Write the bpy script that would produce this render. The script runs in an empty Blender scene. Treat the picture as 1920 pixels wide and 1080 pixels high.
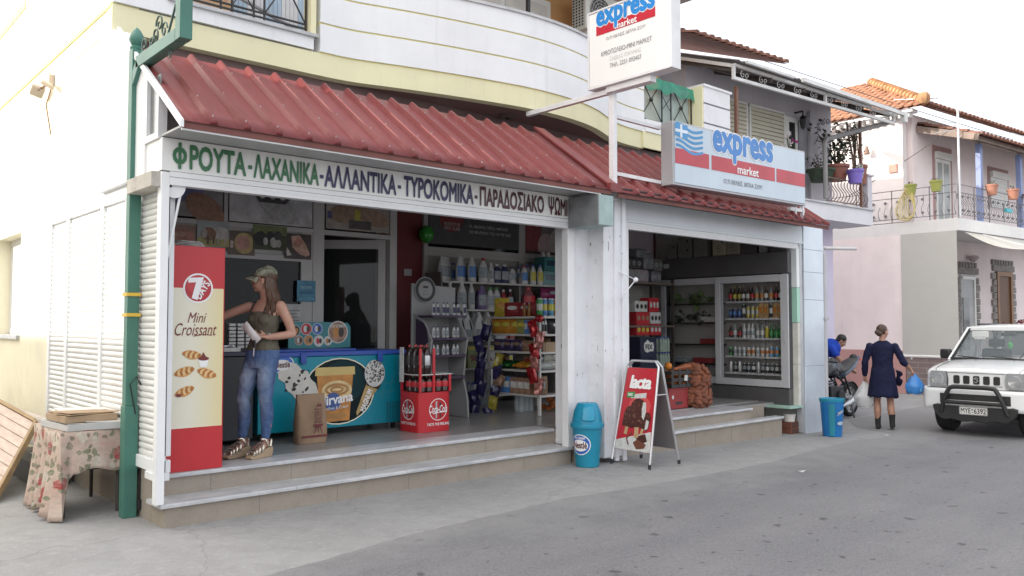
import bpy,bmesh,math,random
from mathutils import Vector,Matrix,Euler
R = math.radians
SC = bpy.context.scene
COL = SC.collection
random.seed(7)
# ---------------------------------------------------------------- camera
cam_d = bpy.data.cameras.new("camera"); cam = bpy.data.objects.new("camera",cam_d); COL.objects.link(cam)
cam.location = (-2.3385,-6.6711,1.6)
cam.rotation_euler = (R(90 + 2.475),0,R(-41.885))
cam_d.sensor_width = 36; cam_d.lens = 36 * 1550 / 1920
cam_d.clip_start = 0.05; cam_d.clip_end = 2000
SC.camera = cam
# ---------------------------------------------------------------- light
SUN_EL,SUN_AZ = 22.0,(-0.86,0.50)
world = bpy.data.worlds.new("World"); SC.world = world; world.use_nodes = True
wn = world.node_tree; wn.nodes.clear()
sky = wn.nodes.new("ShaderNodeTexSky"); sky.sky_type = 'NISHITA'; sky.sun_disc = False
sky.sun_elevation = R(SUN_EL); sky.sun_rotation = math.atan2(SUN_AZ[0],SUN_AZ[1])
sky.dust_density = 4.0
# a bright thin cloud veil over the whole sky, broken a little by noise
wt = wn.nodes.new("ShaderNodeTexCoord"); wnz = wn.nodes.new("ShaderNodeTexNoise"); wnz.inputs['Scale'].default_value = 2.2; wnz.inputs['Detail'].default_value = 6
wn.links.new(wt.outputs['Generated'],wnz.inputs['Vector'])
wr = wn.nodes.new("ShaderNodeMapRange"); wn.links.new(wnz.outputs['Fac'],wr.inputs[0]); wr.inputs[1].default_value = .3; wr.inputs[2].default_value = .7; wr.inputs[3].default_value = .82; wr.inputs[4].default_value = .97
wm = wn.nodes.new("ShaderNodeMix"); wm.data_type = 'RGBA'; wn.links.new(wr.outputs[0],wm.inputs[0]); wn.links.new(sky.outputs[0],wm.inputs[6]);
# the veil glows brighter round the hidden sun
wd_ = wn.nodes.new("ShaderNodeVectorMath"); wd_.operation = 'DOT_PRODUCT'; wn.links.new(wt.outputs['Generated'],wd_.inputs[0])
wd_.inputs[1].default_value = Vector((SUN_AZ[0],SUN_AZ[1],math.tan(R(SUN_EL)) * math.hypot(*SUN_AZ))).normalized()
wg = wn.nodes.new("ShaderNodeMapRange"); wg.interpolation_type = 'SMOOTHSTEP'; wn.links.new(wd_.outputs['Value'],wg.inputs[0]); wg.inputs[1].default_value = .1; wg.inputs[2].default_value = 1.0; wg.inputs[3].default_value = 0.; wg.inputs[4].default_value = 1.
wc = wn.nodes.new("ShaderNodeMix"); wc.data_type = 'RGBA'; wn.links.new(wg.outputs[0],wc.inputs[0]); wc.inputs[6].default_value = (6.4,6.6,7.0,1); wc.inputs[7].default_value = (17,16.2,15,1)
wn.links.new(wc.outputs[2],wm.inputs[7])
bg = wn.nodes.new("ShaderNodeBackground"); bg.inputs[1].default_value = 0.12
wo = wn.nodes.new("ShaderNodeOutputWorld")
wn.links.new(wm.outputs[2],bg.inputs[0]); wn.links.new(bg.outputs[0],wo.inputs[0])
sun_d = bpy.data.lights.new("sun",'SUN'); sun_d.energy = 2.6; sun_d.angle = R(0.6); sun_d.color = (1,.93,.82)
sun = bpy.data.objects.new("sun",sun_d); COL.objects.link(sun)
_sd = Vector((SUN_AZ[0],SUN_AZ[1],math.tan(R(SUN_EL)) * math.hypot(*SUN_AZ)))
sun.rotation_euler = _sd.to_track_quat('Z','Y').to_euler()
SC.view_settings.view_transform = 'Standard'; SC.view_settings.look = 'None'
SC.view_settings.gamma = 1; SC.view_settings.use_curve_mapping = False
SC.view_settings.exposure = .95
SC.render.engine = 'CYCLES'
try:
    SC.cycles.use_denoising = True
    SC.cycles.max_bounces = 8; SC.cycles.diffuse_bounces = 4; SC.cycles.glossy_bounces = 3
    SC.cycles.transparent_max_bounces = 12; SC.cycles.transmission_bounces = 4
    SC.cycles.caustics_reflective = False; SC.cycles.caustics_refractive = False
    SC.cycles.sample_clamp_indirect = 6
except Exception:
    pass
# ---------------------------------------------------------------- materials
MATS = {}
def nodes(name):
    m = bpy.data.materials.new(name); m.use_nodes = True
    nt = m.node_tree; b = nt.nodes["Principled BSDF"]
    return m,nt,b
def N(nt,t,**kw):
    n = nt.nodes.new(t)
    for k,v in kw.items():
        if k[0] == 'i' and k[1:].isdigit(): n.inputs[int(k[1:])].default_value = v
        else: setattr(n,k,v)
    return n
def ramp(nt,src,stops):
    r = nt.nodes.new("ShaderNodeValToRGB"); cr = r.color_ramp
    while len(cr.elements) < len(stops): cr.elements.new(.5)
    for e,(p,c) in zip(cr.elements,stops):
        e.position = p; e.color = (c,c,c,1) if isinstance(c,(int,float)) else (*c[:3],1)
    nt.links.new(src,r.inputs[0]); return r.outputs[0]
def mixc(nt,fac,a,b,mode='MIX'):
    n = nt.nodes.new("ShaderNodeMix"); n.data_type = 'RGBA'; n.blend_type = mode
    for s,v in ((n.inputs[0],fac),(n.inputs[6],a),(n.inputs[7],b)):
        if hasattr(v,'type') or hasattr(v,'is_linked'): nt.links.new(v,s)
        elif isinstance(v,(int,float)): s.default_value = v
        else: s.default_value = (*v[:3],1)
    return n.outputs[2]
def coords(nt,scale=1.0,kind='Object'):
    t = nt.nodes.new("ShaderNodeTexCoord"); o = t.outputs[kind]
    if scale != 1.0:
        mp = nt.nodes.new("ShaderNodeMapping"); nt.links.new(o,mp.inputs[0])
        mp.inputs[3].default_value = scale if isinstance(scale,tuple) else (scale,) * 3
        o = mp.outputs[0]
    return o
def noise(nt,vec,scale,detail=4,rough=.6,dist=0):
    n = N(nt,"ShaderNodeTexNoise"); n.inputs['Scale'].default_value = scale; n.inputs['Detail'].default_value = detail
    n.inputs['Roughness'].default_value = rough; n.inputs['Distortion'].default_value = dist
    nt.links.new(vec,n.inputs['Vector']); return n.outputs['Fac']
def bump(nt,b,h,strength=.3,dist=.01):
    n = nt.nodes.new("ShaderNodeBump"); n.inputs['Strength'].default_value = strength; n.inputs['Distance'].default_value = dist
    nt.links.new(h,n.inputs['Height']); nt.links.new(n.outputs[0],b.inputs['Normal'])
def mat(name,c,rough=.6,metal=0.,var=.12,ns=3.0,bmp=0.,bs=40.,spec=.5,dirt=0.,dirtc=(.12,.10,.08),stretch=1.0,alpha=1.,coat=0.,trans=0.):
    """painted / plastic / plaster surface: colour varied by noise, optional fine bump and grime"""
    if name in MATS: return MATS[name]
    m,nt,b = nodes(name); v = coords(nt,stretch)
    f = noise(nt,v,ns)
    col = mixc(nt,ramp(nt,f,[(.3,0.),(.7,1.)]),[x * (1 - var) for x in c],[min(1,x * (1 + var)) for x in c])
    if dirt:
        d = noise(nt,v,ns * .7,8,.75,.6)
        col = mixc(nt,ramp(nt,d,[(.52,0.),(.75,dirt)]),col,dirtc)
    nt.links.new(col,b.inputs['Base Color'])
    rn = noise(nt,v,ns * 4)
    mr = N(nt,"ShaderNodeMapRange"); nt.links.new(rn,mr.inputs[0]); mr.inputs[3].default_value = max(.02,rough - .08); mr.inputs[4].default_value = min(1,rough + .08)
    nt.links.new(mr.outputs[0],b.inputs['Roughness'])
    b.inputs['Metallic'].default_value = metal; b.inputs['Specular IOR Level'].default_value = spec
    if coat: b.inputs['Coat Weight'].default_value = coat; b.inputs['Coat Roughness'].default_value = .08
    if trans: b.inputs['Transmission Weight'].default_value = trans
    if alpha < 1: b.inputs['Alpha'].default_value = alpha
    if bmp: bump(nt,b,noise(nt,v,bs,3),bmp,.004)
    MATS[name] = m; return m
def glass(name,c=(.8,.85,.85),alpha=.25,rough=.03):
    if name in MATS: return MATS[name]
    m,nt,b = nodes(name)
    b.inputs['Base Color'].default_value = (*c,1); b.inputs['Roughness'].default_value = rough
    b.inputs['Specular IOR Level'].default_value = .6
    b.inputs['Alpha'].default_value = alpha
    MATS[name] = m; return m
def lamp(name,c,s):
    if name in MATS: return MATS[name]
    m,nt,b = nodes(name); b.inputs['Base Color'].default_value = (*c,1)
    b.inputs['Emission Color'].default_value = (*c,1); b.inputs['Emission Strength'].default_value = s
    MATS[name] = m; return m
# ---------------------------------------------------------------- mesh builder
class Fr:
    """a flat frame on a surface: origin o, right u, up v, outward n"""
    def __init__(s,o,u,v):
        s.o = Vector(o); s.u = Vector(u).normalized(); s.v = Vector(v).normalized(); s.n = s.u.cross(s.v)
    def p(s,x,y,d=0.): return s.o + s.u * x + s.v * y + s.n * d
_tc = {}
def text2d(s,shear=0.,space=1.0):
    s = s.translate(str.maketrans('ΑΒΕΖΗΙΚΜΝΟΡΤΥΧ','ABEZHIKMNOPTYX'))   # same shapes, cleaner outlines
    k = (s,shear,space)
    if k in _tc: return _tc[k]
    cu = bpy.data.curves.new("t",'FONT'); cu.body = s; cu.shear = shear; cu.space_character = space; cu.resolution_u = 3; cu.fill_mode = 'FRONT'
    ob = bpy.data.objects.new("t",cu); COL.objects.link(ob)
    dg = bpy.context.evaluated_depsgraph_get(); dg.update()
    me = bpy.data.meshes.new_from_object(ob.evaluated_get(dg))
    vs = [(v.co.x,v.co.y) for v in me.vertices]; fs = [tuple(p.vertices) for p in me.polygons]
    bpy.data.objects.remove(ob); bpy.data.curves.remove(cu); bpy.data.meshes.remove(me)
    _tc[k] = (vs,fs); return vs,fs
class MB:
    def __init__(s): s.v = []; s.f = []; s.m = []; s.k = 0
    def lay(s,d): s.k += 1; return d + 1.5e-5 * min(s.k,120)
    def add(s,vs,fs,m=0):
        o = len(s.v); s.v += [Vector(p) for p in vs]
        for i,f in enumerate(fs): s.f.append([o + j for j in f]); s.m.append(m[i] if isinstance(m,list) else m)
        return s
    def box(s,x0,x1,y0,y1,z0,z1,m=0,T=None):
        P = [Vector((x,y,z)) for z in (z0,z1) for y in (y0,y1) for x in (x0,x1)]
        if T is not None: P = [T @ p for p in P]
        return s.add(P,[(0,2,3,1),(4,5,7,6),(0,1,5,4),(2,6,7,3),(0,4,6,2),(1,3,7,5)],m)
    def bar(s,p,q,w,h=None,m=0,up=(0,0,1)):
        p,q = Vector(p),Vector(q); h = h or w; d = (q - p).normalized(); up = Vector(up)
        if abs(d.dot(up)) > .98: up = Vector((1,0,0)) if abs(d.x) < .9 else Vector((0,1,0))
        a = d.cross(up).normalized(); b = a.cross(d)
        P = [e + a * (i * w / 2) + b * (j * h / 2) for e in (p,q) for i,j in ((-1,-1),(1,-1),(1,1),(-1,1))]
        return s.add(P,[(0,1,2,3),(7,6,5,4),(0,4,5,1),(1,5,6,2),(2,6,7,3),(3,7,4,0)],m)
    def tube(s,pts,r,n=8,m=0,cap=True,flat=None):
        pts = [Vector(p) for p in pts]; k = len(pts); rs = r if isinstance(r,(list,tuple)) else [r] * k
        rings = []; a = None
        for i,p in enumerate(pts):
            d = (pts[min(i + 1,k - 1)] - pts[max(i - 1,0)]).normalized()
            if a is None:
                u = Vector((0,0,1)) if abs(d.z) < .9 else Vector((1,0,0)); a = d.cross(u).normalized()
            else: a = (a - d * a.dot(d)).normalized()
            b = d.cross(a); fl = flat[i] if flat else 1.
            rr = rs[i] if isinstance(rs[i],(tuple,list)) else (rs[i],rs[i])
            rings.append([p + a * (rr[0] * math.cos(t)) + b * (rr[1] * math.sin(t)) for t in [2 * math.pi * j / n for j in range(n)]])
        vs = [p for g in rings for p in g]
        fs = [(i * n + j,i * n + (j + 1) % n,(i + 1) * n + (j + 1) % n,(i + 1) * n + j) for i in range(k - 1) for j in range(n)]
        if cap: fs += [tuple(range(n))[::-1],tuple((k - 1) * n + j for j in range(n))]
        return s.add(vs,fs,m)
    def lathe(s,prof,c=(0,0,0),n=20,m=0,T=None,sx=1.,sy=1.,cap=True):
        c = Vector(c); vs = []; k = len(prof)
        for r,z in prof:
            for j in range(n):
                t = 2 * math.pi * j / n; p = Vector((r * math.cos(t) * sx,r * math.sin(t) * sy,z))
                vs.append(c + (T @ p if T is not None else p))
        fs = []; ms = []
        for i in range(k - 1):
            for j in range(n):
                fs.append((i * n + j,i * n + (j + 1) % n,(i + 1) * n + (j + 1) % n,(i + 1) * n + j)); ms.append(m[i] if isinstance(m,list) else m)
        if cap:
            fs += [tuple(range(n))[::-1],tuple((k - 1) * n + j for j in range(n))]; ms += [ms[0],ms[-1]]
        return s.add(vs,fs,ms)
    def ell(s,c,r,m=0,n=14,k=9,T=None):
        r = r if isinstance(r,(tuple,list)) else (r,r,r); c = Vector(c); vs = []; fs = []
        for i in range(k + 1):
            ph = math.pi * i / k
            for j in range(n):
                t = 2 * math.pi * j / n
                p = Vector((r[0] * math.sin(ph) * math.cos(t),r[1] * math.sin(ph) * math.sin(t),r[2] * math.cos(ph)))
                vs.append(c + (T @ p if T is not None else p))
        for i in range(k):
            for j in range(n):
                q = (i * n + j,(i + 1) * n + j,(i + 1) * n + (j + 1) % n,i * n + (j + 1) % n)
                fs.append(q)
        return s.add(vs,fs,m)
    def prism(s,poly,F,d0,d1,m=0,ms=None):
        """closed 2-D outline on frame F, from depth d0 to d1"""
        k = len(poly); vs = [F.p(x,y,d0) for x,y in poly] + [F.p(x,y,d1) for x,y in poly]
        fs = [tuple(range(k))[::-1],tuple(range(k,2 * k))] + [(i,(i + 1) % k,k + (i + 1) % k,k + i) for i in range(k)]
        return s.add(vs,fs,m if ms is None else [m,m] + [ms] * k)
    def shape(s,poly,F,d=.002,m=0): d = s.lay(d); return s.add([F.p(x,y,d) for x,y in poly],[tuple(range(len(poly)))],m)
    def rect(s,F,x0,y0,x1,y1,d=.002,m=0): return s.shape([(x0,y0),(x1,y0),(x1,y1),(x0,y1)],F,d,m)
    def disc(s,F,x,y,rx,ry=None,d=.002,m=0,n=28,a0=0,a1=360,rot=0):
        ry = ry or rx; c,sn = math.cos(R(rot)),math.sin(R(rot)); P = []
        if hasattr(F,'r0'):        # on a round body: fine rings that follow the curve
            d = s.lay(d)
            for j in range(6): s.ring(F,x,y,rx * (j + 1) / 6,rx / 6,d,m,28,ry * (j + 1) / 6,wy=ry / 6)
            return s
        for j in range(n if a1 - a0 >= 360 else n + 1):
            t = R(a0 + (a1 - a0) * j / n); ex,ey = rx * math.cos(t),ry * math.sin(t)
            P.append((x + ex * c - ey * sn,y + ex * sn + ey * c))
        return s.shape(P,F,d,m)
    def ring(s,F,x,y,r,w,d=.002,m=0,n=32,ry=None,a0=0,a1=360,wy=None):
        ry = ry or r; P = []; d = s.lay(d)
        for j in range(n + 1):
            t = R(a0 + (a1 - a0) * j / n)
            P += [F.p(x + (r - w) * math.cos(t),y + (ry - (wy or w)) * math.sin(t),d),F.p(x + r * math.cos(t),y + ry * math.sin(t),d)]
        return s.add(P,[(2 * j,2 * j + 1,2 * j + 3,2 * j + 2) for j in range(n)],m)
    def stroke(s,F,pts,w,d=.002,m=0):
        """flat brush stroke along 2-D points"""
        k = len(pts); P = []; d = s.lay(d)
        for i,(x,y) in enumerate(pts):
            a = pts[max(i - 1,0)]; b = pts[min(i + 1,k - 1)]; dx,dy = b[0] - a[0],b[1] - a[1]; l = math.hypot(dx,dy) or 1
            ww = (w[i] if isinstance(w,(list,tuple)) else w) / 2
            P += [F.p(x - dy / l * ww,y + dx / l * ww,d),F.p(x + dy / l * ww,y - dx / l * ww,d)]
        return s.add(P,[(2 * j,2 * j + 1,2 * j + 3,2 * j + 2) for j in range(k - 1)],m)
    def text(s,t,F,x0,y0,x1,y1,d=.002,m=0,bold=.0,shear=0.,rot=0.,space=1.0):
        vs,fs = text2d(t,shear,space)
        if not vs: return s
        xa = min(v[0] for v in vs); xb = max(v[0] for v in vs); ya = min(v[1] for v in vs); yb = max(v[1] for v in vs)
        c,sn = math.cos(R(rot)),math.sin(R(rot)); cx,cy = (x0 + x1) / 2,(y0 + y1) / 2; w,h = x1 - x0,y1 - y0
        kx,ky = w / max(1e-6,xb - xa + 2 * bold),h / max(1e-6,yb - ya + 2 * bold)
        # bold = the glyphs laid again in a ring of small offsets, each a hair nearer
        for i in range(9 if bold else 1):
            ox,oy = (bold * math.cos(i * math.pi / 4),bold * math.sin(i * math.pi / 4)) if bold and i < 8 else (0,0); P = []; dd = s.lay(d)
            for j,f in enumerate(fs):      # glyph contours may overlap: every face gets its own hair of depth
                for q in f:
                    x = (vs[q][0] + ox - (xa + xb) / 2) * kx; y = (vs[q][1] + oy - (ya + yb) / 2) * ky
                    P.append(F.p(cx + x * c - y * sn,cy + x * sn + y * c,dd + 1.1e-5 * (j % 23)))
            n = 0; f2 = []
            for f in fs: f2.append(tuple(range(n,n + len(f)))); n += len(f)
            s.add(P,f2,m)
        return s
    def T(s,M): s.v = [M @ p for p in s.v]; return s
    def build(s,name,mats,parent=None,bevel=0.,loc=None,flat=False,angle=35,norm=True,seg=2):
        me = bpy.data.meshes.new(name); o0 = Vector(loc) if loc is not None else Vector((0,0,0))
        me.from_pydata([tuple(p - o0) for p in s.v],[],s.f)
        for x in (mats if isinstance(mats,(list,tuple)) else [mats]): me.materials.append(x)
        me.polygons.foreach_set('material_index',s.m)
        if norm:
            bm = bmesh.new(); bm.from_mesh(me); bmesh.ops.recalc_face_normals(bm,faces=bm.faces); bm.to_mesh(me); bm.free()
        if not flat:
            me.polygons.foreach_set('use_smooth',[True] * len(me.polygons)); me.set_sharp_from_angle(angle=R(angle))
        me.update()
        o = bpy.data.objects.new(name,me); COL.objects.link(o)
        if parent is not None: o.parent = parent
        if loc is not None: o.location = loc
        if bevel:
            b = o.modifiers.new("bevel",'BEVEL'); b.width = bevel; b.segments = seg; b.limit_method = 'ANGLE'; b.angle_limit = R(40)
        return o
def tag(o,label=None,cat=None,group=None,kind=None):
    if label: o['label'] = label
    if cat: o['category'] = cat
    if group: o['group'] = group
    if kind: o['kind'] = kind
    return o
def thing(name,label,cat,loc=(0,0,0),rz=0.,group=None):
    o = bpy.data.objects.new(name,None); COL.objects.link(o); o.empty_display_size = .1
    o.location = loc; o.rotation_euler = (0,0,R(rz)); return tag(o,label,cat,group)
def dup(o,loc=None,rz=None,label=None,group=None,parent=None,scale=None):
    c = o.copy(); COL.objects.link(c)
    if parent is not None: c.parent = parent
    if loc is not None: c.location = loc
    if rz is not None: c.rotation_euler = (c.rotation_euler[0],c.rotation_euler[1],R(rz))
    if scale is not None: c.scale = (scale,) * 3 if isinstance(scale,(int,float)) else scale
    if label: c['label'] = label
    if group: c['group'] = group
    for ch in list(o.children): dup(ch,parent=c)
    return c
def gz(x): return -.022 * max(0.,min(x,10.4) - 4.5)
FZ = .37     # shop floor level
XF = Fr((0,0,0),(1,0,0),(0,0,1))      # facade frame facing the street
# ================================================================= ground
def asphalt():
    m,nt,b = nodes("asphalt"); v = coords(nt)
    big = noise(nt,v,.55,5,.65); fine = noise(nt,v,90,3,.7); mid = noise(nt,coords(nt,(.16,1.3,1)),1.6,7,.72)
    c = mixc(nt,ramp(nt,big,[(.3,0.),(.72,1.)]),(.128,.126,.134),(.182,.179,.186))
    c = mixc(nt,ramp(nt,mid,[(.42,0.),(.62,.42)]),c,(.100,.100,.112))
    c = mixc(nt,ramp(nt,fine,[(.40,.0),(.72,.6)]),c,(.26,.255,.26))
    g2 = noise(nt,v,34,4,.75); c = mixc(nt,ramp(nt,g2,[(.52,0.),(.70,.5)]),c,(.075,.075,.082))
    for sc,thr,amt,off,cc in ((2.1,.115,.65,0,(.04,.038,.04)),(4.6,.11,.6,7.3,(.05,.048,.048)),(9.,.075,.55,4.4,(.05,.048,.048)),(.8,.12,.22,3.1,(.07,.07,.07)),(9.5,.045,.75,1.7,(.45,.44,.42)),(17.,.06,.6,8.8,(.42,.41,.40))):
        mp = N(nt,"ShaderNodeMapping"); nt.links.new(v,mp.inputs[0]); mp.inputs[1].default_value = (off,off * 2,0)
        w = N(nt,"ShaderNodeTexNoise"); w.inputs['Scale'].default_value = 9; nt.links.new(mp.outputs[0],w.inputs[0])
        va = N(nt,"ShaderNodeVectorMath",operation='MULTIPLY_ADD'); nt.links.new(w.outputs['Color'],va.inputs[0]); va.inputs[1].default_value = (.16,.10,0); nt.links.new(mp.outputs[0],va.inputs[2])
        vo = N(nt,"ShaderNodeTexVoronoi",voronoi_dimensions='2D'); vo.inputs['Scale'].default_value = sc; nt.links.new(va.outputs[0],vo.inputs[0])
        sp = N(nt,"ShaderNodeSeparateColor"); nt.links.new(vo.outputs['Color'],sp.inputs[0])
        r = N(nt,"ShaderNodeMath",operation='MULTIPLY'); nt.links.new(ramp(nt,sp.outputs[0],[(.45,0.),(1.,1.)]),r.inputs[0]); r.inputs[1].default_value = thr
        d = N(nt,"ShaderNodeMath",operation='SUBTRACT'); nt.links.new(r.outputs[0],d.inputs[0]); nt.links.new(vo.outputs['Distance'],d.inputs[1])
        k = ramp(nt,d.outputs[0],[(0.,0.),(.03,amt)])
        c = mixc(nt,k,c,cc)
    # pale dust and grit blown over the road's edge along the shops
    sx = N(nt,"ShaderNodeSeparateXYZ"); nt.links.new(v,sx.inputs[0]); dn = noise(nt,v,1.7,8,.75,.5)
    ma = N(nt,"ShaderNodeMath",operation='MULTIPLY_ADD'); nt.links.new(dn,ma.inputs[0]); ma.inputs[1].default_value = 1.9; nt.links.new(sx.outputs[1],ma.inputs[2])
    mr = N(nt,"ShaderNodeMapRange"); nt.links.new(ma.outputs[0],mr.inputs[0]); mr.inputs[1].default_value = -1.25; mr.inputs[2].default_value = -.20; mr.inputs[3].default_value = 0; mr.inputs[4].default_value = .92
    c = mixc(nt,mr.outputs[0],c,mixc(nt,fine,(.21,.208,.208),(.31,.306,.303)))
    nt.links.new(c,b.inputs['Base Color']); b.inputs['Roughness'].default_value = .85; b.inputs['Specular IOR Level'].default_value = .3
    bump(nt,b,g2,.5,.008); return m
def concrete(name,c0,c1,seed=0.,crack=True):
    m,nt,b = nodes(name); v = coords(nt)
    mp = N(nt,"ShaderNodeMapping"); nt.links.new(v,mp.inputs[0]); mp.inputs[1].default_value = (seed,seed,0); v = mp.outputs[0]
    big = noise(nt,v,.8,7,.7); fine = noise(nt,v,60,4,.7); md = noise(nt,v,5,6,.7,.5)
    c = mixc(nt,ramp(nt,big,[(.3,0.),(.7,1.)]),c0,c1)
    c = mixc(nt,ramp(nt,md,[(.45,0.),(.7,.35)]),c,[x * .62 for x in c0])
    c = mixc(nt,ramp(nt,fine,[(.3,0.),(.8,.4)]),c,[min(1,x * 1.35) for x in c1])
    if crack:
        w = N(nt,"ShaderNodeTexNoise"); w.inputs['Scale'].default_value = 2.5; w.inputs['Detail'].default_value = 6; nt.links.new(v,w.inputs[0])
        va = N(nt,"ShaderNodeVectorMath",operation='MULTIPLY_ADD'); nt.links.new(w.outputs['Color'],va.inputs[0]); va.inputs[1].default_value = (.5,.5,0); nt.links.new(v,va.inputs[2])
        vo = N(nt,"ShaderNodeTexVoronoi",voronoi_dimensions='2D',feature='DISTANCE_TO_EDGE'); vo.inputs['Scale'].default_value = .55; nt.links.new(va.outputs[0],vo.inputs[0])
        c = mixc(nt,ramp(nt,noise(nt,v,14,3),[(.56,0.),(.7,.35)]),c,[x * 1.3 for x in c1])
        c = mixc(nt,ramp(nt,vo.outputs[0],[(0.,.30),(.006,0.)]),c,(.09,.085,.08))
    nt.links.new(c,b.inputs['Base Color']); b.inputs['Roughness'].default_value = .88; b.inputs['Specular IOR Level'].default_value = .25
    bump(nt,b,fine,.3,.005); return m
M_ASPH = asphalt(); M_CONC = concrete("pavement_concrete",(.235,.232,.232),(.320,.316,.313))
xs = [-400,-60,-20,-8,-3,0,2,4.5,6,8,10.4,14,20,60,400]
mb = MB()
for a,c in zip(xs,xs[1:]): mb.add([(a,-300,gz(a)),(c,-300,gz(c)),(c,400,gz(c)),(a,400,gz(a))],[(0,1,2,3)])
tag(mb.build("ground",M_CONC),kind='structure')
edge = [(-400,-2.6),(-30,-2.4),(-9,-2.25),(-4,-2.2),(-2,-1.95),(-.9,-1.78),(0,-1.68),(.66,-1.56),(1.2,-1.46),(1.72,-1.4),(2.4,-1.37),(3.1,-1.31),(3.9,-1.39),(4.67,-1.45),(5.7,-1.40),(6.8,-1.32),(7.7,-1.17),(8.7,-1.02),(9.5,-.95),(10.4,-1.05),(10.9,-.9),(11.2,-.2),(12,.35),(14,.5),(18,.6),(21,.3),(60,-1.5),(400,-6)]
fine = []
for (a,b_),(c,d) in zip(edge,edge[1:]):
    n = 9 if -5 < a < 22 else 1
    for i in range(n):
        t = i / n; fine.append((a + (c - a) * t,b_ + (d - b_) * t + (random.uniform(-.018,.018) if -5 < a < 22 else 0)))
fine.append(edge[-1]); mb = MB()
for (a,b_),(c,d) in zip(fine,fine[1:]): mb.add([(a,-11,gz(a) + .004),(c,-11,gz(c) + .004),(c,d,gz(c) + .004),(a,b_,gz(a) + .004)],[(0,1,2,3)])
tag(mb.build("road",M_ASPH),kind='structure')
# ================================================================= market building
def plaster(name,c,var=.05,dirt=.25,dirtc=(.34,.32,.29),bmp=.12):
    """painted render with rain streaks and small chips"""
    if name in MATS: return MATS[name]
    m = mat(name,c,.85,var=var,ns=1.3,dirt=dirt,dirtc=dirtc,bmp=bmp,bs=70,spec=.2); nt = m.node_tree; b = nt.nodes["Principled BSDF"]; l = b.inputs['Base Color'].links[0]; col = l.from_socket
    st = noise(nt,coords(nt,(5,5,.35)),1.6,6,.75); ch = noise(nt,coords(nt),16,5,.7,.4)
    col = mixc(nt,ramp(nt,st,[(.54,0.),(.78,.30)]),col,[x * .62 for x in c]); col = mixc(nt,ramp(nt,ch,[(.70,0.),(.76,.35)]),col,(.38,.37,.36))
    nt.links.new(col,b.inputs['Base Color']); return m
M_CREAM = plaster("cream_plaster",(.82,.77,.60)); M_WHITE = plaster("white_plaster",(.80,.81,.83),dirt=.12,dirtc=(.5,.5,.5))
M_YEL = mat("yellow_trim",(.78,.70,.30),.8,var=.06,spec=.2); M_PALEY = plaster("pale_yellow_band",(.78,.74,.50),dirt=.15,dirtc=(.55,.5,.36))
M_ALU = mat("white_aluminium",(.78,.79,.80),.38,var=.04,dirt=.15,dirtc=(.45,.44,.42)); M_FRM = mat("frame_white",(.74,.74,.72),.4,var=.05,dirt=.2,dirtc=(.4,.38,.35))
M_ALUL = mat("shutter_slat",(.72,.72,.70),.42,var=.05,dirt=.12,dirtc=(.5,.48,.44)); M_GREYP = mat("grey_soffit_panel",(.42,.42,.42),.5,var=.08)
M_SLATE = mat("galvanised_duct",(.26,.27,.28),.5,.35,var=.2,ns=5,dirt=.3,dirtc=(.6,.6,.6)); M_DUCTG = mat("duct_green_paint",(.32,.42,.41),.5,.1,var=.15,ns=6,dirt=.25,dirtc=(.2,.25,.25))
def marble():
    m,nt,b = nodes("grey_marble"); v = coords(nt,(.7,2.2,2))
    f = noise(nt,v,3,8,.65,1.4); g = noise(nt,v,14,4)
    c = mixc(nt,ramp(nt,f,[(.32,0.),(.52,.6),(.7,1.)]),(.36,.37,.39),(.60,.60,.61))
    c = mixc(nt,ramp(nt,g,[(.4,0.),(.75,.3)]),c,(.27,.275,.29))
    nt.links.new(c,b.inputs['Base Color']); b.inputs['Roughness'].default_value = .32; return m
M_MARB = marble()
M_RISER2 = mat("joint_grey",(.21,.185,.16),.9)
M_RISER = concrete("beige_riser",(.26,.225,.185),(.33,.29,.245),3.,False)
def tiles(name,c,gap,sx,sy,rough=.25):
    m,nt,b = nodes(name); v = coords(nt)
    br = N(nt,"ShaderNodeTexBrick",offset=0.); nt.links.new(v,br.inputs[0]); br.inputs['Color1'].default_value = (*c,1); br.inputs['Color2'].default_value = (*[x * .93 for x in c],1); br.inputs['Mortar'].default_value = (*gap,1)
    br.inputs['Scale'].default_value = 1; br.inputs['Mortar Size'].default_value = .003; br.inputs['Brick Width'].default_value = sx; br.inputs['Row Height'].default_value = sy
    d = noise(nt,v,2.2,6); col = mixc(nt,ramp(nt,d,[(.45,0.),(.8,.4)]),br.outputs[0],[x * .6 for x in c])
    nt.links.new(col,b.inputs['Base Color']); b.inputs['Roughness'].default_value = rough; return m
M_FLOOR = tiles("floor_tiles",(.33,.32,.31),(.2,.19,.18),.45,.45)
def redmetal(name,c=(.165,.027,.027)):
    m,nt,b = nodes(name); v = coords(nt,(3,.8,.8)); f = noise(nt,v,2,6,.7); g = noise(nt,coords(nt,(12,1,1)),3,4)
    col = mixc(nt,ramp(nt,f,[(.3,0.),(.75,1.)]),c,[x * 1.35 + .012 for x in c]); col = mixc(nt,ramp(nt,g,[(.5,0.),(.85,.18)]),col,(.28,.17,.15))
    nt.links.new(col,b.inputs['Base Color']); b.inputs['Roughness'].default_value = .42; b.inputs['Specular IOR Level'].default_value = .42
    return m
M_RED = redmetal("red_sheet_metal")
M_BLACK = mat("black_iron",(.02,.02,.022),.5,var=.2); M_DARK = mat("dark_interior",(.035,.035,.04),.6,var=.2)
M_MAROON = mat("maroon_wall",(.20,.030,.036),.6,var=.1); M_INT = mat("interior_wall",(.42,.41,.39),.8,var=.06,spec=.2)
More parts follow.
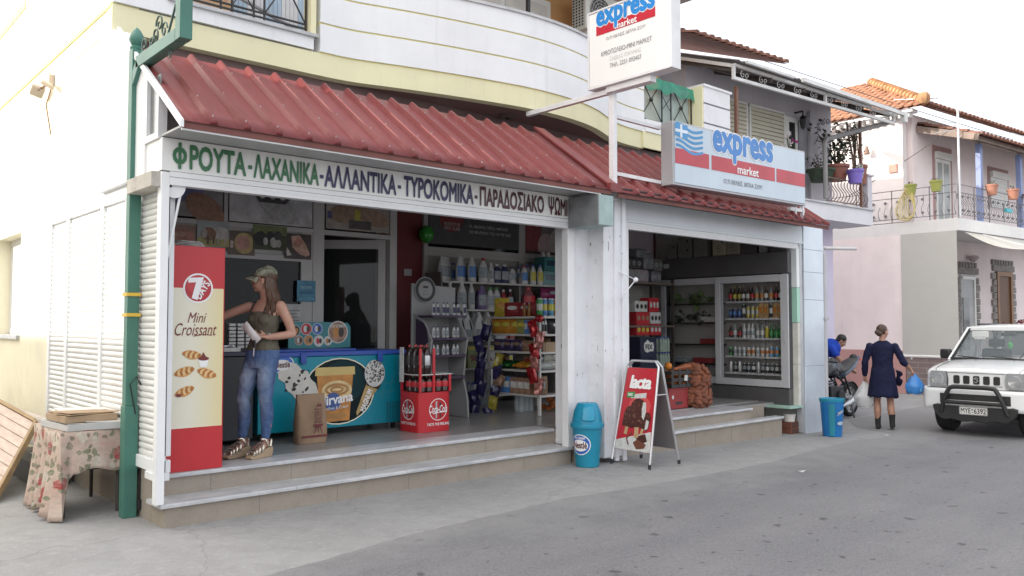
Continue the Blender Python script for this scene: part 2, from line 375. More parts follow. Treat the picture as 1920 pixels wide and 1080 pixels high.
M_GLASSD = glass("dark_window_glass",(.015,.018,.018),.6,.05); M_GLASSD.node_tree.nodes["Principled BSDF"].inputs["Specular IOR Level"].default_value = .28; M_GLASS = glass("clear_glass",(.6,.65,.65),.10,.02)
M_SCREW = mat("roof_screw",(.5,.45,.44),.35,.6)
mk = thing("market_building","white and pale yellow corner market building with red metal roof and open shop front","building")
# side wall facing the alley
mb = MB(); w = mb.box
w(0,.25,3.70,5.25,-.2,4.62); w(0,.25,5.25,6.75,-.2,1.43); w(0,.25,5.25,6.75,2.76,4.62); w(0,.25,6.75,13,-.2,4.62)
w(0,.25,1.645,3.70,2.86,4.62)
mb.build("wall",M_CREAM,mk)
mb = MB(); mb.box(.0,.25,1.64,13,4.66,8.6); mb.box(.25,10.2,12.8,13,-.2,8.6); mb.box(10.0,10.2,3.6,12.8,-.2,8.6); mb.build("wall",M_WHITE,mk)
MB().box(-.012,.24,1.64,13,4.62,4.66).box(-.012,.0,5.3,13,5.66,5.76).build("wall_stripe",M_YEL,mk)
wf = MB(); wf.box(.17,.2,5.25,5.32,1.46,2.76).box(.17,.2,6.68,6.75,1.46,2.76).box(.17,.2,5.32,6.68,2.69,2.76).box(.17,.2,5.32,6.68,1.46,1.53).box(.17,.2,5.98,6.04,1.53,2.69)
wn_ = wf.build("window",M_FRM,mk); MB().box(.18,.19,5.32,6.68,1.53,2.69).build("pane",M_ALUL,wn_); MB().box(-.04,.25,5.2,6.8,1.405,1.455).build("sill",M_MARB,wn_)
MB().box(-.5,10.3,2.5,13.2,8.6,8.8).build("roof",M_WHITE,mk)
# plinth, steps, floor
MB().box(0.0,4.55,0,.3,-.25,.16).box(.003,9.15,.3,3.7,-.25,.338).box(5.25,9.15,0.0,.12,-.25,.165).box(5.25,8.5,.12,.3,-.25,.318).box(4.62,5.25,.02,.3,-.25,.33).build("plinth",M_RISER,mk)
def slab(x0,x1,y0,y1,z0,z1):
    mb = MB()
    n = 12
    F = Fr((0,0,0),(0,1,0),(0,0,1))     # n = +x
    prof = [(y1,z0),(y1,z1)] + [(y0 + .012 - .012 * math.sin(t),z1 - .012 + .012 * math.cos(t)) for t in [math.pi / 2 * k / 4 for k in range(5)]] + [(y0,z0)]
    cuts = [x0] + [x0 + (x1 - x0) * k / 4 for k in (1,2,3)] + [x1]
    for a,c in zip(cuts,cuts[1:]): mb.prism(prof,F,a + .0015,c - .0015)
    return mb
s1 = slab(-.045,4.56,-.03,.30,.16,.192).build("step",M_MARB,mk)
slab(0.0,4.56,.275,.62,.338,.37).build("step",M_MARB,mk)
slab(5.24,9.17,-.03,.13,.165,.197).build("step",M_MARB,mk)
slab(5.24,8.52,.10,.62,.325,.357).build("step",M_MARB,mk)
MB().box(0,9.6,.62,3.7,.338,.368).box(.25,4.6,3.7,9,.338,.368).box(8.52,9.6,.34,.62,.3,.36).build("floor",M_FLOOR,mk)
jn = MB()
for x in (.78,1.52,2.3,3.05,3.82): jn.box(x,x + .004,-.0015,.0,-.05,.16).box(x - .3,x - .296,.2985,.3,.19,.338)
for x in (6.1,6.95,7.8,8.6): jn.box(x,x + .004,-.0015,.0,-.12,.165)
jn.build("tile_joint",M_RISER2,mk)
# interior shell
MB().box(4.3,10,3.6,3.75,.3,3.5).build("interior_wall",M_INT,mk)
MB().box(4.3,5.02,3.585,3.6,.37,3.5).build("interior_wall",M_MAROON,mk)
MB().box(.02,10.1,.12,3.6,3.32,3.4).build("ceiling",M_INT,mk)
MB().box(9.75,10.0,.02,3.6,-.2,3.3).build("interior_wall",M_INT,mk)
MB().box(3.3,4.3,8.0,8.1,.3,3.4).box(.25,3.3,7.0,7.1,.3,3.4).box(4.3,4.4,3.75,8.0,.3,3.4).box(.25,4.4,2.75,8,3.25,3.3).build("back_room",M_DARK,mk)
# left end: frame posts, side shutters
MB().box(-.08,-.015,-.025,.06,.192,2.80).build("corner_post",M_ALU,mk,.004)
MB().box(4.49,4.60,-.02,.08,.192,2.80).build("guide_rail",M_ALU,mk,.004)
def shutter(y0,y1,z0,z1,x=-.01,pitch=.052):
    mb = MB(); n = int((z1 - z0) / pitch); F = Fr((x,0,0),(0,-1,0),(0,0,1))   # n = -x
    for i in range(n):
        a = z0 + i * pitch
        pr = [(0,a),(.006,a + .004),(.012,a + pitch * .35),(.012,a + pitch * .65),(.006,a + pitch - .006),(0,a + pitch - .002)]
        P = [(x - d,yy,zz) for yy in (y0,y1) for d,zz in pr]
        k = len(pr); mb.add(P,[(j,j + 1,k + j + 1,k + j) for j in range(k - 1)])
    return mb
for a,c in ((.085,.88),(1.0,1.66),(1.74,2.86),(2.95,3.58)):
    shutter(a,c,.52,2.68).build("roller_shutter",M_ALUL,mk,norm=False)
sf = MB();
for a,c in ((.06,.085),(.88,1.0),(1.66,1.74),(2.86,2.95),(3.58,3.66)): sf.box(-.035,.06,a,c,.55,2.70)
sf.box(-.04,.06,.06,3.66,2.70,2.84).box(-.045,.06,.06,3.66,.42,.52).box(-.06,.05,.05,.3,.36,.42)
sf.build("shutter_frame",M_ALU,mk,.004)
MB().box(-.005,.02,.06,3.7,.42,2.80).build("wall",M_WHITE,mk)
MB().box(0.0,.25,.312,3.7,-.2,.42).build("plinth",M_RISER,mk)
# left shutter box
sb = MB(); sb.box(-.015,4.49,-.03,.06,2.765,2.806).box(-.015,4.49,-.022,.06,2.735,2.763).box(-.015,4.49,-.03,.06,2.70,2.733)
sb.build("shutter_box",M_ALU,mk)
MB().prism([(.03 + .09 * math.cos(R(t)),2.70 + .10 * math.sin(R(t))) for t in range(180,361,20)],Fr((0,.03,0),(1,0,0),(0,0,1)),0,.03).build("shutter_bracket",M_ALU,mk)
# gable end under the roof
M_GPANE = mat("dim_pane",(.16,.17,.17),.15,var=.2,spec=.6)
gb = MB(); gb.box(-.10,-.03,.015,.07,3.07,3.42).box(-.10,-.03,.29,.34,3.07,3.62).box(-.10,-.03,.07,.29,3.07,3.12)
FX = Fr((-.065,0,0),(0,-1,0),(0,0,1))
gb.prism([(-.01,3.40),(-.01,3.46),(-.34,3.69),(-.34,3.63)],FX,-.035,.035)
gb.build("gable_frame",M_ALU,mk)
MB().box(-.07,-.06,.07,.29,3.12,3.6).build("gable_pane",M_GPANE,mk)
MB().prism([(-.34,2.82),(-.34,3.66),(-1.2,4.25),(-1.64,4.40),(-1.64,2.82)],FX,-.1,.03).build("gable_wall",M_WHITE,mk)
# soffit from sign to eave, eave strip
MB().box(-.08,4.56,-.46,.02,3.078,3.095).build("soffit_panel",M_GREYP,mk)
MB().box(-.09,4.56,-.475,-.455,3.05,3.105).build("eave_strip",M_ALU,mk)
FS = Fr((-.105,0,0),(0,-1,0),(0,0,1))
MB().prism([(.52,3.06),(.52,3.115),(-1.05,4.235),(-1.05,4.17)],FS,-.012,.015).build("verge_strip",M_ALU,mk)
# corrugated roof : slope .709, eave Y=-.5 Z=3.115, top Y=.78
def corrugated(x0,x1,y0,z0,y1,z1,ribs,overlap=.0):
    mb = MB(); pts = [(x0,0)]
    for r in ribs:
        if x0 + .05 < r < x1 - .05: pts += [(r - .034,0),(r - .013,.044),(r + .013,.044),(r + .034,0)]
    pts.append((x1,0)); d = Vector((0,y1 - y0,z1 - z0)).normalized(); nrm = Vector((0,-d.z,d.y)); ny = 6
    rows = []
    for j in range(ny + 1):
        t = j / ny; base = Vector((0,y0 + (y1 - y0) * t,z0 + (z1 - z0) * t))
        rows += [Vector((x,0,0)) + base + nrm * h for x,h in pts]
    for r in ribs:
        if x0 + .05 < r < x1 - .05: mb.add([Vector((r + a,y0 + .001,z0)) + nrm * h for a,h in ((-.034,0),(-.013,.044),(.013,.044),(.034,0))],[(0,1,2,3)])
    k = len(pts); mb.add(rows,[(j * k + i,j * k + i + 1,(j + 1) * k + i + 1,(j + 1) * k + i) for j in range(ny) for i in range(k - 1)])
    return mb,d,nrm
ribsL = [.14 + .2665 * i for i in range(17)]
rl,dv,nv = corrugated(-.11,4.78,-.5,3.115,.72,3.98,ribsL)
def thick(o,t=.004):
    s = o.modifiers.new("thickness",'SOLIDIFY'); s.thickness = t; s.offset = -1; return o
roofL = thick(rl.build("metal_roof",M_RED,mk,angle=20,norm=False))
ribsR = [5.17 + .268 * i for i in range(18)]
rr,_,_ = corrugated(4.86,9.80,-.50,3.105,.72,3.97,ribsR)
roofR = thick(rr.build("metal_roof",M_RED,mk,angle=20,norm=False))
sc = MB()
for rb,xx in ((ribsL,0),(ribsR,-.01)):
    for i,x in enumerate(rb):
        for t in (.05,.62 if i % 2 else .45,1.2):
            p = Vector((x,-.5,3.115 + xx)) + dv * (t + random.uniform(-.02,.02)) + nv * .044
            sc.lathe([(.0,0),(.008,0),(.008,.004),(.004,.006),(.004,.013),(0,.013)],p,8,cap=False,T=nv.to_track_quat('Z','Y').to_matrix())
sc.build("roof_screw",M_SCREW,roofL)
MB().box(4.70,4.90,-.495,-.44,3.10,3.2).prism([(.49,3.13),(.49,3.16),(-.8,4.075),(-.8,4.045)],Fr((4.82,0,0),(0,-1,0),(0,0,1)),-.09,.09).build("roof_joint",M_RED,mk)
MB().box(-.10,4.72,-.485,-.475,3.062,3.112).box(4.86,9.8,-.47,-.455,3.05,3.10).build("eave_trim",mat("eave_brown",(.17,.06,.05),.7,var=.2),mk)
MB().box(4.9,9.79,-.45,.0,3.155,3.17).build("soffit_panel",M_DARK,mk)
# column between the openings, duct, right fascia
M_PAINT = mat("chipped_white_paint",(.74,.75,.78),.5,var=.05,ns=2.5,dirt=.30,dirtc=(.42,.41,.41),bmp=.15,bs=25)
_nt = M_PAINT.node_tree; _b = _nt.nodes["Principled BSDF"]; _c = _b.inputs['Base Color'].links[0].from_socket
_c = mixc(_nt,ramp(_nt,noise(_nt,coords(_nt,(26,26,6)),1.5,4,.6,.6),[(.665,0.),(.69,.85)]),_c,(.13,.125,.12)); _nt.links.new(_c,_b.inputs['Base Color'])
MB().box(4.60,4.87,.0,.3,.19,3.1).box(4.86,5.232,-.24,.3,.05,3.12).build("column",M_PAINT,mk,.006)
MB().box(5.03,5.10,-.262,-.236,.0,3.15).box(5.17,5.235,-.262,-.236,-.01,3.15).build("column_post",M_PAINT,mk,.006)
MB().box(5.23,5.50,.0,.3,-.02,3.15).build("column",M_PAINT,mk,.006)
du = MB(); du.box(4.49,4.495,-.50,-.035,2.70,3.045).box(4.495,4.73,-.495,-.04,2.70,3.045)
o = MB().box(4.495,4.74,-.50,-.042,2.704,3.045).build("duct",M_DUCTG,mk,.004)
MB().box(4.484,4.494,-.503,-.038,2.70,3.045).build("duct_side",M_SLATE,o)
MB().box(5.46,9.86,-.035,.05,2.89,3.14).box(5.46,9.87,-.045,.05,2.86,2.889).build("fascia_panel",mat("pale_blue_white",(.74,.79,.84),.35,var=.06,ns=1.5),mk,.004)
sb = MB();
for i in range(4): sb.box(5.50,9.76,-.02 + .002 * i,.06,2.775 + i * .022,2.795 + i * .022)
sb.build("shutter_box",M_ALU,mk)
MB().box(9.70,9.78,-.03,.06,-.10,2.86).build("guide_rail",mat("grey_rail",(.5,.51,.53),.4,.3),mk,.004)
MB().box(5.50,5.56,-.03,.06,.2,2.86).build("guide_rail",M_ALU,mk,.004)
pl = MB(); zz = [-.13,.93,1.98,2.42,2.78,3.16]
for a,c in zip(zz,zz[1:]): pl.box(9.79,10.41,-.05,.6,a + .002,c - .002)
pl.build("end_pillar",mat("steel_cladding",(.62,.68,.75),.33,.25,var=.12,ns=1.2,dirt=.15,dirtc=(.4,.42,.45)),mk,.003)
MB().box(9.796,10.40,-.045,.59,-.13,3.15).build("pillar_core",M_DARK,mk)
mb = MB()
for a,c,m_ in ((2.17,2.78,0),(1.62,2.165,1),(.97,1.615,2),(.33,.965,2)): mb.box(9.60 + (.012 if m_ == 2 else 0),9.69,-.03,.22,a,c,m_)
mb.build("tiled_jamb",[mat("white_tile",(.76,.80,.80),.2,var=.04),mat("mint_tile",(.36,.62,.50),.2,var=.05),mat("old_plaster",(.62,.61,.56),.8,var=.12,dirt=.5,dirtc=(.3,.28,.25),bmp=.3)],mk,.003)
MB().box(9.30,9.69,-.06,.6,.296,.33).box(9.30,9.5,.6,1.8,.296,.33).build("threshold_board",mat("mint_board",(.35,.52,.44),.6,var=.25,dirt=.5,dirtc=(.15,.2,.17)),mk)
# rain pipe, overflow stub, loose cable
MB().tube([(10.46,.1,2.80),(10.46,.0,2.80),(10.46,-.03,2.72),(10.46,-.03,-.13)],.045,10).box(10.40,10.53,-.08,.02,1.66,1.70).box(10.40,10.53,-.08,.02,.2,.23).build("rain_pipe",mat("grey_pvc",(.44,.44,.46),.5,var=.08),mk)
MB().tube([(11.1,.62,2.98),(11.15,.3,2.9),(12.25,.28,2.955)],.032,10).build("overflow_pipe",mat("old_pvc",(.55,.53,.52),.5,var=.08),mk)
# balcony : plan curve of the parapet front
plan = [(-.005,1.62),(.8,1.63),(1.7,1.62),(2.3,1.61),(2.6,1.58),(2.9,1.50),(3.3,1.39),(3.8,1.27),(4.3,1.17),(4.8,1.09),(5.2,1.065),(5.6,1.08),(6.0,1.14),(6.4,1.25),(6.8,1.42),(7.15,1.56),(7.5,1.63),(7.95,1.66)]
def spline(P,n=4):
    out = []
    for i in range(len(P) - 1):
        p0,p1,p2,p3 = (Vector(P[max(0,i - 1)]),Vector(P[i]),Vector(P[i + 1]),Vector(P[min(len(P) - 1,i + 2)]))
        for k in range(n):
            t = k / n; out.append(.5 * ((2 * p1) + (p2 - p0) * t + (2 * p0 - 5 * p1 + 4 * p2 - p3) * t * t + (3 * p1 - p0 - 3 * p2 + p3) * t ** 3))
    return out + [Vector(P[-1])]
pc = spline(plan)
def band(x0,x1,z0,z1,out,depth=.14):
    P = [p for p in pc if x0 - .01 <= p.x <= x1 + 1e-6]; mb = MB(); k = len(P); vs = []
    for p in P: vs += [(p.x,p.y - out,z0),(p.x,p.y - out,z1),(p.x,p.y + depth,z1),(p.x,p.y + depth,z0)]
    fs = [(4 * i + a,4 * i + (a + 1) % 4,4 * i + 4 + (a + 1) % 4,4 * i + 4 + a) for i in range(k - 1) for a in range(4)] + [(0,1,2,3),(4 * k - 1,4 * k - 2,4 * k - 3,4 * k - 4)]
    return mb.add(vs,fs)
bal = band(0,8,4.39,4.645,.0).build("balcony",M_PALEY,mk)
band(2.1,8,4.66,4.976,.02).build("parapet",M_WHITE,bal); band(2.1,8,4.998,5.314,.02).build("parapet",M_WHITE,bal); band(2.1,8,5.336,5.60,.02).build("parapet",M_WHITE,bal)
band(2.1,8,4.976,4.998,.0).build("groove",M_YEL,bal); band(2.1,8,5.314,5.336,.0).build("groove",M_YEL,bal); band(2.1,8,4.645,4.66,.0).build("groove",M_YEL,bal)
band(2.1,8,5.60,5.635,.045,.17).build("coping",M_MARB,bal)
mb = MB().box(0.002,.53,1.60,1.76,4.662,8.5); mb.box(.53,2.1,1.60,1.76,4.662,4.80); mb.build("parapet",M_WHITE,bal)
MB().box(.50,2.14,1.565,1.78,4.80,4.835).build("coping",M_MARB,bal)
MB().box(2.055,2.12,1.585,1.76,4.836,7.5).build("pilaster",M_PALEY,bal)
# soffit follows the curve
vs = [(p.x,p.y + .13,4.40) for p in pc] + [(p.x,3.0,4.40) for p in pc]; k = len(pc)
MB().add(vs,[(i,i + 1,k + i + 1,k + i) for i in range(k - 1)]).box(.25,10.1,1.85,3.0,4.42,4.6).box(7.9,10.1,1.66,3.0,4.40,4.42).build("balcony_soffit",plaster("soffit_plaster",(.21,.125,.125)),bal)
MB().box(.2,10.1,1.75,1.85,3.3,4.40).build("wall",plaster("dark_wall_plaster",(.20,.14,.14)),mk)  # dark red-brown plaster behind the metal roof
MB().lathe([(.03,-.05),(.085,-.045),(.115,-.02),(.12,0),(.0,0)],(4.95,1.55,4.40),16,cap=False).build("soffit_lamp",mat("rusty_lamp",(.10,.07,.065),.7,var=.3),mk)
MB().box(7.9,9.3,1.62,1.78,4.40,4.66).box(9.3,10.1,1.5,1.78,4.40,4.66).build("balcony",M_PALEY,mk)
MB().box(7.95,9.3,1.6,1.76,4.66,4.86).build("parapet",M_WHITE,bal)
pb = MB();
for a,c in ((4.66,4.99),(5.02,5.33),(5.36,5.63)): pb.box(9.34,10.12,1.48,1.78,a,c)
pb.box(9.32,10.16,1.46,1.8,5.63,5.67).build("parapet",plaster("peeling_white",(.78,.79,.82),dirt=.5,dirtc=(.5,.47,.44)),bal); MB().box(9.30,9.34,1.49,1.77,4.66,5.63).build("pilaster",M_PALEY,bal)
# upper rooms behind the balcony
M_ORANGE = plaster("orange_plaster",(.62,.36,.16))
mb = MB(); mb.box(.25,10,2.95,3.05,4.4,8.5); mb.build("upper_wall",M_ORANGE,mk)
def brickmat(name,c1,c2,mort,bw,bh,ms=.012,kind='Object',axis=None):
    m,nt,b = nodes(name); v = coords(nt)
    if axis == 'xz':
        mp = N(nt,"ShaderNodeMapping"); nt.links.new(v,mp.inputs[0]); mp.inputs[2].default_value = (R(-90),0,0); v = mp.outputs[0]
    if axis == 'yz':
        sx = N(nt,"ShaderNodeSeparateXYZ"); nt.links.new(v,sx.inputs[0]); cx = N(nt,"ShaderNodeCombineXYZ"); nt.links.new(sx.outputs[1],cx.inputs[0]); nt.links.new(sx.outputs[2],cx.inputs[1]); v = cx.outputs[0]
    br = N(nt,"ShaderNodeTexBrick"); nt.links.new(v,br.inputs[0])
    for k,cc in (('Color1',c1),('Color2',c2),('Mortar',mort)): br.inputs[k].default_value = (*cc,1)
    br.inputs['Scale'].default_value = 1; br.inputs['Mortar Size'].default_value = ms; br.inputs['Brick Width'].default_value = bw; br.inputs['Row Height'].default_value = bh
    f = noise(nt,v,5,5); col = mixc(nt,ramp(nt,f,[(.35,0.),(.75,.5)]),br.outputs[0],[x * .7 for x in c1])
    nt.links.new(col,b.inputs['Base Color']); b.inputs['Roughness'].default_value = .85; b.inputs['Specular IOR Level'].default_value = .2
    bump(nt,b,br.outputs['Fac'],-.4,.004); return m
MB().box(.25,1.55,2.5,2.95,4.4,8.4).build("upper_wall",brickmat("pale_brick",(.62,.40,.24),(.68,.46,.30),(.7,.6,.5),.2,.06,.006,axis='xz'),mk)
vb = MB()
for i in range(22): vb.box(1.58 + i * .055,1.58 + i * .055 + .05,2.68,2.685,4.5,7.5,0 if (i // 4) % 2 else 1)
vb.build("curtain",[mat("white_curtain",(.72,.73,.74),.9),mat("blue_curtain",(.45,.58,.70),.9)],mk)
dr = MB().box(5.1,7.1,2.9,2.955,4.6,6.9).build("balcony_door",M_FRM,mk); MB().box(5.2,6.0,2.88,2.89,4.7,6.8).box(6.1,7.0,2.88,2.89,4.7,6.8).build("pane",mat("net_curtain",(.62,.60,.56),.8),dr)
MB().box(6.03,6.08,2.3,2.35,4.6,7.5).build("balcony_pole",M_BLACK,mk)
MB().box(4.8,9.5,1.35,3.0,7.25,7.4).build("balcony_canopy",plaster("canopy_grey",(.55,.53,.52)),mk)
# iron railing of the left balcony opening
rl_ = thing("balcony_railing","black iron balcony railing with crossed bars over the pale yellow band","railing",(1.3,1.66,4.835))
mb = MB(); x0,x1 = -.74,.73
def zig(mb,a,b,z0,z1,r=.009):
    mb.tube([(a,0,z0),(b,0,z1)],r,6); mb.tube([(a,0,z1),(b,0,z0)],r,6)
for z in (.06,.11,.9,.97): mb.bar((x0,0,z),(x1,0,z),.022,.016)
for x in (x0,x0 + .5,x0 + .62,x0 + .86,x0 + .98,x1): mb.bar((x,0,.0),(x,0,.97),.018)
zig(mb,x0,x0 + .5,.11,.9); zig(mb,x0 + .62,x0 + .86,.11,.5,.006); zig(mb,x0 + .98,x1,.11,.9)
mb.ell((x0 + .25,0,.5),.03); mb.ell((x1 - .24,0,.5),.03); mb.build("bars",M_BLACK,rl_)
MB().tube([(x0,.12,.04),(x0 + .3,.1,.38),(x1,.05,.02)],.022,8).build("loose_pipe",mat("grey_hose",(.35,.34,.34),.6),rl_)
# green-netted railing
rg = thing("netted_railing","iron balcony railing hung with green shade net beside the white pillar","railing",(8.6,1.7,4.86))
mb = MB(); x0,x1 = -.68,.68
for z in (.03,.72): mb.bar((x0,0,z),(x1,0,z),.022)
for x in (x0,-.12,.12,x1): mb.bar((x,0,0),(x,0,.72),.018)
zig(mb,x0,-.12,.03,.72); zig(mb,.12,x1,.03,.72); zig(mb,-.12,.12,.25,.5,.006); mb.ell((-.4,0,.37),.035); mb.ell((.4,0,.37),.035); mb.build("bars",M_BLACK,rg)
M_NET = mat("green_net",(.04,.30,.20),.7,var=.3,ns=8,alpha=.75); nb = MB(); vs = []
for i in range(13):
    x = x0 - .02 + (x1 - x0 + .04) * i / 12
    vs += [(x,-.03 - .02 * math.sin(i * 2.1),.74),(x,-.05 - .03 * math.sin(i * 1.7 + 1),.74 - .16 - .08 * abs(math.sin(i * .9))),]
nb.add(vs,[(2 * i,2 * i + 2,2 * i + 3,2 * i + 1) for i in range(12)]); nb.build("shade_net",M_NET,rg,norm=False)
nb = MB(); nb.add([(x0,.05,0),(x1,.05,0),(x1,.05,.6),(x0,.05,.6)],[(0,1,2,3)]); nb.build("mesh_screen",mat("grey_green_net",(.42,.52,.48),.8,var=.1,alpha=.8),rg)
# air conditioner on the balcony
ac = thing("air_conditioner","white outdoor air conditioner unit on the upper balcony behind the raised sign","air conditioner",(7.75,2.45,6.30))
MB().box(-.45,.45,-.16,.16,.06,.70).build("casing",mat("ac_white",(.66,.66,.62),.5,var=.05,dirt=.3,dirtc=(.4,.38,.34)),ac,.02)
FA = Fr((0,-.165,0),(1,0,0),(0,0,1)); g = MB()
for rr_ in (.06,.11,.16,.21,.255): g.ring(FA,-.1,.38,rr_,.012,.006)
for t in range(0,360,30): g.stroke(FA,[(-.1 + .03 * math.cos(R(t)),.38 + .03 * math.sin(R(t))),(-.1 + .255 * math.cos(R(t)),.38 + .255 * math.sin(R(t)))],.008,.006)
g.build("fan_grille",mat("ac_grille",(.45,.45,.43),.5),ac); MB().disc(FA,-.1,.38,.26,d=.003).build("fan",M_DARK,ac)
FB = Fr((-.455,0,0),(0,-1,0),(0,0,1)); g = MB()
for r_ in range(11):
    for c_ in range(4): g.rect(FB,-.13 + c_ * .065,.12 + r_ * .048,-.13 + c_ * .065 + .04,.12 + r_ * .048 + .03,.002)
g.build("side_vent",M_DARK,ac); MB().box(-.35,-.3,-.2,.6,0,.06).box(.3,.35,-.2,.6,0,.06).build("bracket",M_FRM,ac)
# ================================================================= fascia lettering sign
sg = thing("fascia_sign","long white fascia sign with green, navy and maroon Greek lettering","sign",(2.24,0,2.81))
MB().box(-2.32,2.325,-.025,.05,0,.262).box(-2.32,-2.24,.05,.39,0,.262).build("panel",mat("sign_white",(.80,.80,.78),.35,var=.03,dirt=.08),sg,.003)
FSg = Fr((-2.24,-.028,0),(1,0,0),(0,0,1))
GRN = mat("green_vinyl",(.035,.155,.065),.4); NVY = mat("navy_vinyl",(.035,.035,.10),.4); MRN = mat("maroon_vinyl",(.075,.018,.028),.4)
def word(t,x0,x1,m_,d=.004):
    MB().text(t,FSg,x0,.026,x1,.232,d,bold=.03).build("lettering",m_,sg,flat=True,norm=False)
MB().text("O",FSg,.0,.058,.115,.20,.004,bold=.05).text("I",FSg,.045,.022,.07,.236,.005,bold=.01).build("lettering",GRN,sg,flat=True,norm=False); word("ΡΟΥΤΑ",.135,.61,GRN); word("ΛΑΧΑΝΙΚΑ",.675,1.29,GRN); word("ΑΛΛΑΝΤΙΚΑ",1.345,2.12,NVY); word("ΤΥΡΟΚΟΜΙΚΑ",2.205,3.08,NVY); word("ΠΑΡΑΔΟΣΙΑΚΟ",3.165,4.10,MRN); word("ΨΩΜΙ",4.17,4.475,MRN)
hy = MB()
for x,m_ in ((.627,0),(1.30,1),(2.137,1),(3.097,2)): hy.rect(FSg,x,.095,x + .036,.128,.004,m_)
hy.build("lettering",[GRN,NVY,MRN],sg)
# ================================================================= raised projecting sign
M_SIGNW = mat("sign_face_white",(.84,.84,.84),.65,var=.02,spec=.1); M_STEEL = mat("white_steel_tube",(.74,.74,.76),.45,var=.08,dirt=.3,dirtc=(.45,.42,.4))
BLU = mat("sign_blue",(.035,.24,.62),.65,spec=.1); REDV = mat("sign_red",(.52,.035,.055),.65,spec=.1); GRYV = mat("sign_grey_text",(.20,.20,.22),.5); FADE = mat("sign_faded_text",(.62,.62,.64),.5)
ps = thing("projecting_sign","square white sign with blue and red lettering raised on a steel pole above the roof","sign",(4.95,-.25,3.2))
MB().box(-.075,.075,-.95,.24,1.21,2.10).build("panel",M_SIGNW,ps,.012)
fr_ = MB().box(-.085,.085,-.98,-.95,1.19,2.12).box(-.08,.08,.24,.262,1.19,2.12).box(-.085,.085,-.95,.24,2.10,2.12).box(-.085,.085,-.95,.24,1.185,1.21); fr_.build("frame",M_STEEL,ps,.003)
MB().box(.0,.07,-.07,0,-.15,1.185).build("pole",M_STEEL,ps,.004); MB().box(-.03,.03,0.0,1.4,1.10,1.16).box(-.05,.06,-.66,0,1.11,1.185).build("arm",M_STEEL,ps,.004)
FP = Fr((-.077,.24,1.21),(0,-1,0),(0,0,1))      # faces -x, u to the street
g = MB(); g.rect(FP,.12,.60,1.0,.715,.001,1); g.build("red_band",[REDV,REDV],ps)
def express(F,x0,y0,x1,d,par,col=BLU,back=True):
    """the shop's word mark: bold blue lowercase word, small white word under it"""
    w_ = x1 - x0; h = w_ * .30
    if back: MB().text("express",F,x0 - .012 * w_,y0 - .012 * w_,x1 + .012 * w_,y0 + h + .012 * w_,d,bold=.075).build("lettering_outline",M_SIGNW,par,flat=True,norm=False)
    MB().text("express",F,x0,y0,x1,y0 + h,d + .002,bold=.045).build("lettering",col,par,flat=True,norm=False)
express(FP,.12,.625,1.0,.002,ps)
MB().text("market",FP,.42,.607,.74,.685,.004,bold=.02).build("lettering",M_SIGNW,ps,flat=True,norm=False)
MB().text("Ο,ΤΙ ΘΕΛΕΙΣ ΔΙΠΛΑ ΣΟΥ!",FP,.28,.505,.86,.55,.003).text("ΚΡΕΟΠΩΛΕΙΟ-ΜΙΝΙ ΜΑΡΚΕΤ",FP,.2,.335,.95,.395,.003).text("ΤΗΛ. 2251 093407",FP,.33,.17,.80,.225,.003).build("lettering",GRYV,ps,flat=True,norm=False)
MB().text("ΣΑΒΒΑΣ ΙΩΑΝΝΗΣ",FP,.33,.255,.80,.305,.003).build("lettering",FADE,ps,flat=True,norm=False)
# ================================================================= box sign over the right opening
bs = thing("box_sign","long light box sign with blue striped flag and red bar above the right opening","sign",(5.91,-.45,3.318),-2.8)
MB().box(0,2.96,0,.19,0,.80).build("casing",mat("sign_grey_frame",(.46,.46,.48),.45,.2,var=.06),bs,.006)
MB().box(.028,2.93,-.012,.0,.03,.77).build("face",mat("sign_face",(.52,.60,.68),.22,var=.06,ns=2.0),bs)
FBx = Fr((0,-.014,0),(1,0,0),(0,0,1))
g = MB();
for a,c in ((.028,.70),(.75,2.17),(2.21,2.93)): g.rect(FBx,a,.27,c,.46,.001)
g.build("red_band",mat("sign_red_faded",(.47,.055,.075),.35),bs)
LB = mat("flag_blue",(.07,.28,.55),.4); FWH = mat("flag_white",(.70,.76,.82),.4); g = MB()
def wave(x,y): return y + .028 * math.sin(x * 11 + .6) - .06 * (x - .05)
n = 18
for k_ in range(9):
    ya = .765 - k_ * .034; P = [(.045 + .53 * i / n) for i in range(n + 1)]
    if k_ % 2 == 0: g.add([FBx.p(x,wave(x,ya) ,.002) for x in P] + [FBx.p(x,wave(x,ya - .034),.002) for x in P],[(i,i + 1,n + 2 + i,n + 1 + i) for i in range(n)],0)
g.add([FBx.p(x,y,.003) for x,y in ((.03,.77),(.27,.77),(.27,wave(.27,.6)),(.03,wave(.05,.595)))],[(0,1,2,3)],0)
g.rect(FBx,.125,.60,.165,.768,.004,1).rect(FBx,.032,.665,.27,.703,.004,1)
g.build("flag",[LB,FWH],bs)
express(FBx,.77,.40,2.13,.002,bs,mat("sign_blue_deep",(.06,.22,.55),.35)); MB().text("market",FBx,1.30,.285,1.78,.40,.004,bold=.02).build("lettering",M_SIGNW,bs,flat=True,norm=False)
MB().text("Ο,ΤΙ ΘΕΛΕΙΣ ΔΙΠΛΑ ΣΟΥ!",FBx,1.0,.115,1.86,.185,.003,bold=.008).build("lettering",GRYV,bs,flat=True,norm=False)
for z in (.05,.74): MB().bar((-.8,.21,z + .02),(0,.21,z),.045,.045).build("bracket",M_STEEL,bs,.003)
st = MB()
for x in (3.06,3.26): st.bar((x,.24,-.15),(x,.24,.78),.05,.04)
for z in (-.02,.22,.62,.76): st.bar((2.9,.24,z),(3.3,.24,z),.04,.05)
st.build("support_frame",M_STEEL,bs,.003)
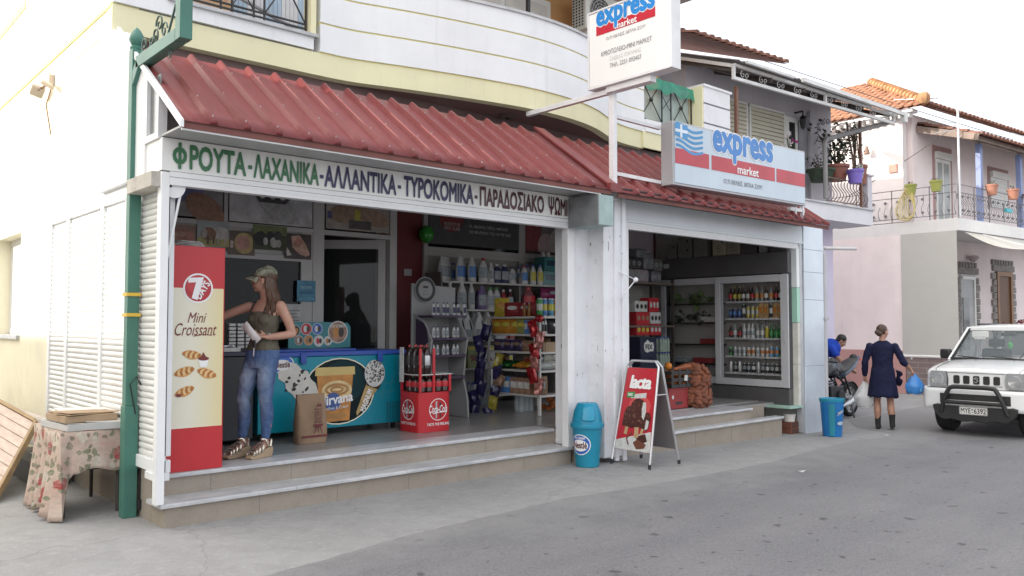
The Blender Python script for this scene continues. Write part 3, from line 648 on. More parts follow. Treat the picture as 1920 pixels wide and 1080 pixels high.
# ================================================================= house across the alley (added outside the frame to shade alley and road)
nb_ = thing("alley_shade_house","unseen cream house added across the alley on the left to shade it","house",(-15,6,0))
MB().box(-4,4,-9,1.2,-.1,9.2).box(-4,4,1.2,20,-.1,6.4).build("wall",M_CREAM,nb_); MB().box(-4.2,4.2,-9.2,1.2,9.2,9.4).box(-4.2,4.2,1.2,20,6.4,6.5).build("roof",M_WHITE,nb_)
MB().box(4.005,4.03,-6,-4.8,1,2.3).box(4.005,4.03,-2,-.8,1,2.3).build("window",M_GLASSD,nb_)
# ================================================================= second house with the pergola balcony
M_LAV = plaster("lavender_plaster",(.62,.57,.70),dirt=.1); M_LILW = plaster("lilac_white_plaster",(.58,.56,.61),dirt=.15,dirtc=(.45,.43,.46))
M_BAMB = mat("beige_shutter",(.55,.52,.42),.55,var=.06); M_PIPE = mat("grey_downpipe",(.24,.235,.24),.45,var=.1); M_RUST = mat("brown_post",(.20,.10,.07),.6,var=.15)
M_TILE_ = None
def tilemat(name,c,lit=1.):
    m,nt,b = nodes(name); v = coords(nt); f = noise(nt,v,3.2,5,.7); g = noise(nt,v,18,4)
    col = mixc(nt,ramp(nt,f,[(.32,0.),(.7,1.)]),[x * .72 for x in c],[min(1,x * 1.3) for x in c]); col = mixc(nt,ramp(nt,g,[(.5,0.),(.8,.5)]),col,(.24,.18,.15))
    nt.links.new(col,b.inputs['Base Color']); b.inputs['Roughness'].default_value = .85; b.inputs['Specular IOR Level'].default_value = .2; return m
M_TILE = tilemat("clay_tile",(.42,.22,.14)); M_TILEO = tilemat("old_clay_tile",(.24,.12,.09))
def tile_slope(mb,o,ux,vy,wid,length,pitch=.22,course=.36,r=.085,skip=None):
    """rows of barrel tiles: o lower-left eave corner, ux along the eave, vy up the slope"""
    o = Vector(o); ux = Vector(ux).normalized(); vy = Vector(vy).normalized(); n = ux.cross(vy); nc = int(wid / pitch); nr = int(length / course)
    for i in range(nc):
        for j in range(nr):
            if skip and skip(i * pitch,j * course): continue
            base = o + ux * ((i + .5) * pitch) + vy * (j * course); jt = random.uniform(-.01,.01); vs = []
            for t,rr,lift in ((0,r,.03),(course * 1.08,r * .8,.0)):
                for k in range(6):
                    a = math.pi * k / 5; vs.append(base + vy * (t + jt) + ux * (rr * math.cos(a)) + n * (rr * math.sin(a) * .8 + lift))
            mb.add(vs,[(k,k + 1,7 + k,6 + k) for k in range(5)] + [(0,1,2,3,4,5)])
    q = [o,o + ux * wid,o + ux * wid + vy * length,o + vy * length]
    if not skip: mb.add(q,[(0,1,2,3)])
    return mb
h2 = thing("pergola_house","lilac white house with a plant-filled balcony under a rusty corrugated pergola roof","house",(15.65,1.5,0),-4.5)
mb = MB(); mb.box(-5.2,-.28,.80,9,-.3,3.75).build("wall",M_LAV,h2)
MB().box(-5.2,-.28,.80,9,3.76,6.75).build("wall",M_LILW,h2)
MB().box(-1.22,-.98,.72,.80,4.1,6.25).box(-1.25,-.95,.70,.80,6.12,6.2).build("corner_pier",M_LILW,h2)
b_ = MB().box(-5.2,0,0,.80,3.75,4.08).build("balcony",plaster("balcony_white",(.70,.70,.73),dirt=.2),h2); MB().box(-5.2,.03,-.04,.2,4.08,4.115).build("coping",M_MARB,b_)
MB().box(-.16,.02,0.02,.2,4.116,4.84).box(-.2,.06,-.02,.24,4.84,4.88).build("end_pier",M_LILW,b_)
for a,c in ((-4.25,-3.44),(-3.28,-2.16)):
    sh = MB(); n = 15
    for i in range(n):
        z = 4.75 + i * 1.28 / n; sh.box(a,c,.735,.765,z + .012,z + 1.28 / n - .006)
    s_ = MB().box(a - .05,a,.74,.80,4.7,6.08).box(c,c + .05,.74,.80,4.7,6.08).box(a - .05,c + .05,.74,.80,6.04,6.09).box(a,c,.77,.80,4.7,6.04).build("window_shutter",M_FRM,h2); sh.build("slats",M_BAMB,s_)
d_ = MB().box(-2.12,-1.95,.76,.80,4.12,6.0).box(-1.72,-1.64,.76,.80,4.12,6.0).box(-2.12,-1.64,.75,.80,5.92,6.02).build("balcony_door",M_FRM,h2); MB().box(-1.95,-1.72,.77,.795,4.12,5.92).build("pane",M_GLASSD,d_)
MB().box(-1.58,-1.26,.765,.80,4.12,6.0).build("door_panel",mat("grey_door",(.28,.28,.31),.5),h2)
ln = MB(); ln.box(-1.70,-1.66,.6,.8,6.14,6.17).box(-1.69,-1.67,.59,.61,6.02,6.16); ln.lathe([(.0,.12),(.09,.05),(.05,.04),(.075,.02),(.045,-.16),(.02,-.19),(0,-.22)],(-1.68,.6,5.96),6); ln.build("wall_lantern",M_BLACK,h2)
# pergola
M_CORR = mat("weathered_corrugated",(.30,.28,.27),.7,var=.25,ns=2,dirt=.5,dirtc=(.10,.08,.07),bmp=.2,bs=8); M_PW = mat("white_iron",(.66,.66,.66),.5,var=.12,dirt=.4,dirtc=(.3,.27,.25))
pg = MB(); vs = []; nx = 110
for i in range(nx + 1):
    x = -5.5 + 5.5 * i / nx; w_ = .022 * math.sin(i * math.pi / 1.5)
    vs += [(x,-.62,6.20 + w_ - .0),(x,1.0,6.78 + w_)]
pg.add(vs,[(2 * i,2 * i + 1,2 * i + 3,2 * i + 2) for i in range(nx)])
thick(pg.build("pergola_roof",M_CORR,h2,angle=60,norm=False),.006)
fr_ = MB(); fr_.bar((-5.46,-.5,6.16),(0,-.5,6.10),.05,.05).bar((-5.46,-.5,5.92),(0,-.5,5.93),.055,.055)
for x in (-5.46,-2.6,-.0): fr_.bar((x,-.5,5.9),(x,-.5,6.15),.05)
fr_.bar((-5.46,-.5,6.14),(-5.46,.8,6.62),.05,.06)
def scroll(mb,c,r,a0,turns,sgn=1,pl='xz',rad=.009):
    P = []
    for i in range(14):
        t = i / 13; a = a0 + sgn * turns * 2 * math.pi * t; rr = r * (1 - .8 * t); q = (rr * math.cos(a),rr * math.sin(a))
        P.append(Vector(c) + (Vector((q[0],0,q[1])) if pl == 'xz' else Vector((0,q[0],q[1]))))
    return mb.tube(P,rad,5)
for i in range(10):
    x = -5.2 + i * .54; scroll(fr_,(x,-.5,6.03),.07,math.pi / 2,1.1,1,rad=.005); scroll(fr_,(x + .13,-.5,6.03),.06,-math.pi / 2,1.1,-1,rad=.005)
fr_.build("pergola_truss",M_PW,h2)
MB().bar((-3.6,-.66,6.19),(.28,-.66,6.11),.075,.075).box(.1,.24,-.7,-.6,5.95,6.1).bar((-5.3,-.66,6.20),(-3.9,-.66,6.18),.05,.05).build("gutter",M_PW,h2)
MB().bar((-5.2,-.35,5.85),(-5.2,-.35,4.05),.055).bar((-.50,-.02,6.0),(-.50,-.02,4.1),.05).build("pergola_post",M_RUST,h2)
rf = MB();
for i in range(6): rf.bar((-5.4 + i * 1.05,-.5,6.08),(-5.4 + i * 1.05,.8,6.55),.05,.07)
rf.bar((-5.4,.1,6.28),(-.1,.1,6.28),.05,.06); rf.build("rafter",mat("dark_wood",(.10,.085,.08),.8,var=.3),h2)
MB().tube([(-1.75,.05,4.2),(-1.75,.05,5.36),(-1.68,.05,5.45),(.05,-.45,5.98)],.05,8).build("downpipe",M_PIPE,h2)
sc_ = MB();
for z in (5.72,5.92): scroll(sc_,(-.93,.74,z),.09,0,1.2,1)
scroll(sc_,(-.72,.74,6.1),.08,0,1.2,-1); scroll(sc_,(-.5,.74,6.12),.08,0,1.2,1); sc_.build("scroll_bracket",M_BLACK,h2)
hr = MB(); tile_slope(hr,(-5.3,.55,7.05),(1,0,0),(0,1,.38),3.1,3.6); hr.build("roof",M_TILEO,h2,norm=False)
rb = MB();
for z in (4.17,4.66): rb.bar((-1.72,.06,z),(-.16,.06,z),.03,.02)
for i in range(13):
    x = -1.68 + i * .12; P = [(x,.06 - .055 * math.sin(t * math.pi * 2) - .06 * (1 - t) * math.sin(t * math.pi),4.17 + .49 * t) for t in [k / 8 for k in range(9)]]; rb.tube(P,.01,5)
rb.build("railing_bars",mat("brown_iron",(.22,.16,.14),.6,var=.2),b_)
# pots and plants on that balcony
M_TERRA = mat("terracotta",(.28,.11,.08),.7,var=.15); M_PURP = mat("purple_plastic",(.20,.14,.52),.45,var=.05)
M_LEAF = mat("leaf_green",(.045,.085,.03),.6,var=.4,ns=6); M_LEAFD = mat("leaf_dark",(.03,.05,.028),.6,var=.4,ns=6); M_STEM = mat("plant_stem",(.12,.08,.06),.8)
def w2(x,y,z): p = Matrix.Translation((15.65,1.5,0)) @ Matrix.Rotation(R(-4.5),4,'Z') @ Vector((x,y,z)); return tuple(p)
def leaf(mb,p,s,m=0):
    d = Vector((random.uniform(-1,1),random.uniform(-1,1),random.uniform(-.6,.9))).normalized(); u = d.cross(Vector((random.uniform(-1,1),random.uniform(-1,1),1))).normalized(); n = d.cross(u)
    p = Vector(p); return mb.add([p,p + d * s * .5 + u * s * .28 + n * s * .08,p + d * s,p + d * s * .5 - u * s * .28 + n * s * .08],[(0,1,2,3)],m)
def pot(name,r,h,m_,label,cat,loc,group=None):
    t = thing(name,label,cat,loc,0,group)
    MB().lathe([(0,0),(r * .72,0),(r * .95,h * .82),(r * 1.06,h * .83),(r * 1.08,h),(r * .96,h),(r * .9,h * .86),(0,h * .86)],(0,0,0),20,cap=False).build("pot",m_,t); return t
def bushy(t,z0,r,h,n,ls,m_=None,stems=5):
    mb = MB(); st = MB()
    for i in range(stems):
        a = random.uniform(0,6.28); tip = Vector((r * .9 * math.cos(a) * random.uniform(.2,1),r * .9 * math.sin(a) * random.uniform(.2,1),z0 + h * random.uniform(.6,1.)))
        P = [Vector((0,0,z0)) * (1 - k / 5) + tip * (k / 5) + Vector((random.uniform(-.02,.02),random.uniform(-.02,.02),0)) for k in range(6)]; st.tube(P,[.012,.01,.009,.007,.005,.003],5)
        for k in range(max(1,n // stems)):
            q = P[random.randint(1,5)]; leaf(mb,q + Vector((random.gauss(0,r * .16),random.gauss(0,r * .16),random.gauss(0,h * .07))),ls * random.uniform(.7,1.3))
    st.build("stem",M_STEM,t); mb.build("leaves",m_ or M_LEAF,t,norm=False,flat=True)
t = pot("plant_pot",.24,.34,M_TERRA,"wide dark red pot holding a tall loose leafy plant on the pergola balcony","plant pot",w2(-1.02,.22,4.66)); bushy(t,.3,.62,1.05,420,.10,M_LEAFD,14)
t = pot("hanging_pot",.17,.29,M_PURP,"purple plastic pot hung outside the pergola balcony railing","plant pot",w2(-1.04,-.20,4.55)); bushy(t,.24,.16,.14,26,.06)
t = pot("clay_jar",.13,.42,M_TERRA,"slim orange clay jar standing on the balcony's end pier","jar",w2(-.24,.12,4.66)); bushy(t,.36,.12,.5,36,.06,M_LEAFD)
t = pot("plant_trough",.28,.26,M_LEAFD,"low dark pot of trailing greenery beside the downpipe on the pergola balcony","plant pot",w2(-1.55,.28,4.60)); bushy(t,.2,.36,.35,90,.07,M_LEAFD,8)
pf = thing("plastic_flower","grey decorative plastic flower fixed to the pergola balcony rail","ornament",w2(-.62,-.06,4.88),-4.5); mb = MB()
FF = Fr((0,0,0),(1,0,0),(0,0,1))
for k in range(7): a = k * 2 * math.pi / 7; mb.prism([(.05 * math.cos(a) + x * math.cos(a) - y * math.sin(a),.05 * math.sin(a) + x * math.sin(a) + y * math.cos(a)) for x,y in ((0,-.03),(.08,-.055),(.13,0),(.08,.055),(0,.03))],FF,0,.015)
mb.build("petals",mat("grey_petals",(.36,.35,.34),.6),pf); MB().lathe([(0,0),(.055,0),(.05,.03),(0,.035)],(0,-.012,0),14,T=Matrix.Rotation(R(90),3,'X'),cap=False).build("centre",M_BLACK,pf)
dv_ = thing("dead_vine","bare dry vine stems tied under the pergola beside the brown post","plant",w2(-.75,.0,4.9)); mb = MB()
for P,r_ in (([(0,0,0),(-.06,0,.35),(-.2,0,.7),(-.28,0,1.0)],.022),([(-.2,0,.7),(-.05,.0,.9),(.15,0,.8),(.25,0,.3)],.014),([(-.28,0,.98),(-.6,0,.9),(-.9,0,.75)],.012),([(0,0,.2),(.1,0,.5),(.05,0,.8)],.03),([(.3,.1,-.1),(.28,.1,.3),(.2,.1,.75)],.025)): mb.tube(spl := [tuple(q) for q in spline([Vector(p) for p in P])],r_,6)
mb.build("stems",M_STEM,dv_)
lb = MB();
for i in range(26): leaf(lb,(random.uniform(-.05,.15),random.uniform(-.1,.1),random.uniform(.2,.8)),.11)
lb.build("dry_leaves",mat("dry_leaf",(.14,.09,.065),.8,var=.3),dv_,norm=False,flat=True)
t = thing("orchid","white and magenta orchid flowers showing above the long box sign","plant",w2(-2.75,.25,4.115)); st = MB(); fl = MB()
st.lathe([(0,0),(.07,0),(.09,.18),(0,.18)],(0,0,0),12)
for k in range(9):
    tip = Vector((random.uniform(-.22,.35),0,random.uniform(.95,1.35))); st.tube([(0,0,.15),tuple(tip * .5 + Vector((0,-.05,.1))),tuple(tip)],.006,5)
    for q in range(5): leaf(fl,tip,.085,0 if tip.x < .15 else 1)
st.build("pot",M_LEAF,t); fl.build("petals",[mat("white_petal",(.75,.7,.72),.6),mat("magenta_petal",(.5,.05,.3),.6)],t,norm=False,flat=True)
# ================================================================= pink corner house
M_PINK = plaster("pink_plaster",(.84,.75,.745),dirt=.12,dirtc=(.5,.4,.4)); M_ROSE = plaster("rose_plinth",(.52,.30,.28),dirt=.15,dirtc=(.35,.2,.2)); M_SLABW = plaster("slab_white",(.74,.73,.72),dirt=.25,dirtc=(.5,.47,.45))
M_BRK = brickmat("grey_brick",(.26,.20,.19),(.21,.17,.165),(.32,.28,.27),.40,.13,.012,axis='yz')
ph = thing("pink_house","pink corner house with wrapping balcony, blue posts and clay tile roof","house",(18.7,.83,0))
RM = Matrix.Rotation(R(-5.3),4,'Z')
def fr3(mb): return mb.T(RM)
MB().box(.0,.25,1.30,8,.93,3.83).build("wall",M_PINK,ph); MB().box(-.012,.25,1.30,8,-.3,.93).build("plinth",M_ROSE,ph)
MB().box(-.02,.22,.10,1.28,-.3,.80).build("low_brick_wall",M_BRK,ph)
fr3(MB().box(.25,14,1.25,1.45,-.3,3.83)).build("wall",M_PINK,ph)
MB().box(.02,.25,1.28,7.4,4.15,7.0).build("wall",plaster("pale_pink_plaster",(.80,.74,.73),dirt=.06,dirtc=(.5,.45,.45)),ph)
fr3(MB().box(.26,14,1.2,1.4,4.15,6.9)).build("wall",M_PINK,ph)
bl = MB(); bl.box(0,.3,.0,9,3.83,4.13); bl.build("balcony",M_SLABW,ph); fr3(MB().box(.03,14,0.0,1.3,3.835,4.128)).build("balcony",M_SLABW,ph)
# outdoor roller blind on the left face
rbnd = MB(); rbnd.box(-.02,-.01,.05,1.36,.83,3.83); o_ = rbnd.build("roller_blind",mat("blind_canvas",(.50,.49,.46),.85,var=.03,bmp=.1,bs=150),ph)
MB().tube([(-.02,-.02,.80),(-.02,1.44,.80)],.035,8).tube([(-.02,1.15,.80),(-.02,1.15,.72)],.018,8).build("bottom_tube",M_SLABW,o_)
# railing
def railing(p0,p1,n,fn):
    mb = MB(); p0,p1 = Vector(p0),Vector(p1); d = (p1 - p0); out = fn
    for z in (.10,.63,.82): mb.bar(p0 + Vector((0,0,z)),p1 + Vector((0,0,z)),.02,.015)
    for i in range(n + 1):
        b0 = p0 + d * (i / n); mb.tube([b0 + out * (.07 * math.sin(2 * math.pi * t) + .06 * math.sin(math.pi * t)) + Vector((0,0,.10 + .53 * t)) for t in [k / 8 for k in range(9)]],.007,5)
        if i % 2:
            for zz in (.2,.53): mb.ell(b0 + out * .04 + Vector((0,0,zz)),(.035,.035,.035),0,6,4)
        if i % 6 == 0: mb.bar(b0 + Vector((0,0,0)),b0 + Vector((0,0,.83)),.02)
    return mb
M_RAIL = mat("grey_railing",(.20,.20,.22),.5,.2,var=.1)
railing((.03,3.4,4.13),(.03,.06,4.13),22,Vector((-1,0,0))).build("railing",M_RAIL,ph)
fr3(railing((.1,.04,4.13),(6,.04,4.13),44,Vector((0,-1,0)))).build("railing",M_RAIL,ph)
M_BLUEP = mat("blue_post",(.22,.28,.50),.5,var=.08)
for x in (1.37,3.66): fr3(MB().box(x - .06,x + .06,.05,.17,4.13,6.1)).build("balcony_post",M_BLUEP,ph)
# upper door and window, surrounds
sr = fr3(MB().box(1.22,1.32,1.18,1.2,4.14,6.25).box(2.12,2.24,1.18,1.2,4.14,6.25).box(1.32,2.12,1.18,1.2,6.1,6.25)).build("door_surround",mat("dusty_rose_trim",(.42,.27,.26),.8),ph)
fr3(MB().box(1.32,2.12,1.10,1.2,5.92,6.09)).build("shutter_box",M_FRM,ph)
dd = fr3(MB().box(1.34,1.42,1.16,1.2,4.14,5.9).box(1.68,1.74,1.16,1.2,4.14,5.9).box(2.04,2.11,1.16,1.2,4.14,5.9).box(1.42,1.68,1.16,1.2,5.82,5.9).box(1.74,2.04,1.16,1.2,5.82,5.9)).build("balcony_door",M_FRM,ph); fr3(MB().box(1.42,1.68,1.17,1.19,4.14,5.82).box(1.74,2.04,1.17,1.19,4.14,5.82)).build("pane",mat("curtained_pane",(.40,.42,.42),.15,spec=.6),dd)
fr3(MB().box(4.32,4.42,1.18,1.2,4.85,6.05).box(5.5,5.62,1.18,1.2,4.85,6.05).box(4.42,5.5,1.18,1.2,5.93,6.05)).build("window_surround",bpy.data.materials["dusty_rose_trim"],ph)
fr3(MB().box(4.42,5.5,1.08,1.2,5.74,5.92)).build("shutter_box",M_FRM,ph)
sl = MB();
for i in range(14): sl.box(4.44,5.48,1.15,1.19,4.9 + i * .06,4.9 + i * .06 + .052)
fr3(sl).build("window_shutter",M_FRM,ph)
# ground floor door, wooden door, ragged stone surrounds
M_STONE = mat("rough_stone",(.27,.25,.24),.9,var=.3,ns=9,bmp=.4)
def ragged(x0,x1,z0,z1):
    mb = MB(); n = int((z1 - z0) / .19)
    for i in range(n):
        z = z0 + i * .19; e = .07 * (i % 2)
        mb.box(x0 - .16 - e,x0,1.19 + random.uniform(-.01,.01),1.25,z,z + .17); mb.box(x1,x1 + .16 + e,1.19 + random.uniform(-.01,.01),1.25,z,z + .17)
    k = int((x1 - x0 + .4) / .17)
    mb.box(x0 - .16,x1 + .16,1.195,1.25,z1 + .0,z1 + .17)
    for i in range(k): mb.box(x0 - .2 + i * .17,x0 - .2 + i * .17 + .11,1.19,1.25,z1 + .18,z1 + .32)
    return fr3(mb)
ragged(2.62,3.5,.4,2.95).build("stone_surround",M_STONE,ph); ragged(4.72,5.75,.4,3.1).build("stone_surround",M_STONE,ph)
gd = fr3(MB().box(2.64,3.48,1.21,1.245,.1,2.93)).build("front_door",mat("grey_door_panel",(.42,.43,.44),.45),ph); fr3(MB().box(3.36,3.44,1.18,1.21,.1,2.88).box(2.70,3.36,1.18,1.21,2.8,2.88)).build("door_frame",M_FRM,gd); fr3(MB().box(2.72,3.05,1.19,1.208,.9,2.3)).build("pane",M_GPANE,gd)
wd_ = fr3(MB().box(4.74,5.72,1.21,1.245,.1,3.08)).build("wooden_door",mat("brown_wood_door",(.13,.06,.03),.5,var=.25,ns=4,stretch=(6,6,.6)),ph); fr3(MB().box(4.74,4.86,1.17,1.21,.1,3.08).box(4.86,5.6,1.17,1.21,2.96,3.08).box(5.6,5.72,1.17,1.21,.1,3.08)).build("door_frame",mat("light_wood",(.26,.13,.06),.5,var=.2),wd_)
wl = fr3(MB().lathe([(0,.18),(.12,.16),(.14,.1),(.05,.0)],(3.15,1.1,3.28),10)); wl.build("porch_lamp",mat("lamp_shade",(.45,.38,.37),.5),ph)
# awning over the porch
av = MB(); nseg = 8; vs = []
for x in (.25,4.6):
    for i in range(nseg + 1):
        t = i / nseg; vs.append((x,-.02 - 1.35 * t,3.80 - .52 * t - .12 * math.sin(math.pi * t)))
av.add(vs,[(i,i + 1,nseg + 2 + i,nseg + 1 + i) for i in range(nseg)]); a_ = thick(fr3(av).build("awning",mat("awning_canvas",(.64,.62,.57),.8,var=.05),ph,norm=False),.006)
fr3(MB().bar((1.2,-.02,3.80),(1.75,-1.37,3.27),.03).bar((.25,-1.37,3.26),(4.6,-1.37,3.26),.05,.09)).build("awning_frame",M_FRM,a_)
# roofs
mb = MB(); e0 = Vector((-.35,9.0,6.95));
mb2 = MB()
# left slope rises inward (+x), cut along the hip
tile_slope(mb2,(-.34,8.8,6.92),(0,-1,0),(1,0,.50),8.2,4.4,skip=lambda a,c: (8.2 - a) < c * .80 + .1)
mb2.build("roof",M_TILE,ph,norm=False)
hp = MB()
H0 = Vector((-.3,.62,6.98)); H1 = Vector((3.4,3.62,8.85))
for i in range(17):
    a = H0.lerp(H1,i / 17); d = (H1 - H0).normalized(); hp.tube([a + Vector((0,0,.06)),a + d * .33 + Vector((0,0,.02))],[.12,.09],8)
hp.ell(H0 + Vector((0,0,.1)),.16,0,8,5)
hp.build("hip_tiles",tilemat("hip_tile",(.46,.25,.13)),ph)
r3 = MB(); r3.add([(-.34,8.8,6.9),(-.34,.6,6.9),(3.75,3.85,8.93),(3.75,8.8,8.93)],[(0,1,2,3)]); r3.add([(-.34,.6,6.9),(9.5,-.25,6.9),(9.5,3.6,8.93),(3.75,3.85,8.93)],[(0,1,2,3)]); r3.build("roof_deck",M_TILEO,ph,norm=False)
mb = MB(); tile_slope(mb,(-.2,.55,6.93),(1,-.09,0),(0,1,.5),9.5,4,skip=lambda a,c: a < c * 1.05); mb.build("roof",M_TILEO,ph,norm=False)
MB().box(-.30,.02,.9,9,6.82,6.90).build("cornice",M_SLABW,ph)
dt = MB()
for i in range(40): dt.box(-.24,-.02,1.0 + i * .2,1.0 + i * .2 + .07,6.72,6.82)
dt.build("cornice_bricks",M_SLABW,ph)
# porch roof over the front balcony
pr = MB(); tile_slope(pr,(.45,-.35,6.12),(1,0,0),(0,1,.36),9,1.9); fr3(pr).build("porch_roof",M_TILEO,ph,norm=False)
fr3(MB().bar((.4,.1,6.2),(9,.1,6.2),.1,.14).bar((.4,-.2,6.1),(9,-.2,6.1),.05,.1).bar((.45,-.3,6.08),(.45,1.2,6.55),.06,.16)).build("porch_beam",mat("aged_beam",(.26,.20,.17),.8,var=.25),ph)
fr3(MB().add([(.42,-.33,6.10),(9,-.33,6.10),(9,1.2,6.65),(.42,1.2,6.65)],[(0,1,2,3)])).build("porch_ceiling",mat("porch_boards",(.18,.11,.10),.8,var=.2),ph,norm=False)
MB().box(-.03,.03,1.42,1.62,5.42,5.62).build("wall_vent",mat("terracotta_vent",(.55,.28,.22),.8),ph)
sm = MB(); sm.tube([(-.25,3.0,6.75),(-.1,2.35,6.45),(-.15,2.3,6.2)],.012,5).tube([(-.12,2.3,6.35),(-.2,1.9,6.62)],.008,5).lathe([(.0,.0),(.08,-.02),(.03,.18),(0,.2)],(-.14,2.12,5.98),10); sm.build("wall_lamp",mat("rusty_iron",(.25,.16,.12),.7),ph)
# garden hose coiled on the railing, flower pots along the rail
hs = MB()
for k in range(7): hs.tube([(-.06 - .015 * k + .02 * math.sin(3 * t + k),2.35 + (.07 + .022 * k) * math.sin(t) * (1 - .55 * math.cos(t)) + .02 * k,4.55 + (.36 + .02 * (k % 3)) * math.cos(t) - .02 * k) for t in [2 * math.pi * i / 18 for i in range(19)]],.011,5)
tag(hs.build("garden_hose",mat("yellow_hose",(.62,.52,.22),.5,var=.15),None,loc=(0,0,0)),"pale yellow garden hose looped over the balcony railing of the pink house","hose"); bpy.data.objects["garden_hose"].location = (18.60,-.50,.08)
def w3(x,y,z): p = Matrix.Translation((18.7,.83,0)) @ RM @ Vector((x,y,z)); return tuple(p)
M_LIME = mat("lime_plastic",(.34,.36,.09),.5,var=.06); M_ORNG = mat("orange_plastic",(.42,.19,.13),.55,var=.08)
for i,(loc,m_,lb) in enumerate((((18.58,1.88,4.78),M_LIME,"lime green rail pot farther from the corner of the pink house balcony"),((18.58,1.28,4.80),M_LIME,"lime green rail pot with a low plant next to the balcony corner"),(w3(1.55,-.1,4.80),M_ORNG,"terracotta rail pot beside the nearer blue balcony post"),(w3(2.75,-.1,4.80),M_ORNG,"terracotta rail pot midway between the two blue posts"),(w3(3.72,-.1,4.78),M_ORNG,"terracotta rail pot cut by the picture's right edge"))):
    t = pot("rail_pot",.14,.26,m_,lb,"plant pot",loc,"pots on the pink house railing"); bushy(t,.2,.13,.16,22 if i == 1 else 8,.06)
pd = thing("cleaning_brush","turquoise plastic brush hung on the pink house front railing","brush",w3(2.5,-.08,4.45),-5.3)
MB().box(-.16,.16,-.03,.03,0,.09).build("bristles",mat("turquoise_plastic",(.06,.42,.50),.5),pd); MB().tube([(-.16,0,.09),(.2,0,.22)],.012,6).build("handle",mat("grey_handle",(.5,.5,.5),.5),pd)
# porch plant and chair
t = pot("porch_flower",.18,.3,M_BLACK,"dark pot of red flowers standing by the brown wooden porch door","plant pot",w3(4.6,.5,1.15)); fl = MB()
for k in range(60): leaf(fl,(random.gauss(0,.16),random.gauss(0,.16),.34 + random.uniform(0,.22)),.1)
fl.build("flowers",mat("red_flower",(.28,.02,.03),.6,var=.4),t,norm=False,flat=True)
MB().box(4.2,5.0,.3,.9,1.0,1.15).T(Matrix.Translation((18.7,.83,0)) @ RM);
tb = thing("porch_table","dark garden table holding the red flowers on the pink house porch","table",w3(4.6,.5,-.13),-5.3); MB().box(-.4,.4,-.35,.35,1.24,1.28).build("top",M_BLACK,tb)
for sx in (-.36,.36):
    for sy in (-.31,.31): MB().box(sx - .02,sx + .02,sy - .02,sy + .02,0,1.24).build("leg",M_BLACK,tb)
ch = thing("porch_chair","black folding chair at the porch behind the off-road car","chair",w3(.9,-.75,-.13),20)
cb = MB(); cb.prism([(-.28,.85),(.28,.85),(.33,1.42),(.25,1.5),(-.25,1.5),(-.33,1.42)],Fr((0,0,0),(0,-1,0),(0,0,1)),-.015,.015).build("backrest",mat("dark_textile",(.09,.09,.10),.7),ch)
cf = MB(); cf.tube([(-.0,.34,.8),(0,.36,1.42),(0,.25,1.54),(0,-.25,1.54),(0,-.36,1.42),(0,-.34,.8)],.018,6).tube([(-.25,.34,.0),(.25,.34,.85)],.016,6).tube([(.25,.34,.0),(-.25,.34,.85)],.016,6).tube([(-.25,-.34,.0),(.25,-.34,.85)],.016,6).tube([(.25,-.34,.0),(-.25,-.34,.85)],.016,6); cf.build("frame",M_BLACK,ch); MB().box(-.28,.25,-.33,.33,.8,.84).build("seat",M_BLACK,ch)
# tv antenna, overhead cables
an = thing("tv_antenna","thin metal pole with a television antenna at the balcony corner of the pink house","antenna",(18.66,.78,4.13))
M_GALV = mat("galvanised_pole",(.55,.56,.58),.35,.6,var=.1)
MB().tube([(0,0,0),(0,0,2.95)],.028,8).build("mast",M_GALV,an); ab = MB(); ab.tube([(0,-.1,2.86),(-.1,1.45,3.1)],.012,5)
for k in range(8): t_ = .1 + k * .12; c_ = Vector((0,-.1,2.86)).lerp(Vector((-.1,1.45,3.1)),t_); ab.tube([c_ - Vector((.22,0,0)),c_ + Vector((.22,0,0))],.006,4)
ab.tube([(0,0,2.25),(-.5,.35,2.32)],.01,5).tube([(0,0,2.1),(-.6,.3,1.98)],.01,5); ab.build("aerial",M_GALV,an)
def cable(name,label,P,r=.012,sag=.3):
    a,c = Vector(P[0]),Vector(P[1]); pts = [a.lerp(c,t) - Vector((0,0,sag * 4 * t * (1 - t))) for t in [i / 20 for i in range(21)]]
    tag(MB().tube(pts,r,5).build(name,mat("cable_black",(.05,.05,.05),.6),None),label,"cable")
# ================================================================= green iron sign post with bracket arm
M_GREEN = mat("green_paint",(.058,.18,.14),.45,var=.12,ns=4,dirt=.25,dirtc=(.10,.10,.08))
gp = thing("sign_post","tall green iron post with onion finial and scrolled bracket arm at the shop's corner","post",(-.085,.62,0))
MB().box(-.055,.055,-.055,.055,0,.92).box(-.047,.047,-.047,.047,.92,3.92).build("post",M_GREEN,gp,.004)
def finial(mb,x,y,z,s=1.): mb.lathe([(0,0),(.05 * s,0),(.055 * s,.02 * s),(.035 * s,.035 * s),(.045 * s,.05 * s),(.062 * s,.085 * s),(.058 * s,.12 * s),(.03 * s,.17 * s),(.0,.20 * s)],(x,y,z),16,cap=False)
for y,z in ((0,3.92),(-1.08,4.22)): fm = MB(); finial(fm,0,y,z); fm.build("finial",M_GREEN,gp)
am = MB(); am.bar((0,.0,3.62),(0,-.16,3.77),.09,.09).bar((0,-.12,3.78),(0,-1.02,3.78),.09,.10).box(-.047,.047,-1.13,-1.03,3.73,4.22); am.build("arm",M_GREEN,gp,.003)
M_SCR = mat("scroll_iron",(.07,.12,.10),.5,var=.2); sm = MB()
for c,r,a,sg_ in (((0,-.20,3.92),.075,-1.6,1),((0,-.46,3.93),.07,-1.6,-1),((0,-.55,4.0),.08,0,1),((0,-.66,3.92),.07,3.1,-1),((0,-.38,3.9),.05,-1.6,1)): scroll(sm,c,r,a,1.2,sg_,'yz',.008)
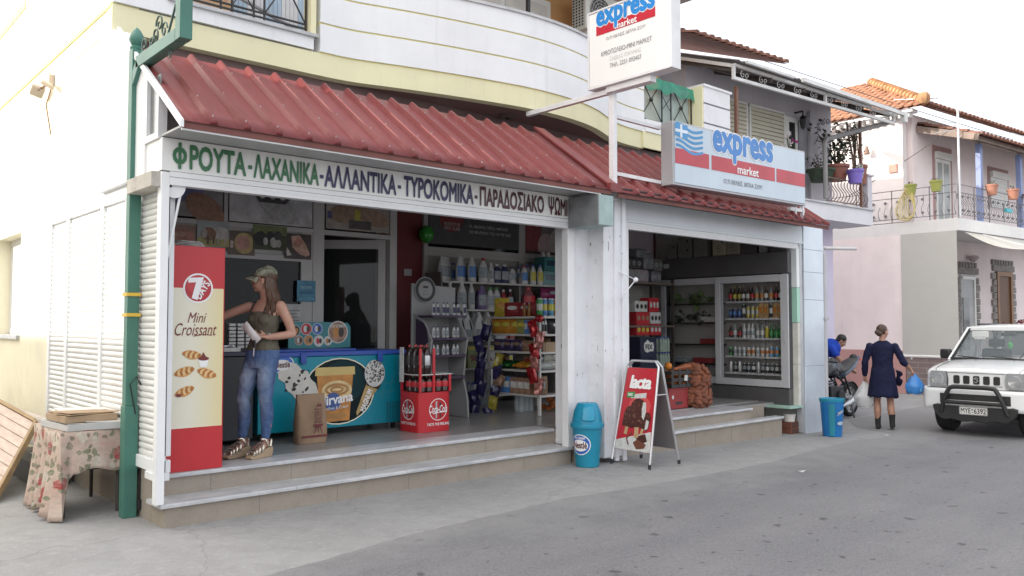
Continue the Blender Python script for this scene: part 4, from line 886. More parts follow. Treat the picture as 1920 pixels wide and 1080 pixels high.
sm.tube([(0,-1.03,4.15),(0,-.9,4.05),(0,-.78,3.9),(0,-.72,3.83)],.01,5); sm.build("scrollwork",M_SCR,gp)
sm = MB(); sm.tube([(0,-.80 + .022 * math.cos(t),3.70 + .035 * math.sin(t)) for t in [i * math.pi / 5 for i in range(11)]],.005,5).build("hook",M_SCR,gp)
MB().box(-.065,.1,-.62,-.02,2.68,2.80).T(Matrix.Identity(4)).build("mounting_box",mat("stained_concrete_cap",(.52,.49,.44),.8,var=.2,dirt=.6,dirtc=(.16,.10,.08)),gp,.004)
for z in (1.83,1.66): MB().box(-.058,.058,-.058,.058,z,z + .028).build("yellow_tape",mat("yellow_tape",(.70,.46,.06),.5),gp)
MB().tube([(.03,-.06,.85),(-.02,-.07,1.1),(.03,-.07,1.16),(.075,-.06,1.08),(.08,-.055,.5),(.075,-.05,.05)],.006,5).box(.055,.1,-.08,-.04,.06,.14).build("cable",M_BLACK,gp)
# floodlight cluster on the side wall
fl_ = thing("floodlight_cluster","weathered pair of floodlights with junction box high on the alley wall","light",(0,3.8,4.30))
M_AGED = mat("aged_beige_plastic",(.55,.47,.40),.6,var=.15)
MB().box(-.06,0,-.05,.05,.02,.14).build("junction_box",M_AGED,fl_,.006)
for s_,nm in ((1,"lamp_head"),(-1,"lamp_head")):
    T_ = Matrix.Translation((-.12,.20 * s_,-.02)) @ Matrix.Rotation(R(-25 * s_),4,'X') @ Matrix.Rotation(R(20),4,'Y')
    MB().box(-.07,.07,-.085,.085,-.022,.022,T=T_).build(nm,M_AGED,fl_,.01)
MB().bar((-.04,0,.05),(-.12,.16,-.02),.02).bar((-.04,0,.05),(-.12,-.16,-.02),.02).tube([(-.02,0,0),(-.06,.05,-.2),(-.02,-.02,-.55)],.008,5).build("arm",mat("rust",(.25,.15,.10),.8),fl_)
# shutter pull rod
tag(MB().tube([(.095,.02,2.69),(-.01,.02,2.12)],.011,8).build("shutter_rod",M_ALU,None,loc=(.04,.02,2.4)),"thin white rod hanging slantwise inside the left shop opening","rod")
# ================================================================= table with floral cloth
M_TLEG = mat("dark_table_leg",(.06,.05,.045),.6,var=.3)
tb = thing("folding_table","small dark table hidden under a floral cloth beside the green post","table",(-.30,1.27,0))
MB().box(-.235,.26,-.40,.46,.675,.70).build("tabletop",M_TLEG,tb)
for x in (-.20,.22):
    for y in (-.36,.42): MB().tube([(x,y,0),(x,y,.675)],.016,8).build("leg",M_TLEG,tb)
MB().bar((-.20,-.36,.40),(.22,-.36,.40),.02,.05).bar((-.20,.42,.3),(.22,.42,.3),.02,.03).bar((-.20,-.36,.3),(-.20,.42,.3),.02,.03).build("stretcher",M_TLEG,tb)
def floral():
    m,nt,b = nodes("floral_cloth"); v = coords(nt); u = coords(nt,kind='UV')
    uv = u
    n0 = N(nt,"ShaderNodeTexNoise"); n0.inputs['Scale'].default_value = 7; n0.inputs['Detail'].default_value = 4; nt.links.new(uv,n0.inputs[0])
    wv = N(nt,"ShaderNodeVectorMath",operation='MULTIPLY_ADD'); nt.links.new(n0.outputs['Color'],wv.inputs[0]); wv.inputs[1].default_value = (.10,.10,0); nt.links.new(uv,wv.inputs[2])
    base = mixc(nt,ramp(nt,noise(nt,uv,5,4),[(.35,0.),(.65,1.)]),(.60,.49,.41),(.50,.34,.29))
    def layer(base,sc,off,rad,soft,cols,pick):
        mp = N(nt,"ShaderNodeMapping"); nt.links.new(wv.outputs[0],mp.inputs[0]); mp.inputs[1].default_value = (off,off * 1.7,0)
        vo = N(nt,"ShaderNodeTexVoronoi",voronoi_dimensions='2D'); vo.inputs['Scale'].default_value = sc; nt.links.new(mp.outputs[0],vo.inputs[0])
        sp = N(nt,"ShaderNodeSeparateColor"); nt.links.new(vo.outputs['Color'],sp.inputs[0])
        k1 = ramp(nt,vo.outputs['Distance'],[(rad,1.),(rad + soft,0.)]); k2 = ramp(nt,sp.outputs[0],[(pick,0.),(pick + .02,1.)])
        mu = N(nt,"ShaderNodeMath",operation='MULTIPLY'); nt.links.new(k1,mu.inputs[0]); nt.links.new(k2,mu.inputs[1])
        w = N(nt,"ShaderNodeTexWave",wave_type='RINGS'); w.inputs['Scale'].default_value = sc * 3; w.inputs['Distortion'].default_value = 5; nt.links.new(mp.outputs[0],w.inputs[0])
        return mixc(nt,mu.outputs[0],base,mixc(nt,w.outputs['Fac'],cols[0],cols[1]))
    c = layer(base,15,2.2,.34,.06,((.10,.13,.08),(.26,.27,.17)),.60)
    c = layer(c,9,5.1,.28,.05,((.62,.58,.50),(.50,.44,.36)),.45)
    c = layer(c,7,.4,.33,.05,((.22,.02,.025),(.46,.08,.08)),.72)
    c = layer(c,14,8.4,.22,.04,((.10,.09,.07),(.30,.25,.18)),.66)
    ed = N(nt,"ShaderNodeTexVoronoi",voronoi_dimensions='2D',feature='DISTANCE_TO_EDGE'); ed.inputs['Scale'].default_value = 17; nt.links.new(wv.outputs[0],ed.inputs[0])
    c = mixc(nt,ramp(nt,ed.outputs[0],[(0.,.4),(.02,0.)]),c,(.16,.12,.09))
    c = mixc(nt,ramp(nt,noise(nt,wv.outputs[0],26,5,.7,1.),[(.40,0.),(.66,.75)]),c,mixc(nt,noise(nt,uv,9),(.20,.13,.10),(.60,.54,.47)))
    nt.links.new(c,b.inputs['Base Color']); b.inputs['Roughness'].default_value = .9; b.inputs['Specular IOR Level'].default_value = .15; return m
M_FLOR = floral()
def cloth():
    """sheet laid over the table: top, short front flap, long left drop gathered at the corner"""
    x0,x1,y0,y1,zt = -.25,.29,-.43,.48,.708
    me_v = []; uvs = []; faces = []
    # outline from right-front corner along the front to the left corner, then back along the left side
    per = []
    nf,nl = 16,30
    for i in range(nf + 1): t = i / nf; per.append((x1 + (x0 - x1) * t,y0,0,-1,'f',t))
    for i in range(1,nl + 1): t = i / nl; per.append((x0,y0 + (y1 - y0) * t,-1,0,'l',t))
    rows = 11; off = 0.
    k = len(per); last = None; L_ = 0; arc = []
    for p in per:
        if last: L_ += math.hypot(p[0] - last[0],p[1] - last[1])
        arc.append(L_); last = p
    for r in range(rows + 1):
        d = r / rows
        for i,(x,y,nx_,ny_,sd,t) in enumerate(per):
            if sd == 'f': drop = .33 + .02 * math.sin(9 * t) + (max(0,t - .80) / .20) ** 2 * .38; amp = .008 + .05 * max(0,t - .7) / .3
            else: drop = .71 - .06 * math.sin(t * 6.) - .05 * t + (.02 if t < .2 else 0); amp = .045
            z = zt - drop * d; ph = arc[i] * 38
            corner = math.exp(-((arc[i] - .6) / .12) ** 2)
            o_ = amp * d * (math.sin(ph) + .5 * math.sin(ph * .53 + 1)) + .02 * d + .03 * d * d * (sd == 'l') + corner * .03 * d
            xx,yy = x + nx_ * o_,y + ny_ * o_
            if corner > .05: yy += -corner * .05 * d
            me_v.append((xx,yy,max(.012,z))); uvs.append((arc[i],1 + drop * d))
    for r in range(rows):
        for i in range(k - 1): faces.append((r * k + i,r * k + i + 1,(r + 1) * k + i + 1,(r + 1) * k + i))
    b0 = len(me_v)
    for p in ((x1,y1),(x0,y1),(x0,y0),(x1,y0)): me_v.append((p[0],p[1],zt)); uvs.append((p[0],p[1]))
    faces.append((b0,b0 + 1,b0 + 2,b0 + 3))
    me = bpy.data.meshes.new("tablecloth"); me.from_pydata(me_v,[],faces); uvl = me.uv_layers.new(name="UVMap")
    for pl_ in me.polygons:
        pl_.use_smooth = True
        for li in pl_.loop_indices: uvl.data[li].uv = uvs[me.loops[li].vertex_index]
    me.materials.append(M_FLOR); o = bpy.data.objects.new("tablecloth",me); COL.objects.link(o); o.location = (-.30,1.27,0)
    me.set_sharp_from_angle(angle=R(70)); s = o.modifiers.new("thick",'SOLIDIFY'); s.thickness = .003
    return tag(o,"cream tablecloth with red roses and green leaves hanging to the ground on the left","tablecloth")
cloth()
# flattened cartons stacked on the table
M_CARD = mat("brown_cardboard",(.42,.30,.20),.85,var=.12,spec=.15); M_CARDG = mat("grey_cardboard",(.52,.51,.50),.8,var=.08,spec=.15); M_CARDW = mat("white_cardboard",(.70,.68,.64),.8,var=.06,dirt=.2,dirtc=(.4,.36,.3))
def carton(label,x,y,z,lx,ly,lz,rz,m_,flap=None):
    t = thing("flat_carton",label,"cardboard box",(x,y,z),rz)
    MB().box(-lx / 2,lx / 2,-ly / 2,ly / 2,0,lz).build("tray",m_,t,.004)
    F = MB(); F.box(-lx / 2 + .01,lx / 2 - .012,-ly / 2 + .012,ly / 2 - .01,lz + .001,lz + .006,T=Matrix.Rotation(R(2),4,'Y'))
    F.build("lid_flap",flap or m_,t); return t
carton("flat grey carton lying on the tablecloth at the post side",-.16,1.10,.712,.34,.55,.06,-8,M_CARDG,M_CARDW)
carton("flat grey carton on the tablecloth at its left front corner",-.41,1.16,.712,.24,.62,.055,6,M_CARDG,M_CARDW)
carton("brown open carton lying on top of the grey cartons",-.32,1.12,.78,.42,.48,.055,4,M_CARD)
carton("large pale flattened carton on top of the pile at the back",-.16,1.42,.80,.55,.62,.02,-5,M_CARDW)
carton("loose brown cardboard sheet tilted on the very top of the pile",-.30,1.02,.842,.45,.26,.006,14,M_CARD)
# ================================================================= leaning shutters and boards in the alley
M_WOODP = mat("pinkish_wood",(.56,.44,.37),.7,var=.14,ns=3,stretch=(8,.7,8),dirt=.2,dirtc=(.7,.6,.52)); M_WOODB = mat("ochre_wood_edge",(.34,.23,.12),.7,var=.2,ns=5)
A = Vector((-.80,1.98,.03)); E1 = Vector((.47,.75,.57)); E2 = Vector((-.42,2.1,.38))
pl_t = thing("wooden_panel","old pinkish tongue-and-groove wooden door panel leaning in the alley beside the table","door panel",tuple(A))
u = E1.normalized(); v_ = E2.normalized(); FPn = Fr((0,0,0),u,v_); w_,l_ = E1.length,E2.length
mb = MB(); nb = 8
for i in range(nb):
    a = w_ * i / nb; mb.prism([(a + .006,.0),(a + w_ / nb - .006,.0),(a + w_ / nb - .006,l_),(a + .006,l_)],FPn,0,.028); mb.prism([(a - .006,0.005),(a + .006,0.005),(a + .006,l_),(a - .006,l_)],FPn,.0,.014)
mb.build("boards",M_WOODP,pl_t,.003)
e = MB(); e.prism([(-.03,-.05),(w_ + .03,-.05),(w_ + .03,.0),(-.03,0)],FPn,-.03,.05); e.prism([(w_,0),(w_ + .05,0),(w_ + .05,l_),(w_,l_)],FPn,-.03,.05); e.build("edge_frame",M_WOODB,pl_t,.004)
sb_ = thing("white_slab","grey white thick insulated slab leaning against the cream alley wall","slab",(-.30,4.7,.02)); T_ = Matrix.Rotation(R(24),4,'X') @ Matrix.Rotation(R(8),4,'Y')
MB().box(-.10,.02,-.15,1.5,.0,.88,T=Matrix.Rotation(R(-14),4,'Y')).build("slab",mat("grey_slab",(.62,.61,.59),.7,var=.06),sb_,.01)
lp = thing("rolled_sheet","dirty beige rolled sheet lying behind the wooden panel","roll",(-.15,3.0,.42)); MB().tube([(.1,-1.1,.1),(-.12,1.3,.18)],.06,12).build("roll",mat("beige_roll",(.50,.44,.38),.8,var=.15),lp)
for i,(lb,y,z) in enumerate((("narrow white plank under the rolled sheet, upper one",2.6,.36),("narrow white plank under the rolled sheet, lower one",2.5,.24))):
    t = thing("plank",lb,"plank",(-.18,y,z)); MB().box(-.06,.06,-1.0,1.0,0,.03,T=Matrix.Rotation(R(-4),4,'X') @ Matrix.Rotation(R(20),4,'Y')).build("board",M_CARDW,t,.003)
sup = thing("crate_stack","dark old crate behind the leaning panel holding it up","crate",(-.22,3.2,0)); MB().box(-.15,.15,-.7,.7,0,.22).build("crate",M_TLEG,sup,.006)
# ================================================================= tall snack display box
sd = thing("snack_display","tall red and cream snack display cabinet at the left of the shop step","display stand",(.345,.30,FZ))
M_SRED = mat("display_red",(.50,.028,.035),.35,var=.05,dirt=.08,dirtc=(.3,.05,.05)); M_SCR = mat("display_cream",(.74,.70,.52),.35,var=.03,dirt=.04)
MB().box(-.24,.24,.012,.42,.0,1.885).build("cabinet",M_SRED,sd,.006)
FD = Fr((-.228,.012,0),(1,0,0),(0,0,1)); W_ = .456
def gradient(name,c0,c1,x0,x1,sw=None):
    """colour blend painted across a panel (object x)"""
    m,nt,b = nodes(name); sx = N(nt,"ShaderNodeSeparateXYZ"); nt.links.new(coords(nt),sx.inputs[0])
    mr = N(nt,"ShaderNodeMapRange"); nt.links.new(sx.outputs[0],mr.inputs[0]); mr.inputs[1].default_value = x0; mr.inputs[2].default_value = x1
    nt.links.new(mixc(nt,mr.outputs[0],c0,c1),b.inputs['Base Color']); b.inputs['Roughness'].default_value = .35; return m
pp = MB().rect(FD,0,1.53,W_,1.88,.002,0).rect(FD,0,.36,W_,1.53,.002,1).rect(FD,0,0.004,W_,.36,.002,0).build("front_panel",[M_SRED,gradient("cream_yellow_sheen",(.76,.73,.60),(.70,.58,.26),-.05,.30)],sd)  # sheen painted in: cream blends to yellow across the front
lg = MB(); cx,cy = .235,1.53
lg.disc(FD,cx,cy,.127,d=.004,m=0).disc(FD,cx,cy,.112,d=.005,m=1).disc(FD,cx - .02,cy + .03,.075,d=.006,m=2)
lg.build("logo_disc",[M_SIGNW,mat("logo_red",(.42,.02,.03),.3),mat("logo_red_light",(.50,.04,.05),.3)],sd)
MB().shape([(cx - .085,cy + .085),(cx + .045,cy + .095),(cx - .005,cy - .10),(cx - .055,cy - .085),(cx - .02,cy + .05),(cx - .085,cy + .045)],FD,.008).text("DAYS",FD,cx - .045,cy - .045,cx + .115,cy + .02,.009,bold=.03,rot=58).build("lettering",M_SIGNW,sd,flat=True,norm=False)
M_CHOC = mat("chocolate_script",(.17,.03,.025),.45)
MB().text("Mini",FD,.15,1.24,.31,1.325,.005,shear=.35).text("Croissant",FD,.045,1.13,.40,1.235,.005,shear=.35).stroke(FD,[(.2,1.125),(.3,1.14),(.36,1.13)],.006,.005).build("lettering",M_CHOC,sd,flat=True,norm=False)
M_CR1 = mat("croissant_gold",(.60,.30,.09),.5,var=.2,ns=20); M_CR2 = mat("croissant_brown",(.40,.15,.035),.5,var=.2,ns=20); M_CR3 = mat("croissant_pale",(.72,.48,.22),.5)
def croissant(mb,x,y,s,rot):
    c_,s_ = math.cos(R(rot)),math.sin(R(rot)); q = lambda a,b: (x + (a * c_ - b * s_) * s,y + (a * s_ + b * c_) * s)
    up = [(-1 + 2 * t,.55 * math.sin(math.pi * t) ** .7 - .15 * (1 - abs(2 * t - 1))) for t in [i / 14 for i in range(15)]]; dn = [(1 - 2 * t,-.42 * math.sin(math.pi * t) - .05) for t in [i / 14 for i in range(15)]]
    mb.shape([q(a,b) for a,b in up + dn[1:-1]],FD,.005,0)
    for k in range(-3,4):
        a = k * .24; mb.stroke(FD,[q(a - .08,-.34 + .05 * abs(k)),q(a,.02),q(a + .1,.40 - .06 * abs(k))],[.012 * s / .06,.03 * s / .06 * .8,.008],.006,1 if k % 2 else 2)
mb = MB()
croissant(mb,.19,.97,.085,-10); croissant(mb,.13,.83,.09,15); croissant(mb,.32,.81,.09,-20); croissant(mb,.135,.665,.088,20)
mb.build("croissant_print",[M_CR1,M_CR2,M_CR3],sd,flat=True,norm=False)
mb = MB(); mb.shape([(.245,.93),(.335,.93),(.318,.865),(.262,.865)],FD,.006,0).disc(FD,.29,.935,.046,.017,.007,1).shape([(.26,.94),(.275,.965),(.285,.99),(.30,.965),(.32,.94)],FD,.008,1).disc(FD,.085,.635,.022,.014,.008,1)
mb.build("chocolate_cup_print",[M_SIGNW,M_CHOC],sd,flat=True,norm=False)
nw = thing("newspaper_pile","few folded newspapers lying on top of the red snack display cabinet","newspapers",(.30,.5,FZ + 1.89)); mb = MB()
for i in range(4): mb.box(-.13 + .01 * i,.15 - .02 * i,-.12,.12,i * .012,i * .012 + .009,T=Matrix.Rotation(R(6 * i - 8),4,'Z'))
mb.build("sheets",mat("newsprint",(.30,.29,.28),.9,var=.3,ns=20),nw)
# ================================================================= glazed partition at the back left
gpn = thing("glazed_partition","white framed glass partition with an open door at the back of the shop front","partition",(0,2.6,FZ))
M_PFR = mat("partition_frame",(.50,.49,.48),.45,var=.05,dirt=.1); fm = MB(); z = lambda v: v - FZ
fm.box(.0,3.90,0,.09,z(2.72),z(2.78)).box(.0,2.70,.002,.088,z(2.36),z(2.43)).box(2.655,2.81,-.004,.094,0,z(3.32)).box(3.79,3.90,-.003,.093,0,z(3.32)).box(2.50,2.655,.004,.086,0,z(2.72)).box(.02,.12,.003,.087,0,z(3.32)).box(1.52,1.57,.003,.087,z(2.78),z(3.32)).box(.12,2.5,.004,.086,0,z(.75)).box(2.81,3.79,.004,.086,z(3.25),z(3.32))
fm.build("frame",M_PFR,gpn,.004)
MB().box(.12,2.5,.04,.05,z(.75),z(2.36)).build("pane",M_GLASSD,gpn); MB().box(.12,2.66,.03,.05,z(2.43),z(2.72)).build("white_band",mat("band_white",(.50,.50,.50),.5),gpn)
dl = MB(); DT = Matrix.Translation((3.78,.09,0)) @ Matrix.Rotation(R(-38),4,'Z')
dl.box(-.95,-.85,0,.04,.02,z(2.72),T=DT).box(-.10,0,0,.04,.02,z(2.72),T=DT).box(-.85,-.10,0,.04,z(2.60),z(2.72),T=DT).box(-.85,-.10,0,.04,.02,.55,T=DT)
d_ = dl.build("door",M_PFR,gpn,.003); MB().box(-.85,-.10,.015,.022,.55,z(2.60),T=DT).build("pane",glass("door_glass",(.04,.045,.045),.35),d_)
FDo = Fr(DT @ Vector((-.85,-.002,.6)),(DT.to_3x3() @ Vector((1,0,0))),(0,0,1)); MB().rect(FDo,.1,.02,.66,.30,.002,0).rect(FDo,.1,.02,.66,.13,.004,1).text("express",FDo,.14,.14,.62,.26,.005,2,bold=.04).build("sticker",[M_SIGNW,REDV,NVY],d_,flat=True,norm=False)
# upper pictures on the glass
def picture(name,label,F,x0,y0,x1,y1,bgc,blobs,cat="picture",parent=None,group=None,d=.004,th=.004):
    """printed picture: board with colour patches, F local to the given frame"""
    mats = [mat(name + "_ground" + str(len(bpy.data.materials)),bgc,.5,var=.25,ns=8)]; mb = MB(); mb.prism([(x0,y0),(x1,y0),(x1,y1),(x0,y1)],F,d - th,d,0)
    for i,(k,c,*a) in enumerate(blobs):
        mats.append(mat(f"{name}_print{len(bpy.data.materials)}",c,.5,var=.3,ns=18)); o_ = d + .0012 * (i + 1)
        if k == 'e': mb.disc(F,x0 + a[0] * (x1 - x0),y0 + a[1] * (y1 - y0),a[2] * (x1 - x0),a[3] * (y1 - y0),o_,i + 1,20,rot=a[4] if len(a) > 4 else 0)
        elif k == 'r': mb.rect(F,x0 + a[0] * (x1 - x0),y0 + a[1] * (y1 - y0),x0 + a[2] * (x1 - x0),y0 + a[3] * (y1 - y0),o_,i + 1)
        elif k == 'p': mb.shape([(x0 + q[0] * (x1 - x0),y0 + q[1] * (y1 - y0)) for q in a[0]],F,o_,i + 1)
        elif k == 't': mb.text(a[0],F,x0 + a[1] * (x1 - x0),y0 + a[2] * (y1 - y0),x0 + a[3] * (x1 - x0),y0 + a[4] * (y1 - y0),o_,i + 1,bold=.02)
    o = mb.build(name,mats,parent,flat=True,norm=False)
    return tag(o,label,cat,group) if parent is None else o
FPt = Fr((0,2.6,0),(1,0,0),(0,0,1))
GR = "meat and farm photographs above the shop window"
picture("meat_photo","photo of raw red meat, leftmost of the framed pictures on the partition",FPt,.90,2.44,1.20,2.70,(.32,.20,.17),[('e',(.42,.20,.16),.5,.5,.45,.3),('e',(.5,.30,.24),.4,.6,.2,.12)],group=GR)
picture("cow_photo","photo of two brown and white cows on the shop partition",FPt,1.21,2.48,1.58,2.77,(.36,.40,.42),[('r',(.42,.38,.16),0,0,1,.34),('e',(.55,.52,.50),.72,.55,.26,.26),('e',(.28,.16,.10),.35,.48,.24,.26),('e',(.5,.45,.42),.22,.5,.09,.18),('r',(.12,.09,.07),.30,.08,.36,.4),('r',(.12,.09,.07),.48,.1,.53,.4),('r',(.5,.46,.44),.62,.1,.67,.4),('r',(.5,.46,.44),.84,.1,.89,.4)],group=GR,d=.008)
picture("cutlet_photo","photo of raw meat on a round yellow plate on the shop partition",FPt,1.565,2.40,1.895,2.68,(.15,.11,.09),[('e',(.46,.36,.16),.6,.5,.36,.44),('e',(.50,.27,.22),.55,.52,.26,.3),('e',(.55,.48,.42),.15,.5,.06,.09),('e',(.55,.48,.42),.14,.36,.06,.09)],group=GR)
picture("sheep_photo","photo of black and white sheep before green leaves on the shop partition",FPt,1.87,2.48,2.30,2.77,(.05,.06,.03),[('r',(.16,.20,.08),0,.62,1,1),('e',(.025,.025,.025),.22,.45,.2,.3),('e',(.025,.025,.025),.5,.5,.14,.28),('e',(.40,.40,.38),.36,.35,.07,.16),('e',(.42,.42,.40),.62,.32,.13,.22),('e',(.05,.05,.05),.72,.6,.12,.2),('e',(.38,.38,.36),.75,.28,.07,.16)],group=GR,d=.008)
picture("chop_photo","photo of a large raw cutlet on dark slate, rightmost framed picture",FPt,2.27,2.39,2.63,2.70,(.07,.05,.05),[('p',(.52,.32,.25),[(.25,.9),(.55,.95),(.8,.6),(.95,.2),(.8,.12),(.55,.2),(.3,.45)]),('e',(.45,.20,.17),.5,.65,.18,.14,30),('p',(.5,.48,.44),[(.02,.55),(.28,.15),(.1,.1)])],group=GR)
picture("window_poster","blurred blue and brown poster at the upper left of the shop partition",FPt,.14,2.80,1.50,3.30,(.30,.28,.28),[('e',(.24,.15,.14),.1,.4,.2,.4),('e',(.17,.17,.34),.66,.55,.22,.22,20),('e',(.30,.17,.12),.85,.2,.18,.3,-30)],"poster")
picture("window_poster","pale grey poster with a dark lamp shape above the farm photographs",FPt,1.58,2.79,2.64,3.30,(.50,.50,.51),[('p',(.40,.40,.41),[(.2,.8),(.5,.05),(.85,.05),(.7,.9)]),('p',(.06,.06,.065),[(.30,.62),(.34,.5),(.66,.5),(.72,.64),(.7,.75),(.3,.75)]),('e',(.6,.6,.58),.38,.63,.03,.04),('e',(.6,.6,.58),.5,.63,.03,.04),('e',(.6,.6,.58),.62,.63,.03,.04)],"poster")
picture("window_poster","food poster with tan shapes and a yellow cup above the shop door",FPt,2.83,2.80,3.77,3.24,(.36,.33,.30),[('e',(.30,.21,.15),.35,.5,.32,.3,8),('e',(.34,.23,.17),.75,.42,.26,.25,-12),('r',(.45,.42,.08),.44,.3,.53,.62),('r',(.10,.09,.09),.35,.05,.7,.3),('r',(.10,.09,.22),.02,.3,.09,.5)],"poster")
picture("blue_notice","small blue printed notice taped to the white partition frame behind the woman",FPt,2.44,1.87,2.69,2.13,(.07,.24,.36),[('t',(.35,.50,.60),"ΠΑΓΩΤΑ",.2,.62,.8,.74),('t',(.03,.10,.25),"φρέσκο γάλα",.12,.34,.88,.52),('r',(.12,.32,.45),.1,.08,.9,.2)],"notice",d=.012)
picture("price_list","white typed price list sheet taped below the blue notice",FPt,2.30,1.48,2.50,1.84,(.48,.48,.47),[('r',(.2,.2,.2),.1,.1 + .11 * i,.9 - .1 * (i % 3),.13 + .11 * i) for i in range(7)],"notice",d=.012)
# dim room behind : counter with goods and ceiling spots
for i,(x,y) in enumerate(((3.25,4.2),(3.75,4.6))):
    o = MB().lathe([(0,0),(.035,0),(.04,.02),(0,.02)],(0,0,0),12).build("ceiling_spot",lamp("spot_glow",(1,.95,.85),9),None,loc=(0,0,0)); o.location = (x,y,3.18); tag(o,"tiny lit ceiling spot in the dim back room, " + ("left one" if i == 0 else "right one"),"lamp")
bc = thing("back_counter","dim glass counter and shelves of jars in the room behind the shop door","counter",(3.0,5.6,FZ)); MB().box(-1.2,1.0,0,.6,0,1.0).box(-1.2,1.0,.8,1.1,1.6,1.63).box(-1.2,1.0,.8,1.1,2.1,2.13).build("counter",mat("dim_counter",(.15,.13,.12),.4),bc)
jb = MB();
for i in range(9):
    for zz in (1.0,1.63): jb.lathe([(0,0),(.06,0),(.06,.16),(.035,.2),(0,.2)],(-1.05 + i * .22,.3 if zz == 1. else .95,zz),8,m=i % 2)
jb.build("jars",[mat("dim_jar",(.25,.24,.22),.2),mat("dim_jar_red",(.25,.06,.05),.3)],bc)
# ================================================================= wall behind the shelving : right half
MB().box(8.3,10.3,2.85,2.95,.3,3.4).box(10.28,10.33,.6,2.85,-.2,3.4).box(9.70,10.28,.60,.66,-.2,3.3).build("interior_wall",M_INT,mk)
iw = MB(); FI = Fr((0,3.585,0),(1,0,0),(0,0,1))
iw.box(5.02,5.10,3.54,3.6,FZ,3.3).box(5.10,8.3,3.545,3.6,2.70,2.78).box(6.98,7.12,3.54,3.6,2.6,3.3).box(5.10,8.3,3.55,3.6,2.64,2.70)
iwf = iw.build("window",M_PFR,mk,.003); MB().box(5.10,6.98,3.575,3.583,2.78,3.3).build("pane",M_GLASSD,iwf)
FSB = Fr((0,3.56,0),(1,0,0),(0,0,1))
o = picture("dark_banner","dark grey shop banner with a red seal and white Greek text behind the shelves",FSB,5.12,2.83,6.97,3.30,(.075,.077,.085),[('e',(.22,.03,.035),.24,.93,.13,.5),('t',(.45,.45,.45),"PRODUCTS OF",.16,.64,.33,.75),('t',(.45,.45,.45),"FIRST CLASS",.16,.50,.33,.61),('t',(.5,.5,.5),"Α... πρώτης τάξης επιλογή",.43,.62,.87,.76),('t',(.5,.5,.5),"για ποιότητα στη σωστή τιμή!",.43,.42,.91,.57)],"banner")
picture("shop_poster","poster of a pale pink hand shape beside the dark shop banner",FSB,7.14,2.80,8.2,3.30,(.20,.17,.17),[('p',(.26,.06,.07),[(0,0),(.3,0),(.35,1),(0,1)]),('e',(.46,.34,.36),.47,.22,.2,.5,10),('e',(.44,.42,.40),.75,.45,.22,.5,-20),('r',(.03,.03,.03),0,0,1,.07)],"poster")
# green balloon, wall switch
bl = thing("balloon","shiny green balloon tied to the maroon wall","balloon",(5.0,3.45,2.95)); MB().ell((0,0,0),(.115,.115,.13),n=20,k=14).lathe([(.0,.0),(.02,-.02),(.005,-.01)],(.0,0,-.125),8).build("balloon",mat("green_balloon",(.05,.35,.05),.15,var=.05,spec=.6),bl); MB().tube([(0,0,-.14),(-.03,-.02,-.22),(-.05,-.03,-.33)],.008,5).build("ribbon",M_FRM,bl)
MB().box(4.68,4.82,3.565,3.59,2.32,2.42).build("socket",M_PFR,mk,.004)
# ================================================================= product makers
M_PW_ = mat("plastic_white",(.62,.62,.62),.35,var=.05); M_NAVY = mat("plastic_navy",(.04,.045,.12),.4); M_LBLUE = mat("label_blue",(.08,.22,.52),.4,var=.3,ns=30); M_LGREY = mat("label_grey",(.30,.34,.36),.4,var=.5,ns=30)
M_CAPR = mat("cap_red",(.40,.04,.04),.4); M_CAPB = mat("cap_blue",(.05,.10,.40),.4); M_LYEL = mat("label_yellow",(.55,.50,.08),.4,var=.3,ns=30); M_PURPLE = mat("plastic_purple",(.20,.14,.30),.4,var=.15); M_PRED = mat("plastic_red",(.30,.035,.04),.4,var=.15); M_COLA = mat("cola",(.022,.012,.010),.12,var=.1,spec=.6)
M_CLEAR = glass("clear_plastic",(.55,.62,.66),.45,.12); M_LRED = mat("label_red",(.48,.03,.04),.4,var=.1); M_LBLACK = mat("label_black",(.03,.03,.03),.4); M_SILV = mat("can_silver",(.55,.56,.58),.3,.7); M_LGRN = mat("label_green",(.05,.28,.07),.4,var=.3,ns=30); M_LORG = mat("label_orange",(.55,.20,.03),.4,var=.3,ns=30); M_LWHT = mat("label_white",(.60,.60,.58),.45,var=.15,ns=30)
PROTO = {}
def park(o): o.hide_render = False; return o
def bottle(label,w,d,h,body,cap,lab,prof=None,group=None,shape='oval',lz=(.18,.62)):
    """an upright bottle: body, cap, front label; faces -y"""
    t = thing("bottle",label,"bottle",(0,0,0),0,group)
    pr = prof or [(0,0),(.44,.0),(.5,.03),(.5,.45),(.46,.62),(.30,.80),(.19,.86),(.19,.90)]
    MB().lathe([(r * w,z_ * h) for r,z_ in pr],(0,0,0),16,sx=1,sy=d / w,cap=False).build("body",body,t,angle=50)
    MB().lathe([(0,.88 * h),(.2 * w,.88 * h),(.2 * w,.99 * h),(.14 * w,h),(0,h)],(0,0,0),12,sy=max(.6,d / w),cap=False).build("cap",cap,t)
    if lab:
        n = 8; vs = []
        for zz in lz:
            for i in range(n + 1): a = R(-150 + 120 * i / n); vs.append((.505 * w * math.cos(a),.515 * d * math.sin(a),zz * h))
        MB().add(vs,[(i,i + 1,n + 2 + i,n + 1 + i) for i in range(n)]).build("label",lab,t,norm=False)
    return t
def row(o,pts,rz=0,jit=.01):
    """first place o itself, then copies"""
    for i,p in enumerate(pts):
        c = o if i == 0 else dup(o)
        c.location = (p[0] + random.uniform(-jit,jit),p[1] + random.uniform(-jit,jit),p[2]); c.rotation_euler = (0,0,R(rz + random.uniform(-8,8)))
